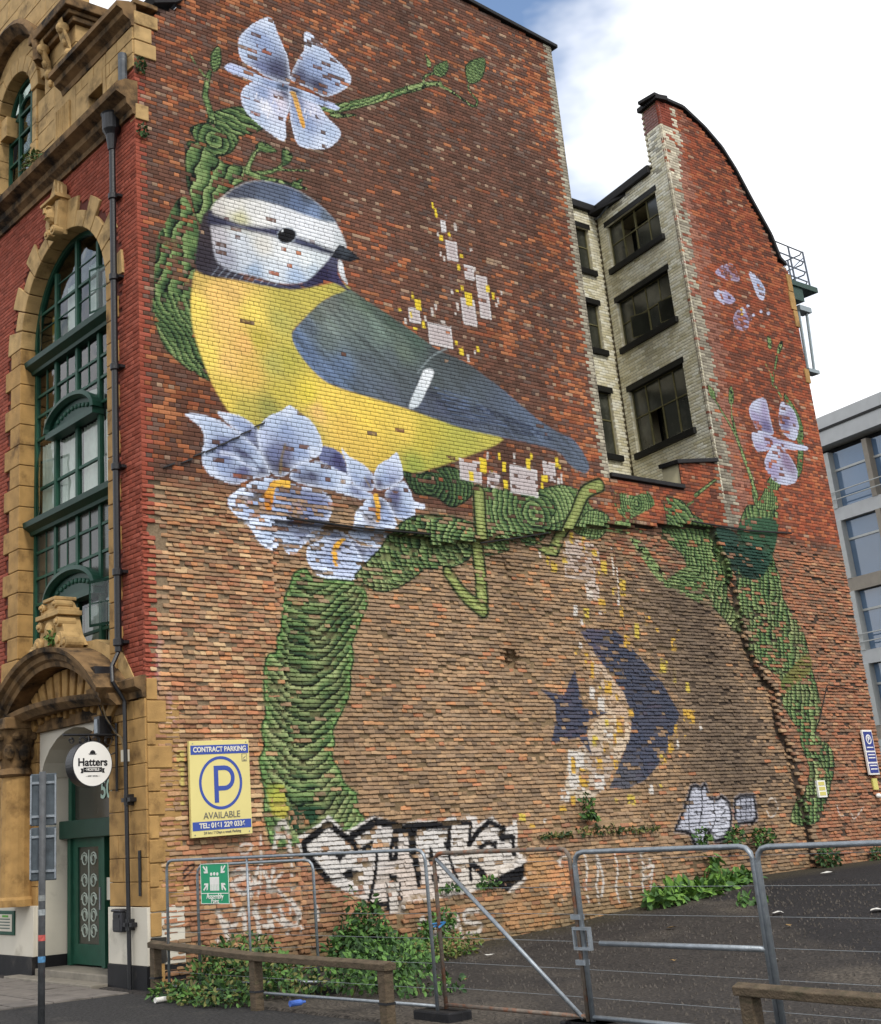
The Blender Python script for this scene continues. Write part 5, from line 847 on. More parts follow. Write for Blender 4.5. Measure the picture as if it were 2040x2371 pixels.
# ---- window surround: jamb stones and voussoirs
z=4.6;k=0
while z<11.6:
    h=min(.42,11.65-z); wl=.72 if k%2 else .46; wr=.38 if k%2 else .24
    MB(FAC).box((4.7,z+.006,-.34),(4.7+wl,z+h-.006,.045)).build('jamb_stone',stone,A,bev=.014); MB(FAC).box((1.1-wr,z+.006,-.34),(1.1,z+h-.006,.045)).build('jamb_stone',stone,A,bev=.014); z+=h;k+=1
NV=15
for i in range(NV):
    t0=math.pi*i/NV+.006; t1=math.pi*(i+1)/NV-.006; ro=2.42 if i%2==0 else 2.12; pl=[(2.9+r*math.cos(t),11.65+r*math.sin(t)) for r,t in [(1.8,t0),(ro,t0),(ro,(t0+t1)/2),(ro,t1),(1.8,t1),(1.8,(t0+t1)/2)]]
    MB(FAC).prism(pl,-.34,.045).build('voussoir',stone2,A,bev=.014)
# carved keystone
kb=MB(FAC); kb.prism([(2.7,13.35),(3.1,13.35),(3.2,14.12),(2.6,14.12)],0,.2)
def vol(mb,y,z,r,d0,d1,n=14): mb.prism([(y+r*math.cos(2*math.pi*k/n),z+r*math.sin(2*math.pi*k/n)) for k in range(n)],d0,d1)
for s_ in (-1,1): vol(kb,2.9+s_*.13,13.42,.1,.1,.3); vol(kb,2.9+s_*.13,13.42,.05,.1,.33); kb.prism([(2.9+s_*.2,13.5),(2.9+s_*.3,14.0),(2.9+s_*.14,14.05),(2.9+s_*.1,13.55)],.1,.25)
kb.ball((2.9,13.8,.22),(.12,.2,.17),12,9); kb.prism([(2.86,13.78),(2.94,13.78),(2.92,13.9),(2.88,13.9)],.3,.43); kb.box((2.82,13.69,.3),(2.98,13.71,.39)); kb.box((2.8,13.9,.3),(3.0,13.935,.385))
kb.box((2.56,14.06,0),(3.24,14.12,.34)); kb.box((2.6,14.12,0),(3.2,14.17,.28))
for q,h_ in ((-.22,.26),(-.11,.36),(0,.44),(.11,.36),(.22,.26)): kb.prism([(2.9+q-.06,14.16),(2.9+q+.06,14.16),(2.9+q+.05,14.16+h_*.7),(2.9+q,14.16+h_),(2.9+q-.05,14.16+h_*.7)],.05,.2-.2*abs(q))
kb.build('keystone',stone2,A,bev=.012)
# ---- cornices
def run(y0,y1,prof,name,m,fr=FAC,ret=False):
    MB(fr).sweep([((y0,0,0),(0,0,1),(0,1,0)),((y1,0,0),(0,0,1),(0,1,0))],prof).build(name,m,A,bev=.0)
run(-.02,7.5,[(-.05,14.62),(.06,14.62),(.07,14.72),(.18,14.80),(.2,14.92),(.4,15.0),(.42,15.14),(.36,15.2),(.2,15.3),(-.05,15.32)],'string_cornice',stoned)
run(-.02,2.85,[(-.05,16.5),(.05,16.5),(.08,16.6),(.22,16.68),(.24,16.78),(.36,16.82),(.36,16.93),(.1,17.0),(-.05,17.0)],'top_cornice',stoned)
run(.0,1.6,[(-.05,4.22),(.06,4.22),(.08,4.32),(.2,4.38),(.22,4.5),(.06,4.56),(-.05,4.56)],'door_cornice',stoned)
# ---- upper storey stone (y 0..2.9) and bay
def ashlar(y0,y1,z0,z1,h,wd,d0,d1,m,seed=0,skip=None):
    z=z0;k=0
    while z<z1-.05:
        hh=min(h,z1-z); y=y0-(wd/2 if k%2 else 0)
        while y<y1:
            a,b=max(y,y0),min(y+wd,y1)
            if b-a>.05 and not (skip and skip((a+b)/2,z+hh/2)): MB(FAC).box((a+.007,z+.007,d0),(b-.007,z+hh-.007,d1+random.uniform(-.004,.004))).build('ashlar_stone',m,A,bev=.008)
            y+=wd
        z+=hh;k+=1
ashlar(0,1.03,15.64,16.5,.29,.6,-.3,.03,stone2); ashlar(1.04,2.3,16.23,16.5,.27,.5,-.3,.03,stone2)
MB(FAC).box((1.04,15.3,-.3),(1.16,16.22,.04)).box((1.74,15.3,-.3),(2.29,16.22,.035)).box((1.161,15.9,-.3),(1.739,16.22,.05)).build('window_surround_stone',stone2,A,bev=.012)
w=MB(FAC).box((1.16,15.3,-.26),(1.74,15.9,-.24)).build('window',dark,A)
MB(FAC).box((1.16,15.3,-.2),(1.21,15.9,-.14)).box((1.69,15.3,-.2),(1.74,15.9,-.14)).box((1.43,15.3,-.2),(1.47,15.9,-.14)).box((1.21,15.58,-.2),(1.69,15.62,-.14)).build('frame',green,w); MB(FAC).box((1.2,15.3,-.185),(1.7,15.9,-.18)).build('pane',gl,w)
for i in range(7): y=2.55+i*.09; MB(FAC).tube([(y,15.36,.05),(y,16.25,.05)],.032,8).build('flute',stone2,A)
MB(FAC).box((2.3,15.3,-.3),(3.25,16.5,.03)).build('panel_stone',stone2,A)
inW=lambda y,z:(4.1<y<6.05 and z<17.35) or math.hypot(y-5.1,z-17.35)<.98
ashlar(2.3,8,16.5,21,.5,.95,-.3,.02,stone2,skip=lambda y,z:inW(y,z))
ashlar(3.25,8,15.3,16.5,.45,.8,-.3,.02,stone2,skip=lambda y,z:inW(y,z))
for i in range(9):
    t0=math.pi*i/9+.01; t1=math.pi*(i+1)/9-.01; pl=[(5.1+r*math.cos(t),17.35+r*math.sin(t)) for r,t in [(.85,t0),(1.2,t0),(1.2,(t0+t1)/2),(1.2,t1),(.85,t1),(.85,(t0+t1)/2)]]; MB(FAC).prism(pl,-.3,.1).build('voussoir',stone2,A,bev=.015)
for s,yy in ((0,4.05),(1,5.95)):
    for k in range(5): MB(FAC).box((yy,15.3+k*.41,-.3),(yy+.2,15.3+k*.41+.4,.06)).build('jamb_stone',stone2,A,bev=.012)
uw=MB(FAC).prism([(4.25,15.3)]+[(5.1+.85*math.cos(t),17.35+.85*math.sin(t)) for t in np.linspace(0,math.pi,13)]+[(5.95,15.3)],-.45,-.4).box((3.6,15.2,-1.0),(9,18.6,-.9)).build('arched_window',dark,A)
f=MB(FAC)
for y in (4.25,4.78,5.38,5.9): f.box((y,15.3,-.26),(y+.07,18.0 if 4.5<y<5.6 else 17.5,-.18))
for z in (15.8,16.35,16.9,17.4): f.box((4.25,z,-.26),(5.95,z+.05,-.185))
f.sweep([((5.1+.8*math.cos(t),17.35+.8*math.sin(t),-.22),(math.cos(t),math.sin(t),0),(0,0,1)) for t in np.linspace(0,math.pi,13)],[(-.04,-.04),(.05,-.04),(.05,.04),(-.04,.04)]); f.sweep([((5.1+.42*math.cos(t),17.35+.42*math.sin(t),-.22),(math.cos(t),math.sin(t),0),(0,0,1)) for t in np.linspace(0,math.pi,11)],[(-.03,-.03),(.03,-.03),(.03,.03),(-.03,.03)]); f.box((4.25,15.3,-.25),(5.95,15.75,-.2)) if False else None
f.build('frame',green,uw); MB(FAC).prism([(4.27,15.3)]+[(5.1+.83*math.cos(t),17.35+.83*math.sin(t)) for t in np.linspace(0,math.pi,13)]+[(5.93,15.3)],-.235,-.23).build('pane',gl,uw); MB(FAC).box((4.8,15.35,-.24),(5.36,15.8,-.19)).build('spandrel_panel',green,uw)
# hood over arched window, bracketed cornice, consoles
MB(FAC).sweep([((5.1+1.5*math.cos(t),17.6+1.5*math.sin(t),0),(math.cos(t),math.sin(t),0),(0,0,1)) for t in np.linspace(.15,math.pi,15)],[(-.12,-.1),(.12,-.1),(.22,.35),(.1,.4),(-.06,.2)]).build('window_hood',stoned,A)
MB(FAC).box((2.15,18.02,-.9),(3.75,18.12,.26)).box((2.05,18.12,-1.0),(3.8,18.34,.38)).box((2.2,17.9,-.9),(3.7,18.02,.14)).build('bracketed_cornice',stoned,A,bev=.02)
for y in (2.5,3.4):
    c=MB(FAC); c.sweep([((y,17.95,.28),(0,1,0),(1,0,0)),((y,17.7,.22),(0,1,0),(1,0,0)),((y,17.45,.1),(0,1,0),(1,0,0)),((y,17.2,.06),(0,1,0),(1,0,0))],[(-.1,-.1),(.1,-.1),(.1,.1),(-.1,.1)]); c.ball((y,17.85,.22),(.13,.14,.14)); c.ball((y,17.3,.08),(.12,.12,.1)); c.ball((y,17.55,.14),(.09,.12,.09)); c.ball((y,17.1,.05),(.07,.09,.06)); c.build('console_bracket',stone2,A)
MB(FAC).box((2.35,17,-1.2),(2.9,18.0,-.28)).build('return_wall',stone2,A)
# ---- the tall window bay
bay=MB(FAC).prism([(1.1,5.0)]+[(2.9+1.8*math.cos(t),11.65+1.8*math.sin(t)) for t in np.linspace(0,math.pi,21)]+[(4.7,5.0)],-1.3,-1.25).build('bay_window',dark,A)
f=MB(FAC); MU=[1.12,2.01,2.89,3.78,4.66]
for i,y in enumerate(MU): f.box((y-.045,5.0,-.36),(y+.045,12.2 if i in(0,4) else 13.0 if i in (1,3) else 13.42,-.27))
f.sweep([((2.9+1.77*math.cos(t),11.65+1.77*math.sin(t),-.31),(math.cos(t),math.sin(t),0),(0,0,1)) for t in np.linspace(0,math.pi,25)],[(-.06,-.05),(.05,-.05),(.05,.05),(-.06,.05)])
rows=[12.35,10.62,10.2,9.72,8.7,7.45,6.95,6.45,5.6]
for z in rows:
    for i in range(4):
        if z==9.72 and i in (1,2): continue
        if z==8.7 and i in (0,): continue
        f.box((MU[i]+.04,z-.025,-.345),(MU[i+1]-.04,z+.025,-.285))
f.build('frame',green,bay)
class GB:
    def box(s,a,b): MB(FAC).box(a,b).build('glazing_bar',green,bay)
g2=GB()
for z0,z1 in ((10.2,11.1),(9.74,10.2),(7.45,7.8),(6.95,7.45),(6.47,6.95)):
    for i in range(4):
        y=(MU[i]+MU[i+1])/2
        if z0==9.74 and i in(1,2): continue
        g2.box((y-.014,z0,-.335),(y+.014,z1,-.30))
for z in (12.0,12.75):
    for i in (0,1,2,3): g2.box((MU[i]+.04,z,-.335),(MU[i+1]-.04,z+.02,-.3)) if not(z>12.5 and i in(0,3)) else None
pm=[gl,gl,gld]
zs=[5.0,5.6,6.45,6.95,7.45,7.82,8.7,9.72,10.2,10.62,11.12,12.35]
for a,b in zip(zs[:-1],zs[1:]):
    if a==7.82: a=8.05
    for i in range(4):
        mm_=gld if (b<=7.83 and a>6) else gl
        MB(FAC).quad((MU[i]+.04,a+.02,-.316+random.uniform(-.004,.004)),(MU[i+1]-.04,a+.02,-.316+random.uniform(-.004,.004)),(MU[i+1]-.04,b-.02,-.316+random.uniform(-.004,.004)),(MU[i]+.04,b-.02,-.316)).build('pane',mm_,bay)
MB(FAC).prism([(MU[0],12.38)]+[(2.9+1.74*math.cos(t),11.65+1.74*math.sin(t)) for t in np.linspace(.42,math.pi-.42,13)]+[(MU[4],12.38)],-.32,-.315).build('pane',gl,bay)
for zb in (11.12,7.82): MB(FAC).sweep([((1.1,0,0),(0,0,1),(0,1,0)),((4.7,0,0),(0,0,1),(0,1,0))],[(-.38,zb-.02),(-.2,zb-.02),(-.18,zb+.04),(-.05,zb+.12),(-.03,zb+.22),(-.25,zb+.25),(-.38,zb+.25)]).build('transom_beam',dgreen,bay)
for zb,nm in ((9.62,1),(6.33,2)):
    t=MB(FAC); t.box((1.93,zb-.12,-.34),(3.86,zb,-.1)); ar=[(2.9+.97*math.cos(q),zb+.02+.46*math.sin(q)) for q in np.linspace(0,math.pi,15)]; t.prism(ar,-.34,-.2)
    t.sweep([((2.9+.97*math.cos(q),zb+.46*math.sin(q),-.2),(math.cos(q),math.sin(q)*1.0,0),(0,0,1)) for q in np.linspace(0,math.pi,17)],[(-.08,-.1),(.02,-.1),(.06,.12),(-.02,.14),(-.08,.06)]); pd=t.build('window_pediment',dgreen,bay)
    q=MB(FAC)
    for k in range(9): a=-.6+.15*k; q.ball((2.9+a,zb+.13+.12*math.cos(a*2.3),-.19),(.06,.05,.03),8,5)
    q.build('carved_scroll',green,pd)
for (a,b,c,d) in ((2.05,2.85,8.1,9.5),(2.93,3.74,8.1,9.5),(3.82,4.6,8.1,9.6),(1.15,1.97,8.1,9.6),(1.15,1.97,5.0,6.4),(2.05,2.85,5.0,6.1),(2.93,3.74,5.0,6.0),(2.05,2.6,11.4,12.7),(3.0,3.5,11.4,12.6),(1.2,1.9,11.4,12.0),(2.05,4.6,9.75,10.15)):
    n=24; us=np.linspace(a,b,n+1); c_=MB(FAC)
    for i in range(n): d0=-.42+.03*math.sin(i*1.7)+.012*math.sin(i*4.1); d1=-.42+.03*math.sin((i+1)*1.7)+.012*math.sin((i+1)*4.1); c_.quad((us[i],c,d0),(us[i+1],c,d1),(us[i+1],d,d1),(us[i],d,d0))
    c_.build('curtain',curtain,bay,smooth=True)
MB(FAC).box((4.1,11.4,-.5),(4.35,12.3,-.48)).build('blind',mat('mustard_cloth','b58a2c',.9,.1,6,.2),bay)
def casement(y0,y1,z0,z1,ang,hinge_left=True):
    # open casement leaf hinged on its left (far) stile
    c,s=math.cos(ang),math.sin(ang); w_=y1-y0
    fr=lambda p:FAC(np.stack([y1-np.asarray(p)[...,0]*c,np.asarray(p)[...,1],-.29+np.asarray(p)[...,0]*s],-1)) if hinge_left else FAC(np.stack([y0+np.asarray(p)[...,0]*c,np.asarray(p)[...,1],-.29+np.asarray(p)[...,0]*s],-1))
    b=MB(fr); 
    for q in (((0,z0,-.02),(w_,z0+.05,.02)),((0,z1-.05,-.02),(w_,z1,.02)),((0,z0+.05,-.02),(.045,z1-.05,.02)),((w_-.045,z0+.05,-.02),(w_,z1-.05,.02)),((.05,(z0+z1)/2-.012,-.012),(w_-.05,(z0+z1)/2+.012,.012))): b.box(*q)
    o=b.build('open_casement',green,bay); MB(fr).box((.04,z0+.04,-.003),(w_-.04,z1-.04,.003)).build('pane',gl,o)
casement(1.16,1.97,11.4,12.3,.3,False); casement(3.82,4.62,8.1,9.3,.36,True); casement(3.82,4.62,11.4,12.2,.36,True); casement(1.16,1.97,5.6,6.4,.35,False)

# ---- ground floor: stone piers, hood, doorway
def courses(y0,y1,z0,z1,h,wds,d1,m,d0=-.6):
    z=z0;k=0
    while z<z1-.04:
        hh=min(h,z1-z); cuts=[y0]+[q for q in wds[k%len(wds)] if y0<q<y1]+[y1]
        for a,b in zip(cuts[:-1],cuts[1:]): MB(FAC).box((a+.003,z+.004,d0),(b-.003,z+hh-.004,d1+random.uniform(-.003,.003))).build('ashlar_stone',m,A,bev=.01)
        z+=hh;k+=1
courses(.0,1.2,1.15,4.2,.345,[[.5],[.75],[.35,.9]],.03,stone)
courses(3.9,8,1.1,4.2,.345,[[5.1,6.0,6.9],[4.6,5.6,6.5,7.4]],.0,stone,-.5)
for (y0,y1) in ((.0,1.22),(3.9,8)):
    MB(FAC).box((y0,.33,-.6),(y1,1.14,.05)).build('white_plinth',cream,A,bev=.006); MB(FAC).box((y0,-.2,-.6),(y1,.328,.07)).build('black_plinth',tar,A,bev=.006)
col=MB(FAC)
def lathe(mb,y,d,prof,n=16):
    V=[];m_=len(prof)
    for r,z in prof: V+=[(y+r*math.cos(2*math.pi*k/n),z,d+r*math.sin(2*math.pi*k/n)) for k in range(n)]
    mb.add(V,[(i*n+k,i*n+(k+1)%n,(i+1)*n+(k+1)%n,(i+1)*n+k) for i in range(m_-1) for k in range(n)]+[tuple(range(n)),tuple((m_-1)*n+k for k in range(n))])
c1=MB(FAC); lathe(c1,4.35,.16,[(.34,1.14),(.34,1.25),(.3,1.3),(.29,3.2),(.27,3.3)]); c1.build('column',stone,A,smooth=False)
c2=MB(FAC); lathe(c2,4.35,.2,[(.28,3.3),(.34,3.34),(.3,3.42),(.26,3.45),(.3,3.6),(.4,3.9),(.44,4.0),(.46,4.1)])
for a in np.linspace(0,2*math.pi,9)[:-1]: c2.ball((4.35+.34*math.cos(a),3.72,.2+.34*math.sin(a)),(.1,.16,.1),8,6); c2.ball((4.35+.4*math.cos(a+.4),3.98,.2+.4*math.sin(a+.4)),(.09,.08,.09),8,6)
c2.build('capital',stoned,A); MB(FAC).box((3.9,4.1,-.1),(4.85,4.3,.62)).build('abacus',stoned,A,bev=.02)
# small carved bracket over the door jamb
cb=MB(FAC); lathe(cb,1.28,.1,[(.05,3.5),(.13,3.6),(.2,3.75),(.12,3.86),(.09,3.92),(.16,4.0),(.17,4.06)]); cb.build('carved_pendant',stoned,A)
# hood
R_=2.9; zc_=5.3-2.9; th=math.asin(2.1/2.9)
pth=[((2.6+R_*math.sin(t),zc_+R_*math.cos(t),0),(math.sin(t),math.cos(t),0),(0,0,1)) for t in np.linspace(-th,th,25)]
MB(FAC).sweep(pth,[(-.3,.0),(-.3,.42),(-.22,.44),(-.18,.5),(-.1,.52),(-.06,.6),(.02,.62),(.02,.52),(.04,.0)]).build('door_hood',stoned,A)
for i in range(13):
    t=-th+.06+(2*th-.12)*i/12; dt=.048; pl=[(2.6+r*math.sin(a),zc_+r*math.cos(a)) for r,a in [(2.58,t-dt),(2.58,t+dt),(1.75+.25*abs(t)*2,t+dt*.6),(1.75+.25*abs(t)*2,t-dt*.6)]]
    MB(FAC).prism(pl,-.1,.12).build('hood_shell_stone',stone,A,bev=.02)
MB(FAC).box((.6,4.02,-.3),(4.9,4.3,.05)).build('lintel_stone',stoned,A,bev=.01)
MB(FAC).sweep([((2.6+q,4.36-.10*abs(q)**2/4,.30+.12*math.cos(q*.75)),(0,0,1),(0,1,0)) for q in np.linspace(-2.1,2.1,15)],[(-.4,-.08),(-.05,-.1),(0,-.06),(.08,0),(.1,.08),(-.4,.1)]).build('hood_cornice',stoned,A)
MB(FAC).prism([(.3,4.5),(4.9,4.5),(4.6,5.1),(3.6,5.35),(2.6,5.4),(1.6,5.35),(.7,5.0)],-.3,.02).build('spandrel_wall',stone2,A)
cr_=MB(FAC); cr_.prism([(1.9,5.3),(3.3,5.3),(3.1,5.5),(2.95,5.85),(2.25,5.85),(2.1,5.5)],0,.36); cr_.box((2.15,5.85,0),(3.05,5.93,.46)); cr_.box((2.25,5.93,0),(2.95,6.0,.4)); cr_.prism([(2.3,6.0),(2.9,6.0),(2.78,6.14),(2.42,6.14)],.02,.36); cr_.box((2.36,6.14,.0),(2.84,6.2,.42))
for s_ in (-1,1):
    for (y,z,r) in ((.42,5.42,.14),(.62,5.34,.1),(.34,5.74,.09),(.25,6.06,.07)): vol(cr_,2.6+s_*y,z,r,.1,.44); vol(cr_,2.6+s_*y,z,r*.5,.1,.48)
cr_.ball((2.6,5.62,.36),(.15,.2,.12),12,9); cr_.prism([(2.5,5.36),(2.7,5.36),(2.64,5.46),(2.56,5.46)],.3,.46)
cr_.build('carved_cartouche',stone2,A,bev=.01)
# doorway
rev=MB(FAC); rev.box((3.88,1.1,-.62),(3.92,3.3,-.04)); rev.prism([(3.9,3.3)]+[(2.55+1.35*math.cos(t),3.0+1.0*math.sin(t)) for t in np.linspace(.25,math.pi-.25,11)]+[(1.2,3.3),(1.2,4.1),(3.9,4.1)],-.62,-.05); rev.build('white_reveal',cream,A)
MB(FAC).box((3.87,.33,-.62),(3.93,1.12,-.02)).build('white_reveal',cream,A); MB(FAC).box((3.86,-.1,-.62),(3.94,.335,.0)).build('black_plinth',tar,A)
door=MB(FAC).box((1.15,0,-1.5),(3.95,4.1,-1.45)).build('doorway',dark,A)
MB(FAC).box((1.2,2.2,-.66),(3.9,2.5,-.42)).build('transom',dgreen,door,bev=.015)
for q0,q1 in (((3.64,.16,-.64),(3.76,2.2,-.52)),((2.4,.16,-.64),(2.52,2.2,-.52)),((3.6,2.5,-.64),(3.72,3.6,-.52)),((1.2,2.5,-.64),(1.3,3.6,-.52))): MB(FAC).box(q0,q1).build('door_post',green,door)
leaf=MB(FAC).box((2.52,.18,-.62),(3.64,.5,-.57)).box((2.52,2.05,-.62),(3.64,2.2,-.57)).box((2.52,.5,-.62),(2.7,2.05,-.57)).box((3.46,.5,-.62),(3.64,2.05,-.57)).build('door_leaf',green,door)
MB(FAC).box((2.7,.5,-.60),(3.46,2.05,-.595)).build('pane',gld,leaf); MB(FAC).box((1.3,2.5,-.60),(3.6,3.6,-.595)).build('fanlight',gld,door)
gr=MB(FAC); etch=mat('etched_scroll','a9b3a8',.6,.1,8,0)
def spiral(mb,y,z,r,turn=1.6,fl=1,d=-.588):
    pts=[(y+fl*r*(1-.55*k/14)*math.cos(k/14*turn*2*math.pi),z+r*(1-.55*k/14)*math.sin(k/14*turn*2*math.pi),d) for k in range(15)]; mb.tube(pts,.012,5)
for z in (.7,.95,1.2,1.5,1.85):
    for fl in (-1,1): spiral(gr,3.08+fl*.16,z,.12,fl=fl)
gr.tube([(3.08,.55,-.588),(3.08,2.0,-.588)],.012,5); gr.build('door_scrollwork',etch,leaf)
MB(FAC).box((2.56,1.05,-.56),(2.6,1.4,-.52)).build('handle',galv,leaf)
text('house_number','50',.42,FR((0,0,0),(0,-1,0),(0,0,1),(-1,0,0)),-2.42,2.95,-.58,mat('pale_green_letter','a9c4b4',.5,.05,4,0),door,bold=.008)
MB(FAC).box((2.2,1.2,-.57),(2.42,1.55,-.56)).build('notice',cream,door)
st=mat('step_stone','7d776c',.8,.2,6,.4,50)
MB(FAC).box((1.22,-.06,-.7),(3.9,.15,.02)).build('door_step',st,A,bev=.015); MB(FAC).box((1.22,-.1,.02),(4.4,.045,.36)).build('door_step',st,A,bev=.015)
# interior paleness behind front windows: rooms
# ---- rainwater pipes
dp=MB(FAC); dp.tube([(.62,5.0,.14),(.62,14.2,.14)],.06,10); p_=dp.build('drainpipe',iron,A)
hp=MB(FAC); lathe(hp,.62,.15,[(.07,14.15),(.09,14.3),(.11,14.45),(.17,14.55),(.18,14.85),(.2,14.88)]); hp.build('hopper',iron,p_)
for z in (13.2,11.6,9.9,8.1,6.3,5.15): b=MB(FAC); lathe(b,.62,.14,[(.075,z-.06),(.085,z-.05),(.085,z+.05),(.075,z+.06)]); b.box((.5,z-.025,0),(.74,z+.025,.1)); b.build('pipe_collar',iron,p_)
dq=MB(FAC).tube([(.62,5.0,.14),(.55,4.75,.3),(.46,4.5,.34),(.44,4.2,.14),(.43,-.05,.12)],.035,8).build('drainpipe',iron,A)
for z in (2.7,.9): MB(FAC).box((.3,z-.03,.02),(.57,z+.03,.15)).box((.38,z-.08,.02),(.49,z+.08,.15)).build('pipe_collar',iron,dq)
MB(FAC).tube([(.26,15.2,.1),(.26,16.0,.1)],.085,10).build('vent_pipe',mat('grey_pipe','4c5258',.5,.3,8,.2,dirt='8a8c8a',dscale=4,dlo=.55),A)
MB(FAC).tube([(.2,1.3,.05),(.2,1.95,.05)],.025,6).build('conduit',iron,A)
# cable and floodlight on the pier
cbm=mat('cable_sheath','7a6a50',.6,.2,8,0)
MB(FAC).tube([(.8,4.7,.3),(.95,4.4,.32),(.95,4.0,.2),(.8,3.75,.12),(.62,3.65,.1),(.55,3.45,.1)],.014,6).build('cable',cbm,A)
MB(FAC).tube([(.85,4.62,.3),(1.0,4.3,.34),(.99,4.0,.22),(.72,3.72,.12)],.01,6).build('cable',iron,A)
fl_=MB(FAC).box((.75,4.66,.15),(1.1,4.78,.5)).build('floodlight',iron,A); MB(FAC).tube([(.9,4.66,.3),(.9,4.56,.2)],.02,6).build('arm',iron,fl_)
fl2=MB(FAC).box((.95,3.72,.1),(1.14,4.02,.32)).build('floodlight',iron,A); MB(FAC).box((1.0,3.76,.32),(1.1,3.98,.335)).build('lens',galv,fl2)
MB(FAC).box((.5,3.28,.03),(.62,3.46,.12)).build('junction_box',cream,A)
# ---- hanging round sign (faces the car park, normal -y)
SG=FR((-.55,.75,3.27),(1,0,0),(0,0,1),(0,-1,0))
hs=empty('hanging_sign','round black and white hanging sign with bowler hat on iron scroll bracket','sign')
def disc(fr,r0,r1,d0,d1,name,m,parent,n=48):
    b=MB(fr); V=[];
    for r,d in ((r0,d0),(r1,d0),(r1,d1),(r0,d1)): V+=[(r*math.cos(2*math.pi*k/n),r*math.sin(2*math.pi*k/n),d) for k in range(n)]
    b.add(V,[(j*n+k,j*n+(k+1)%n,((j+1)%4)*n+(k+1)%n,((j+1)%4)*n+k) for j in range(4) for k in range(n)]); return b.build(name,m,parent)
def fdisc(fr,r,d0,d1,name,m,parent,n=48): return MB(fr).prism([(r*math.cos(2*math.pi*k/n),r*math.sin(2*math.pi*k/n)) for k in range(n)],d0,d1).build(name,m,parent)
fdisc(SG,.35,-.24,0,'drum',iron,hs); fdisc(SG,.335,0,.006,'sign_face',mat('white_sign','e4e2dc',.4,.03,3,0),hs)
bl=mat('black_letter','141416',.5,.05,4,0); wl_=mat('white_letter','e6e4de',.5,.03,4,0)
tx=text('lettering','Hatters',.165,SG,0,.02,.008,bl,hs,bold=.004,sx=1.02)
MB(SG).prism([(-.16,-.055),(.16,-.055),(.16,-.125),(-.16,-.125)],.006,.010).prism([(-.21,-.07),(-.165,-.07),(-.165,-.14),(-.21,-.14),(-.195,-.105)],.006,.009).prism([(.165,-.07),(.21,-.07),(.195,-.105),(.21,-.14),(.165,-.14)],.006,.009).build('ribbon',bl,hs)
text('lettering','· HOSTELS ·',.055,SG,0,-.09,.012,wl_,hs,bold=.001); text('lettering','— SLEEP · SOCIAL —',.026,SG,0,-.185,.008,bl,hs)
MB(SG).prism([(.05*math.cos(t),.15+.055*math.sin(t)) for t in np.linspace(0,math.pi,11)],.006,.010).prism([(-.075,.155),(-.06,.138),(.06,.138),(.075,.155),(.05,.146),(-.05,.146)],.006,.011).build('hat_emblem',bl,hs)
br=MB(); xx=-.55
br.tube([(-1.0,.87,3.72),(-.05,.87,3.72)],.018,8); br.tube([(-.06,.87,3.9),(-.06,.87,2.85)],.022,8); br.tube([(-.55,.87,3.72),(-.55,.87,3.6)],.014,6)
for cx,r,s in ((-.2,.09,1),(-.42,.08,-1),(-.66,.07,1),(-.85,.05,-1)):
    br.tube([(cx+s*r*(1-.5*k/16)*math.cos(k/16*3.3*math.pi),.87,3.63+r*(1-.5*k/16)*math.sin(k/16*3.3*math.pi)) for k in range(17)],.009,5)
br.tube([(-.06,.87,3.45),(-.2,.87,3.4),(-.32,.87,3.48),(-.4,.87,3.68)],.011,6); br.build('scroll_bracket',iron,hs)
# letter box, plaques
lb=tag(MB(FAC).box((.62,.79,.05),(.88,1.08,.16)).prism([(.6,1.08),(.9,1.08),(.88,1.12),(.62,1.12)],.05,.19).build('ashtray_bin',mat('dark_grey_box','34353a',.45,.1,5,0),None,bev=.02),'dark grey wall ash bin mounted on the white plinth','bin'); MB(FAC).box((.66,1.0,.16),(.84,1.04,.175)).build('slot',iron,lb); MB(FAC).box((.64,.82,.16),(.86,.97,.168)).build('front_panel',iron,lb)
pl_=tag(MB(FAC).box((4.62,.66,.05),(5.35,1.06,.08)).build('menu_board',green,None,bev=.01),'green framed notice board on the white plinth','notice board'); MB(FAC).box((4.7,.72,.08),(5.27,1.0,.085)).build('notice_sheet',cream,pl_)
for i in range(4): MB(FAC).box((4.78,.76+.05*i,.085),(5.2,.78+.05*i,.088)).build('print_line',mat('print_grey','5a6a60',.8,.1,5,0),pl_)
MB(FAC).box((4.85,.95,.085),(5.1,.985,.089)).build('heading',mat('bright_green_print','5a9a3c',.7,.05,5,0),pl_)
bpq=tag(MB(FAC).box((5.05,1.18,.0),(5.36,1.52,.03)).build('wall_plaque',mat('navy_plaque','26285a',.5,.1,5,0),None),'small navy blue plaque with pale emblem on tan stone','plaque'); MB(FAC).box((5.1,1.2,.03),(5.31,1.28,.034)).ball((5.2,1.4,.03),(.07,.09,.012)).build('emblem',cream,bpq)
# ------------------------------------------------------------------ building B (light well, lower wall and tower)
B=empty('tower_building','tall narrow red brick gable end with curved top beside a white tiled light well','building')
outB=np.array([(11.8,-.3),(20.43,-.3),(20.43,15.9),(20.25,16.05),(20.03,16.19),(19.79,16.87),(19.19,17.75),(18.66,18.58),(18.22,19.09),(17.59,19.52),(16.81,19.86),(15.76,19.9),(15.76,9.95),(14.3,9.75),(14.3,9.12),(11.8,9.12)])
inB=lambda c:inpoly(c,outB)
CB=[(10,15.76,9.97,21),(10,14.3,9.14,9.74)]
RB=np.concatenate([bricks(11.8,20.43,7.9,20,inside=inB,base=7.9,clip=CB),bricks(11.8,20.43,0,7.9,inside=inB,ch=.073,base=7.9)])
field(B,GAB,RB,pcol,rough,gdep,painted=ispaint)
backing('mortar_wall',B,GAB,inB,11.8,20.43,-.3,20,.08,mdep,mcol)
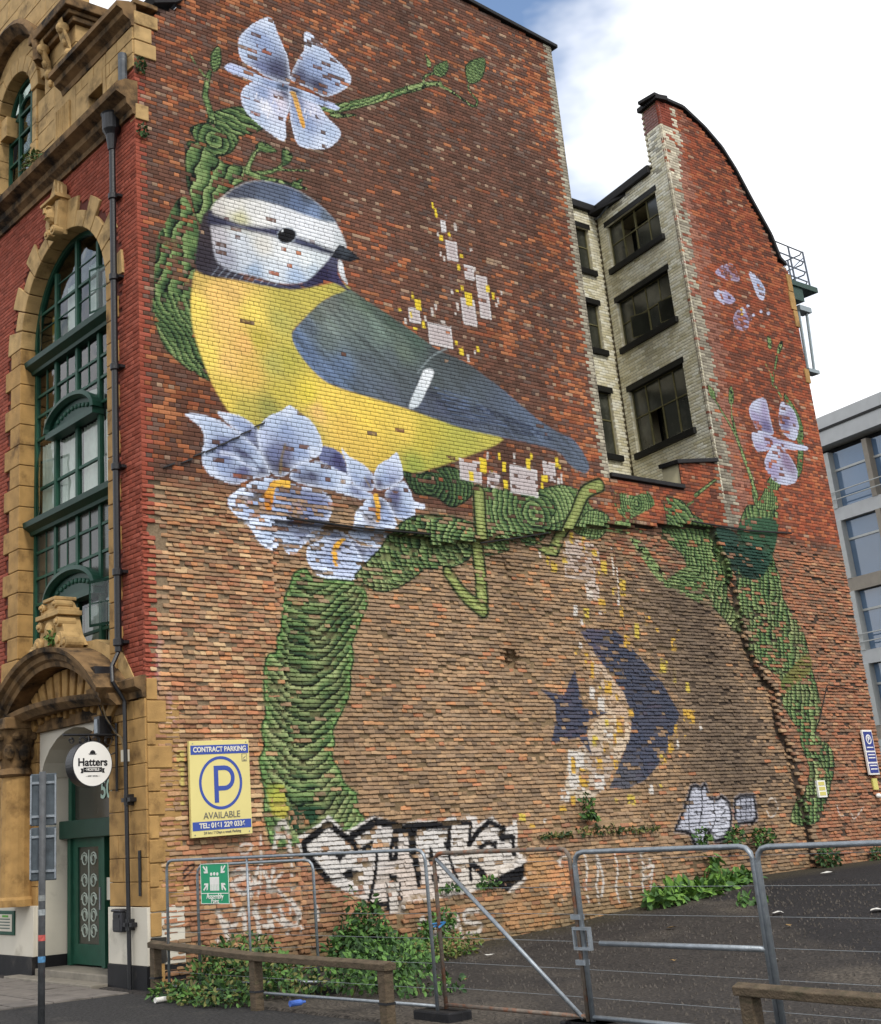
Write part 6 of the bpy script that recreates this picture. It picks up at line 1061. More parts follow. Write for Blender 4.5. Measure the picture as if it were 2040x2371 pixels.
cope([(15.62,19.95),(16.81,19.93),(17.62,19.56),(18.25,19.13),(18.7,18.61),(19.23,17.78),(19.83,16.9),(20.06,16.24),(20.3,16.1)],B,h=.10,over=.07,deep=.5)
cope([(11.8,9.13),(14.32,9.13)],B,h=.10,over=.07,deep=.3); cope([(14.2,9.72),(15.76,9.95)],B,h=.10,over=.07,deep=.5)
MB(GAB).box((14.3,9.0,-.5),(14.42,9.74,-.02)).build('parapet_return',mat('cream_tile','cfc6a4',.4,.1,9,.1),B)
MB().box((20.3,.1,-.3),(20.4,9,15.8)).box((16.6,8.9,-.3),(20.3,9,16)).build('rear_wall',dark,B)
for z0,z1,w_ in ((15.35,15.85,.16),(14.8,15.33,.2),(14.3,14.78,.14),(12.7,13.1,.16)): MB(GAB).box((20.43-w_,z0,-.3),(20.47,z1,.03)).build('corner_stone',stone,B,bev=.01)
# white glazed brick walls
gcm=mat('glazed_brick','ffffff',.35,.1,12,.12,40,vc=True,spec=.5)
def gcol(U,V,r,R):
    P_=np.array([lin(h) for h in ('ece7cf','e6e0c6','f0edda','ded7ba','d2caa8')]); b=P_[(hsh(r*51,1.3)*4.999).astype(int)]; d=fbm((R[:,0]+R[:,1])*.6,R[:,2]*.45,61); b=b*np.where(d>.72,.8,1)[:,None]*(.94+.1*hsh(r*9,2))[:,None]; n=.94+.12*fbm(U*9,V*9,12); return b[:,None,:]*n[:,:,None]
WS=[(.64,2.85,16.25,17.56),(.64,2.88,13.94,15.3),(.64,2.91,11.0,12.75)]; WK=[(13.2,16.13,16.25,17.56),(13.2,16.13,13.92,15.28),(13.2,16.13,10.98,12.75)]
def hole(c,W,g=.02):
    o=np.ones(len(c),bool)
    for a,b,z0,z1 in W: o&=~((c[:,0]>a-g)&(c[:,0]<b+g)&(c[:,1]>z0-.02)&(c[:,1]<z1+.02))
    return o
inS=lambda c:hole(c,WS)&((c[:,1]<18.08)|((c[:,0]<.66)&(c[:,1]<19.85)))&(c[:,1]>9)
inK=lambda c:hole(c,WK)&(c[:,1]<18.08)
def scol(U,V,r,R):
    c=gcol(U,V,r,R); z=R[:,2]; return np.where((z>19.2)[:,None,None],pick('red',r)[:,None,:]*.7,np.where(((z>17.8)&(hsh(r*5,3)<.25))[:,None,None],c*.45,c))
inS0=lambda c:((c[:,1]<18.08)|((c[:,0]<.66)&(c[:,1]<19.85)))&(c[:,1]>9)
RS=clipwin(bricks(0.01,3.2,9,19.9,ch=.08,inside=inS0,hdr=0,joint=.008),WS); RK=clipwin(bricks(11.9,16.53,9,18.1,ch=.08,hdr=0,joint=.008),WK); RK=RK[RK[:,3]<18.1]
field(B,SID,RS,scol,lambda x,z:x*0,lambda x,z,r,g:(r-.5)*.001,name='glazed_brick',keep=150,m=gcm)
RK2=RK[RK[:,0]>14.6]; field(B,BAK,RK2,gcol,lambda x,z:x*0,lambda x,z,r,g:(r-.5)*.001,name='glazed_brick',keep=150,m=gcm)
gm=lambda u,v:np.repeat(lin('665c48')[None],len(u),0)*(.8+.4*fbm(u*2,v*2,4))[:,None]
backing('mortar_wall',B,SID,inS,0,3.32,9,19.88,.08,lambda u,v:u*0-.005,gm); backing('mortar_wall',B,BAK,inK,11.9,16.78,9,18.08,.08,lambda u,v:u*0-.005,gm)
MB(SID).box((.68,18.08,-.3),(3.3,18.32,.1)).build('gutter',coping,B,bev=.03); MB(BAK).box((11.8,18.08,-.3),(16.5,18.32,.1)).build('gutter',coping,B,bev=.03)
cope([(-.08,19.88),(.72,19.88)],B,fr=SID,h=.14,over=.1,deep=.3); MB(SID).box((.6,18.4,-.3),(.7,19.88,-.02)).build('parapet_return',mat('cream_tile'),B)
MB(SID).tube([(2.5,18.0,.1),(2.9,17.85,.12),(3.15,17.9,.1)],.03,6).build('waste_pipe',mat('grey_pipe'),B)
def swin(fr,a,b,z0,z1,cols,tr,sill_over=.1,brk=()):
    ct=mat('cream_tile')
    w_=MB(fr).box((a-.05,z0-.3,-.9),(b+.05,z1+.2,-.85)).build('window',dark,B)
    MB(fr).box((a-.06,z1-.03,-.25),(b+.06,z1+.12,.015)).build('lintel',lead,w_); MB(fr).box((a-.12,z0-.16,-.25),(b+.05,z0,.09)).build('sill',lead,w_,bev=.01)
    MB(fr).box((a-.08,z0-.1,-.88),(a-.003,z1+.1,-.012)).build('reveal',ct,w_); MB(fr).box((b+.003,z0-.1,-.88),(b+.08,z1+.1,-.012)).build('reveal',ct,w_); MB(fr).box((a-.05,z1+.0,-.88),(b+.05,z1+.1,-.26)).build('reveal',ct,w_)
    f=MB(fr); us=np.linspace(a,b,cols+1)
    for u in us: f.box((u-.014,z0,-.16),(u+.014,z1,-.11))
    for z in (z0,tr,z1-.04): f.box((a,z,-.155),(b,z+.03,-.115))
    f.build('frame',steelw,w_)
    for i in range(cols):
        for j,(c,d) in enumerate(((z0,tr),(tr,z1))):
            if (i,j) in brk: continue
            t=random.uniform(-.012,.012); MB(fr).quad((us[i]+.02,c+.03,-.135+t),(us[i+1]-.02,c+.03,-.135-t),(us[i+1]-.02,d-.01,-.135-t*.5),(us[i]+.02,d-.01,-.135+t*.5)).build('pane',gld,w_)
    return w_
random.seed(3)
w1=swin(SID,*WS[0],4,16.95,brk=[(2,0),(1,1),(2,1)]); w2=swin(SID,*WS[1],4,14.62,brk=[(2,0)]); w3=swin(SID,*WS[2],4,11.95,brk=[(2,0)])
def vent(fr,u,z0,z1,wd,ang,parent,m=gld):
    c,s=math.cos(ang),math.sin(ang); g_=lambda p:fr(np.stack([u+np.asarray(p)[...,0]*c,np.asarray(p)[...,1],-.12+np.asarray(p)[...,0]*s],-1)); b=MB(g_)
    for q in (((0,z0,-.015),(wd,z0+.03,.015)),((0,z1-.03,-.015),(wd,z1,.015)),((0,z0,-.015),(.03,z1,.015)),((wd-.03,z0,-.015),(wd,z1,.015))): b.box(*q)
    o=b.build('open_vent',steelw,parent); MB(g_).box((.02,z0+.02,-.003),(wd-.02,z1-.02,.003)).build('pane',m,o)
vent(SID,1.75,13.98,14.6,.55,.45,w2); vent(SID,1.75,11.02,11.95,.55,-.5,w3); vent(SID,.7,14.0,14.6,.5,.3,w2,gld); vent(SID,1.75,16.3,16.95,.5,-.6,w1)
for q in WK: swin(BAK,*q,4,q[2]+.55*(q[3]-q[2]))
MB(SID).box((1.0,9.3,-1.7),(4.3,18.2,-1.6)).box((.45,9.3,-1.6),(.55,18.2,-.35)).build('inner_wall',dark,B); MB(BAK).box((11.9,9.3,-1.2),(17.2,18.2,-1.1)).build('inner_wall',dark,B); MB().box((16.2,.9,18.0),(20.2,9,18.08)).box((11.8,3.45,18.0),(17.5,9,18.08)).build('roof_deck',coping,B); MB().box((11.8,.3,8.8),(16.4,3.2,9.0)).build('light_well_floor',coping,B)
# conduits on the lower wall
cm=mat('black_cable','131313',.6,.1,8,0)
MB(GAB).tube([(14.4,8.36,.05),(16.5,8.33,.05),(18.25,8.42,.05)],.022,6).build('cable',cm,B); MB(GAB).tube([(2.9,7.36,.03),(4.6,7.33,.02),(6.3,7.36,.03)],.02,6).build('cable',cm,A); MB(GAB).tube([(7.6,7.3,.02),(8.7,7.5,.03),(9.6,7.68,.02)],.015,6).build('cable',cm,A)
MB(GAB).tube([(18.0,3.9,.05),(18.6,4.75,.05),(19.9,4.65,.05)],.012,6).build('cable',cm,B)
# balcony, steel frame at the far corner
bal=empty('roof_balcony','green steel balcony with tubular railing projecting past the tower corner','balcony',(20.5,.3,14.5))
FX=FR((20.45,.25,0),(1,0,0),(0,0,1),(0,-1,0))
def tb(nm,pts,r,m): MB().tube([(x-20.5,y-.3,z-14.5) for x,y,z in pts],r,8).build(nm,m,bal)
MB().box((.1,-.1,1.25),(1.6,1.5,1.4)).build('platform',dgreen,bal); MB().box((.15,-.05,.85),(.9,1.4,1.25)).build('platform_frame',dgreen,bal)
gr_=mat('grey_rail','5c6470',.5,.1,5,0)
for x in (20.6,21.3,22.0): tb('railing_post',[(x,.35,15.85),(x-.04,.35,17.05)],.026,gr_)
for z in (16.1,16.4,16.72,17.03): tb('railing_rail',[(20.3,.35,z+.06),(21.9,.35,z),(22.05,.5,z),(22.05,1.8,z)],.02,gr_)
for y in (.9,1.5): tb('railing_post',[(22.05,y,15.85),(22.05,y,17.03)],.024,gr_)
for y in (.35,.9): tb('railing_brace',[(20.6,y,15.9),(22.0,y,16.9)],.016,gr_)
st_=mat('pale_steel','8d989c',.5,.1,5,0,metal=.3)
for x0,x1 in ((21.25,21.15),(21.65,21.45)): tb('hanger',[(x0,.4,15.25),(x1,.4,13.3)],.04,st_)
MB().box((.55,.0,-1.25),(1.05,.25,-1.15)).build('foot_plate',st_,bal); MB().box((.7,.0,.6),(1.25,.3,.75)).build('head_plate',st_,bal)
# ------------------------------------------------------------------ modern building at the right
Mo=empty('glass_office','modern grey office block with glazed bands coloured like reflected sky at right edge','building',(45,14,0))
d14=np.array([math.sin(a14),math.cos(a14),0]); n14=np.array([-math.cos(a14),math.sin(a14),0])
MD=FR((45.65-45,13.96-14,-3.75),d14,(0,0,1),n14)
conc=mat('grey_cladding','b4b6b6',.6,.08,2,.1); silv=mat('silver_frame','a9aba8',.45,.08,4,0,metal=.3); mullm=mat('bronze_mullion','8a8276',.5,.1,4,0)
skyglass=mat('painted_sky_glazing','4a6480',.06,.25,.25,0,spec=1.0,coat=.8)  # blue base colour paints the sky's reflection into the glass
Hs=3.3; U0,U1=-16,16
MB(MD).box((U0,-2,-6),(U1,23.2,-.35)).build('core',mat('dark_room','14171a',.8,.2,1,0),Mo)
ztop=23.3; MB(MD).box((U0,21.9,-3),(U1,23.3,.5)).build('roof_fascia',conc,Mo); MB(MD).box((U0,22.6,-3),(U1,22.72,.55)).build('fascia_groove',lead,Mo)
for k in range(7):
    z0=21.9-Hs*(k+1)-.2
    MB(MD).box((U0,z0-.05,-.3),(U1,z0+.55,.12)).build('spandrel',conc if k%2==0 else mullm,Mo)
    for i,u in enumerate(np.arange(U0,U1,2.4)):
        MB(MD).box((u-.14,z0+.55,-.3),(u+.14,z0+Hs-.05,.16)).build('mullion',silv if i%2 else mullm,Mo)
        pn=MB(MD).box((u+.14,z0+.58,-.22),(u+2.26,z0+2.3,-.16)).build('pane',skyglass,Mo)
        MB(MD).box((u+.14,z0+2.4,-.22),(u+2.26,z0+Hs-.08,-.15)).build('pane',skyglass,Mo); MB(MD).box((u+.14,z0+2.3,-.25),(u+2.26,z0+2.4,-.1)).build('transom',silv,Mo)
    if k%2==0:
        for h_ in (.9,1.25): MB(MD).tube([(U0,z0+h_,.35),(U1,z0+h_,.35)],.03,6).build('rail',silv,Mo)
# far street side wall of green scaffold-like cladding low at the right

# ------------------------------------------------------------------ signs on the wall
sgy=mat('cream_sign','d8cb86',.45,.06,2,.05,dirt='b0a468',dscale=3,dlo=.66); sgb=mat('blue_print','3a4f9c',.5,.06,4,0)
cs=empty('parking_sign','large cream parking sign with blue P in a ring, tilted on the brick wall','sign',(0.69,-.12,2.08))
SP=FR((0,0,0),(1,0,.02),(0,0,1),(0,-1,0)); W_,H_=1.13,1.45
MB(SP).box((0,0,-.06),(W_,H_,0)).build('board',sgy,cs,bev=.006)
MB(SP).box((.02,H_-.21,0),(W_-.02,H_-.07,.004)).build('blue_band',sgb,cs); MB(SP).box((.02,.1,0),(W_-.02,.23,.004)).build('blue_band',sgb,cs)
disc(FR((W_/2,0,.80+.02*W_/2),(1,0,.02),(0,0,1),(0,-1,0)),.36,.405,0,.004,'ring',sgb,cs)
MB(SP).box((.44,.5,0),(.52,1.06,.004)).build('letter_stroke',sgb,cs)
MB(SP).sweep([((.52+x,z,0),(nx,nz,0),(0,0,1)) for x,z,nx,nz in [(0,1.025,0,1),(.12,1.025,0,1)]+[(.12+.155*math.cos(t),.87+.155*math.sin(t),math.cos(t),math.sin(t)) for t in np.linspace(math.pi/2,-math.pi/2,12)]+[(.12,.715,0,-1),(0,.715,0,-1)]],[(-.035,0),(.035,0),(.035,.004),(-.035,.004)]).build('letter_bowl',sgb,cs)
wl2=mat('pale_print','d8d4c4',.5,.03,4,0); gp=mat('grey_print','6e6c64',.6,.05,4,0)
text('lettering','CONTRACT PARKING',.108,SP,W_/2,H_-.14,.006,wl2,cs,bold=.003,sx=.93); text('lettering','AVAILABLE',.14,SP,W_/2,.31,.004,gp,cs); text('lettering','TEL: 0161 228 0336',.105,SP,W_/2,.165,.006,wl2,cs,bold=.003); text('lettering','24 hrs / 7 Days a week Parking',.055,SP,W_/2,.06,.004,gp,cs)
MB(SP).box((W_-.15,H_-.34,0),(W_-.05,H_-.22,.003)).build('emblem_box',gp,cs); MB(SP).box((W_-.14,H_-.33,.003),(W_-.06,H_-.23,.005)).build('emblem_field',sgy,cs); MB(SP).prism([(W_-.13,H_-.29),(W_-.07,H_-.25),(W_-.08,H_-.27),(W_-.12,H_-.3)],.005,.007).box((W_-.125,H_-.325,.005),(W_-.075,H_-.31,.007)).build('emblem',gp,cs)
for x,z in ((.06,.04),(W_-.06,.04),(.06,H_-.04),(W_-.06,H_-.04)): MB(SP).ball((x,z,.003),(.012,.012,.006),8,4).build('screw',galv,cs)
b2=empty('blue_parking_sign','tall narrow blue parking board in a white frame near the far corner','sign',(19.62,-.1,2.66)); SB=FR((0,0,0),(1,0,0),(0,0,1),(0,-1,0))
MB(SB).box((0,0,-.05),(.42,1.04,0)).build('frame',mat('white_sign'),b2,bev=.006); nvb=mat('navy_sign','22327e',.45,.06,4,0)
for z0,z1 in ((.04,.26),(.3,.52),(.56,1.0)): MB(SB).box((.03,z0,0),(.39,z1,.006)).build('panel',nvb,b2)
disc(FR((.21,0,.82),(1,0,0),(0,0,1),(0,-1,0)),.085,.115,.006,.01,'ring',mat('white_sign'),b2); text('lettering','P',.16,SB,.21,.82,.008,mat('white_sign'),b2,bold=.006)
for z in (.62,.45,.38,.2,.12): MB(SB).box((.07,z,.006),(.35,z+.025,.009)).build('print_line',mat('white_sign'),b2)
y2=tag(MB(GAB).box((17.48,2.21,0),(17.8,2.58,.05)).build('notice_plate',mat('white_sign'),None),'small white plate with three yellow strips above silver graffiti','sign')
for z in (2.25,2.36,2.47): MB(GAB).box((17.52,z,.05),(17.76,z+.08,.054)).build('yellow_strip',mat('pale_yellow','c9bf6a',.5,.05,4,0),y2)
y3=tag(MB(GAB).box((19.78,2.32,0),(19.98,2.58,.04)).build('alarm_plate',mat('pale_yellow'),None),'little pale yellow plate under the narrow blue parking board','sign'); MB(GAB).ball((19.88,2.18,.06),(.09,.06,.06)).build('sounder',mat('white_sign'),y3)
# assembly point sign on the fence
dF=np.array([.37,-5.19,0]); dF/=np.linalg.norm(dF); nF=np.array([-math.sqrt(1-dF[0]**2),-dF[0],0]); 
AS=FR((-.21-.03,-1.83,1.21),dF,(0,0,1),nF); asn=empty('assembly_sign','green and white assembly point sign tied to the mesh fence','sign',(0,0,0))
MB(AS).box((0,0,-.008),(.64,.52,0)).build('panel',mat('safety_green','1f9468',.45,.05,3,0,dirt='2a7a5c',dscale=4,dlo=.6),asn)
wsg=mat('white_sign'); MB(AS).box((0,.13,0),(.64,.14,.003)).box((0,0,0),(.64,.008,.003)).box((0,.512,0),(.64,.52,.003)).box((0,0,0),(.008,.52,.003)).box((.632,0,0),(.64,.52,.003)).build('border',wsg,asn)
text('lettering','Assembly',.1,AS,.32,.095,.003,wsg,asn); text('lettering','Point',.085,AS,.32,.035,.003,wsg,asn)
pp=MB(AS)
for x,s in ((.25,1),(.32,1.12),(.39,1)): pp.prism([(x+.025*math.cos(t),.36+.022*s+.022*math.sin(t)) for t in np.linspace(0,2*math.pi,11)[:-1]],0,.003); pp.box((x-.034,.25,0),(x+.034,.345,.003)); pp.box((x-.03,.17,0),(x-.004,.25,.003)); pp.box((x+.004,.17,0),(x+.03,.25,.003))
for cx,cz,a in ((.12,.44,-.7),(.52,.44,-2.4),(.12,.22,.7),(.52,.22,2.4)):
    c,s=math.cos(a),math.sin(a); T_=lambda x,z:(cx+x*c-z*s,cz+x*s+z*c)
    MB(AS).prism([T_(-.07,-.012),T_(.03,-.012),T_(.03,.012),T_(-.07,.012)],0,.003).prism([T_(.07,0),T_(.005,.055),T_(-.02,.045),T_(.03,0),T_(-.02,-.045),T_(.005,-.055)],0,.0035).build('arrow',wsg,asn)
pp.build('pictogram',wsg,asn)
# ------------------------------------------------------------------ temporary fence
wirem=mat('mesh_wire','8e9498',.5,.1,8,0,metal=.5)
def panel(name,a,b,h,label,m,cat='fence',mids=(.5,),wires=True,rails=(),r=.021,brace=None,feet=True,z0=.04,vert=12):
    a=np.array(a,float);b=np.array(b,float); L_=np.linalg.norm(b-a); t=(b-a)/L_; e=empty(name,label,cat,(a[0],a[1],0),'temporary fence along the pavement')
    P_=lambda u,z:(t[0]*u,t[1]*u,z); c=.13
    MB().tube([P_(0,z0-.02),P_(0,h-c),P_(c*.12,h-c*.45),P_(c*.45,h-c*.12),P_(c,h),P_(L_-c,h),P_(L_-c*.45,h-c*.12),P_(L_-c*.12,h-c*.45),P_(L_,h-c),P_(L_,z0-.02)],r,10).build('tube_frame',m,e,smooth=True)
    MB().tube([P_(0,z0+.1),P_(L_,z0+.1)],r*.9,8).build('bottom_rail',m,e,smooth=True)
    for q in mids: MB().tube([P_(q*L_,z0+.1),P_(q*L_,h)],r*.8,8).build('upright',m,e,smooth=True)
    for q0,q1,z in rails: MB().tube([P_(q0*L_,z),P_(q1*L_,z)],r,8).build('cross_rail',m,e,smooth=True)
    if brace: MB().tube([P_(brace[0]*L_,brace[1]),P_(brace[2]*L_,brace[3])],r,8).build('brace',galv,e,smooth=True)
    if feet:
        for u in (0,L_): MB().box((t[0]*u-.11,t[1]*u-.3,-.02),(t[0]*u+.11,t[1]*u+.3,.1)).build('rubber_foot',tar,e,bev=.02)
    if wires:
        wv=MB(); 
        for z in np.arange(z0+.28,h-.05,.26): wv.tube([P_(0,z),P_(L_,z)],.0022,4,cap=False)
        o=wv.build('wire_mesh',wirem,e); o['kind']='stuff'
    return e
panel('mesh_fence',(-.27,-.97),(.1,-6.16),1.79,'long galvanised fence panel carrying the green assembly sign',galv,mids=(.36,))
panel('mesh_fence',(.16,-1.1),(1.02,-2.75),1.7,'short galvanised fence panel standing behind the assembly sign',galv,mids=())
gp_=panel('site_gate',(.24,-6.15),(.3,-8.2),1.74,'rusty framed gate panel with a diagonal steel brace',rust,mids=(),brace=(.02,1.68,.97,.12),r=.024)
p3=panel('mesh_fence',(.3,-8.26),(.3,-10.42),1.7,'galvanised fence panel with a horizontal bar and bolt plate',galv,mids=(),rails=((.1,1.0,.83),),r=.026,wires=True)
panel('mesh_fence',(.3,-10.47),(.3,-13.9),1.69,'galvanised fence panel at the right edge of the lot',galv,mids=(),r=.026)
lt=MB().box((-.03,-.02,.76),(.02,.0,.98)).box((-.03,-.22,.76),(.02,-.2,.98)).box((-.03,-.2,.76),(.02,-.02,.79)).box((-.03,-.2,.95),(.02,-.02,.98)).build('bolt_plate',galv,p3); lt.location=(0,.12,0)
for z in (.62,1.05): MB().box((-.04,-.06,z),(.04,.06,z+.05)).build('clamp',galv,gp_).location=(.06,-2.06,0)
MB().tube([(.0,.02,0),(.05,-.05,.02),(-.02,-.1,.0),(.04,-.14,.05),(0,0.03,.03)],.012,6).build('blue_tie',mat('blue_rope','3b7ab0',.6,.1,8,0),gp_).location=(-.02,.06,.95)
# knee rail fences
def kneerail(name,pts,label,ends=(0,1)):
    e=empty(name,label,'knee rail',(pts[0][0],pts[0][1],0),'timber knee rails along the pavement'); o=np.array([pts[0][0],pts[0][1],0])
    for i,(x,y,z) in enumerate(pts):
        b=MB(); b.box((x-o[0]-.065,y-o[1]-.065,-.1),(x-o[0]+.065,y-o[1]+.065,z-.07)); b.build('post',wood,e,bev=.012)
        MB().box((x-o[0]-.069,y-o[1]-.069,.2),(x-o[0]+.069,y-o[1]+.069,.225)).build('strap',iron,e)
    for (x0,y0,z0),(x1,y1,z1) in zip(pts[:-1],pts[1:]):
        a=np.array((x0,y0,z0))-o; c=np.array((x1,y1,z1))-o; t=c-a; L_=np.linalg.norm(t); t/=L_; s_=np.cross(t,(0,0,1)); s_/=np.linalg.norm(s_); u_=np.cross(s_,t)
        m_=MB(); ex=.1; V=[]
        for p_ in (a-t*ex,c+t*(ex if (x1,y1,z1)==pts[-1] else -.01)): V+=[p_+s_*q+u_*h_ for q,h_ in ((-.085,-.07),(.085,-.07),(.09,.0),(.0,.03),(-.09,.0))]
        m_.add(V,[(0,1,2,3,4)[::-1],(5,6,7,8,9)]+[(i,(i+1)%5,5+(i+1)%5,5+i) for i in range(5)]); m_.build('rail',wood,e,bev=.008)
kneerail('knee_rail',[(-.18,-.45,.68),(-.46,-3.42,.64),(-.42,-5.92,.62)],'mossy timber knee rail on three posts before the bushes')
kneerail('knee_rail',[(-.45,-10.72,.62),(-.45,-13.2,.58)],'timber knee rail at the lower right corner of the picture')
# ------------------------------------------------------------------ sign post seen from behind
sp=empty('street_sign_post','grey street sign post at the kerb, its two boards seen from behind','sign post',(-2.67,-1.92,0)); sgk=mat('sign_back','4e565c',.55,.25,9,.15,metal=.3,dirt='33383c',dscale=5,dlo=.55)
MB().tube([(0,0,-.1),(0,0,3.0)],.045,12).build('pole',mat('grey_pole','4a4c4e',.55,.3,10,.3,dirt='6a5a58',dscale=7,dlo=.6),sp,smooth=True)
SPf=FR((.04,.055,0),(.8,-.6,0),(0,0,1),(-.6,-.8,0))
for z0,z1 in ((2.33,2.98),(1.66,2.31)):
    b=MB(SPf).box((-.17,z0,-.02),(.17,z1,.0)).build('board',sgk,sp,bev=.01); MB(SPf).box((-.17,z0+.02,0),(-.15,z1-.02,.03)).box((.15,z0+.02,0),(.17,z1-.02,.03)).box((-.15,z0+.1,0),(.15,z0+.13,.02)).box((-.15,z1-.13,0),(.15,z1-.1,.02)).build('channel',galv,b)
for i,(z,c_) in enumerate(((1.25,'8a8f90'),(.95,'b0504a'),(.7,'4a7aa0'),(1.42,'7a7c7a'))): MB().tube([(0,0,z),(0,0,z+.07)],.047,12,cap=False).build('sticker',mat('sticker_%s'%('grey','red','blue','pale')[i],c_,.6,.4,30,0),sp)
# ------------------------------------------------------------------ vegetation
def leafmat(nm,c): return mat(nm,c,.6,.45,14,.1,spec=.3)
LM=[leafmat('leaf_dark','2c4526'),leafmat('leaf_mid','3d5c2e'),leafmat('leaf_light','557838'),leafmat('leaf_olive','6a6a3a')]
stemm=mat('plant_stem','4a4630',.8,.2,8,.2)
def foliage(name,label,base,pts,n,size,mats,cat='bush',group='weeds growing along the wall',stems=6,seed=1,flat=0,parent=None):
    """pts: list of (x,y,z,rx,ry,rz) lobes, relative to base"""
    R2=np.random.default_rng(seed); e=empty(name,label,cat,base,group)
    tot=sum(p[3]*p[4]*p[5] for p in pts); per=[max(8,int(n*p[3]*p[4]*p[5]/tot)) for p in pts]
    for mi,mm in enumerate(mats):
        V=[];F=[]
        for p,k in zip(pts,per):
            k=max(3,k//len(mats)); d=R2.normal(size=(k,3)); d/=np.linalg.norm(d,axis=1)[:,None]; rad=R2.uniform(.35,1.08,k)**.6
            c=np.array(p[:3])+d*rad[:,None]*np.array(p[3:]); c[:,2]=np.maximum(c[:,2],.02)
            for q,dd in zip(c,d):
                s=size*R2.uniform(.6,1.35); a=R2.normal(size=3)*.7+dd*.6+np.array([0,0,-.15]); a/=np.linalg.norm(a); nn=dd*.7+np.array([0,-.2,.7])+R2.normal(size=3)*.5; b_=np.cross(nn,a); b_/=np.linalg.norm(b_)+1e-9; up_=np.cross(a,b_); i=len(V)
                V+=[q,q+a*s*.35+b_*s*.26+up_*s*.05,q+a*s*.75+b_*s*.2,q+a*s-up_*s*.1,q+a*s*.75-b_*s*.2,q+a*s*.35-b_*s*.26+up_*s*.05]; F+=[(i,i+1,i+2,i+3),(i,i+3,i+4,i+5)]
        me=bpy.data.meshes.new('foliage'); me.from_pydata([tuple(v) for v in V],[],F); o=link('foliage',me,mm,e); o['kind']='stuff'
    if stems:
        sm=MB()
        for k in range(stems):
            p=pts[k%len(pts)]; q=np.array(p[:3])+R2.normal(size=3)*np.array(p[3:])*.35; q[2]=max(q[2],.05); b0=np.array([p[0]+R2.normal()*.15,p[1]+R2.normal()*.08,0]); sm.tube([b0,(b0+q)/2+R2.normal(size=3)*.03,q],[.014,.01,.005],5)
        sm.build('stem',stemm,e)
    return e
foliage('buddleia_bush','tall buddleia bush against the white graffiti lettering',(3.65,-.5,0),[(0,0,.32,.55,.35,.32),(.15,.1,.6,.32,.26,.28),(-.35,0,.25,.4,.35,.25),(-.1,.15,.95,.10,.10,.25),(.28,.1,.85,.10,.09,.22),(.6,0,.2,.35,.3,.2),(-.3,.1,.62,.12,.1,.22)],1700,.11,LM[:3],stems=14,seed=2)
foliage('buddleia_bush','young leafy bush at the right of the tall buddleia',(5.35,-.3,0),[(0,0,.4,.3,.2,.2),(.3,.1,.6,.22,.14,.14),(-.5,0,.15,.4,.25,.16)],420,.11,LM[1:3],stems=6,seed=3)
foliage('weed_clump','dense low weeds behind the knee rail left of its middle post',(.35,-2.0,0),[(0,0,.28,.6,1.0,.3),(.4,.6,.4,.5,.6,.35),(.5,-.8,.2,.6,.5,.22),(.1,1.0,.3,.35,.4,.3)],2200,.085,LM,stems=8,seed=4)
foliage('weed_clump','straggling weeds spilling onto the pavement in front of the fence',(-.35,-2.3,0),[(0,0,.12,.45,.8,.13),(-.1,.9,.1,.3,.5,.12)],900,.08,LM,stems=5,seed=5)
foliage('weed_clump','dark green weeds behind the knee rail right of its middle post',(1.4,-3.6,0),[(0,0,.28,.8,.6,.26),(.8,.9,.3,.7,.7,.28),(.2,-.7,.12,.6,.4,.12)],1500,.09,LM[:3],stems=8,seed=6)
foliage('weed_clump','yellowish weeds at the foot of the buddleia',(4.4,-1.0,0),[(0,0,.14,.8,.35,.16),(.9,.2,.2,.5,.3,.18)],700,.08,[LM[2],LM[3]],stems=4,seed=7)
foliage('ivy_patch','broad bright green leafy plant spreading along the foot of the wall',(11.9,-.5,float(gh(11.9))),[(-.9,-.05,.08,.5,.35,.09),(0,0,.12,.8,.35,.12),(1.0,.1,.15,.75,.3,.14),(1.8,.15,.2,.5,.25,.16),(1.3,.35,.5,.16,.08,.28)],1000,.21,[LM[2],leafmat('leaf_bright','668a3a'),LM[1]],cat='plant',stems=5,seed=8)
foliage('small_weed','lone green sprig lying on the dark tarmac beyond the gate',(11.3,-2.3,float(gh(11.3))),[(0,0,.05,.35,.2,.06)],60,.16,LM[1:3],cat='plant',stems=0,seed=9)
foliage('wall_plant','small fern sprouting from the wall under the navy crest',(9.76,-.05,2.05),[(0,0,.2,.15,.06,.26),(.05,0,-.05,.2,.05,.1)],160,.1,LM[:3],cat='plant',stems=3,seed=10)
foliage('wall_plant','moss and weeds along the ledge below the crest',(10.1,-.03,1.75),[(0,0,.05,.8,.05,.09),(-1.3,0,-.25,.45,.05,.14),(1.2,0,.0,.5,.05,.08)],420,.08,[LM[0],LM[3]],cat='plant',stems=0,seed=11)
foliage('wall_plant','ferny weeds under the silver graffiti',(14.2,-.06,1.3),[(0,0,.2,.35,.06,.18),(-1.1,0,.25,.25,.06,.15),(.9,0,.15,.4,.06,.2)],380,.1,LM[:3],cat='plant',stems=0,seed=12)
foliage('weed_clump','dark weeds at the wall foot near the far corner',(17.2,-.2,float(gh(17.2))),[(0,0,.2,.4,.15,.22),(2.0,0,.15,.3,.12,.2)],360,.1,LM[:2],stems=3,seed=13)
foliage('wall_plant','tuft of weeds on the ledge left of the fern',(6.9,-.05,1.0),[(0,0,0,.3,.05,.12),(-.9,0,-.1,.3,.05,.1)],180,.09,LM[:3],cat='plant',stems=0,seed=14)
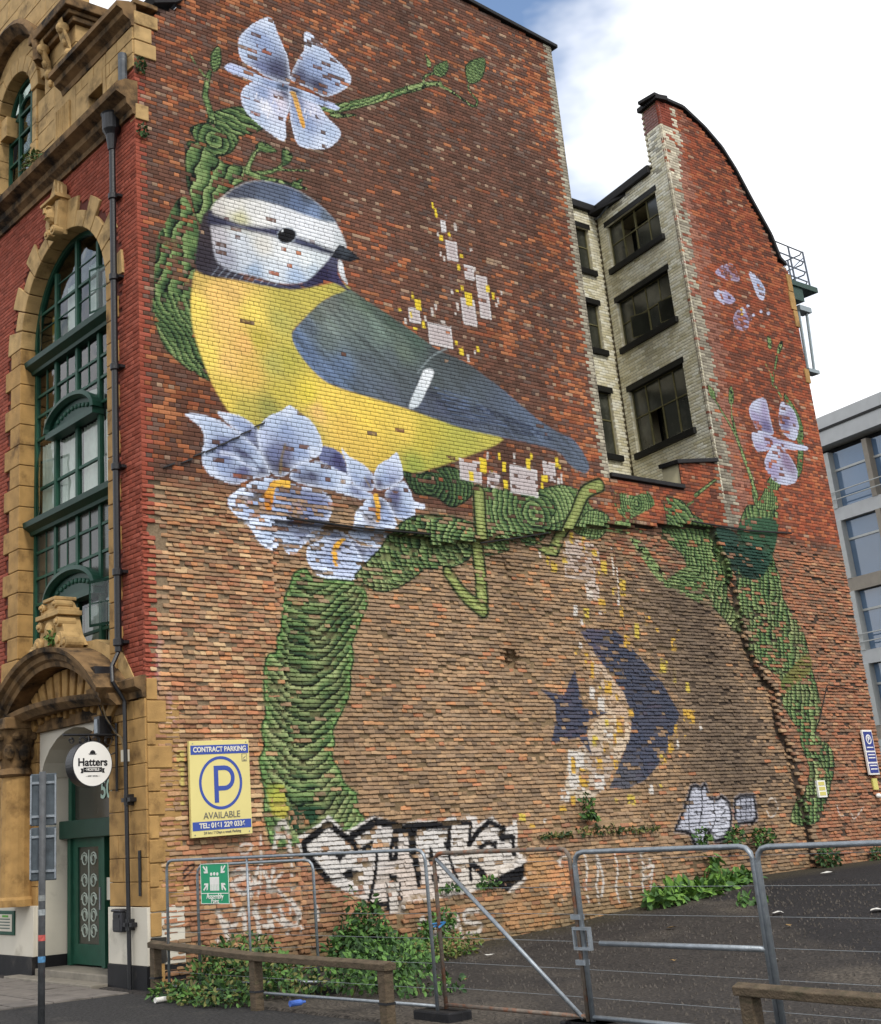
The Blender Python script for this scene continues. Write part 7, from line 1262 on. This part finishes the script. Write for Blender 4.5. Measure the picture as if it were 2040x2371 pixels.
foliage('cornice_weed','purple flowering buddleia rooted on the string cornice',(-.2,4.05,15.3),[(0,0,.25,.1,.3,.28),(0,-.3,.15,.1,.3,.15)],220,.09,[LM[1],LM[3]],cat='plant',group='weeds on the building',stems=5,seed=15)
foliage('cornice_weed','dark tuft of weed on the gable corner below the cornice block',(.12,-.06,14.2),[(0,0,.1,.1,.05,.16)],70,.07,LM[:2],cat='plant',group='weeds on the building',stems=0,seed=16)
foliage('cornice_weed','tuft of weed beside the grey vent pipe',(.1,-.06,15.55),[(0,0,.1,.12,.05,.2)],80,.07,LM[:2],cat='plant',group='weeds on the building',stems=0,seed=17)
foliage('hood_weed','dry grass growing on the left of the stone door hood',(-.35,4.3,4.75),[(0,0,.1,.15,.4,.12)],160,.09,[LM[3]],cat='plant',group='weeds on the building',stems=0,seed=18)
foliage('hood_weed','green weed in the carved cartouche over the hood',(-.42,2.5,5.4),[(0,0,.1,.06,.12,.12)],80,.07,LM[1:3],cat='plant',group='weeds on the building',stems=0,seed=19)
# ------------------------------------------------------------------ litter
lit=[mat('litter_white','d5d3cd',.6,.1,8,0),mat('litter_brown','8a7048',.8,.2,8,0),mat('litter_blue','4a6ec0',.5,.2,8,0)]
def scrap(x,y,s,m,label,seed):
    R3=random.Random(seed); n=7; V=[(0,0,.03*s*6)]+[(s*R3.uniform(.5,1)*math.cos(2*math.pi*i/n),s*R3.uniform(.35,.8)*math.sin(2*math.pi*i/n),R3.uniform(.008,.05)) for i in range(n)]
    V=[(a*.6,b*.6,c) for a,b,c in V]; b=MB(); b.add(V,[(0,1+i,1+(i+1)%n) for i in range(n)]); o=b.build('litter_scrap',m); o.location=(x,y,float(gh(x))+.012); tag(o,label,'litter','litter on the tarmac')
for i,(x,y,s,m,lb_) in enumerate([(15.2,-1.4,.35,0,'crumpled white sheet on the dark tarmac nearest the far corner'),(10.2,-3.6,.3,0,'white plastic bag on the tarmac beyond the right fence post'),(10.6,-5.2,.3,0,'white paper scrap at the right edge of the lot'),(8.6,-2.6,.22,1,'brown leaf litter on the tarmac behind the bolt plate'),(6.0,-6.4,.16,0,'small white cup lid on the tarmac by the right knee rail'),(5.6,-8.6,.16,0,'white food carton low at the right edge'),(5.3,-1.6,.2,0,'white wrapper beside the yellowish weeds'),(2.3,-3.9,.12,0,'white scrap behind the middle post of the knee rail'),(2.9,-3.6,.1,1,'tan scrap among the dark weeds'),(5.6,-5.0,.12,1,'pale brown scrap in the middle of the lot'),(9.0,-4.6,.15,1,'long brown scrap of card on the lot')]): scrap(x,y,s,lit[m],lb_,i)
can=MB().tube([(-.09,0,.04),(.09,.02,.04)],.034,12).build('drinks_can',lit[0]); can.location=(-.72,-1.5,0); tag(can,'dented drinks can lying by the end of the knee rail','can','litter on the tarmac')
bt=MB().tube([(-.1,0,.04),(.06,0,.04),(.1,0,.04),(.13,0,.04)],[.035,.035,.015,.015],10).build('plastic_bottle',lit[2]); bt.location=(-.2,-3.9,.04); tag(bt,'blue plastic bottle beside the middle knee rail post','bottle','litter on the tarmac')
# gravel and leaf crumbs over the lot
R4=np.random.default_rng(5); V=[];F=[]
for i in range(5200):
    x=R4.uniform(.2,14); y=-R4.uniform(.2,11); s=R4.uniform(.008,.032); z=float(gh(x))+.012; j=len(V); a=R4.uniform(0,6.28); V+=[(x+s*math.cos(a+q),y+s*math.sin(a+q),z-.02) for q in (0,2.1,4.2)]+[(x,y,z+s*.9)]; F+=[(j,j+1,j+3),(j+1,j+2,j+3),(j+2,j,j+3)]
me=bpy.data.meshes.new('gravel'); me.from_pydata(V,[],F); gv=link('gravel',me,mat('gravel_grit','4d4843',.9,.6,40,0)); tag(gv,'scattered pale grit and crumbs over the dark tarmac lot','gravel'); gv['kind']='stuff'
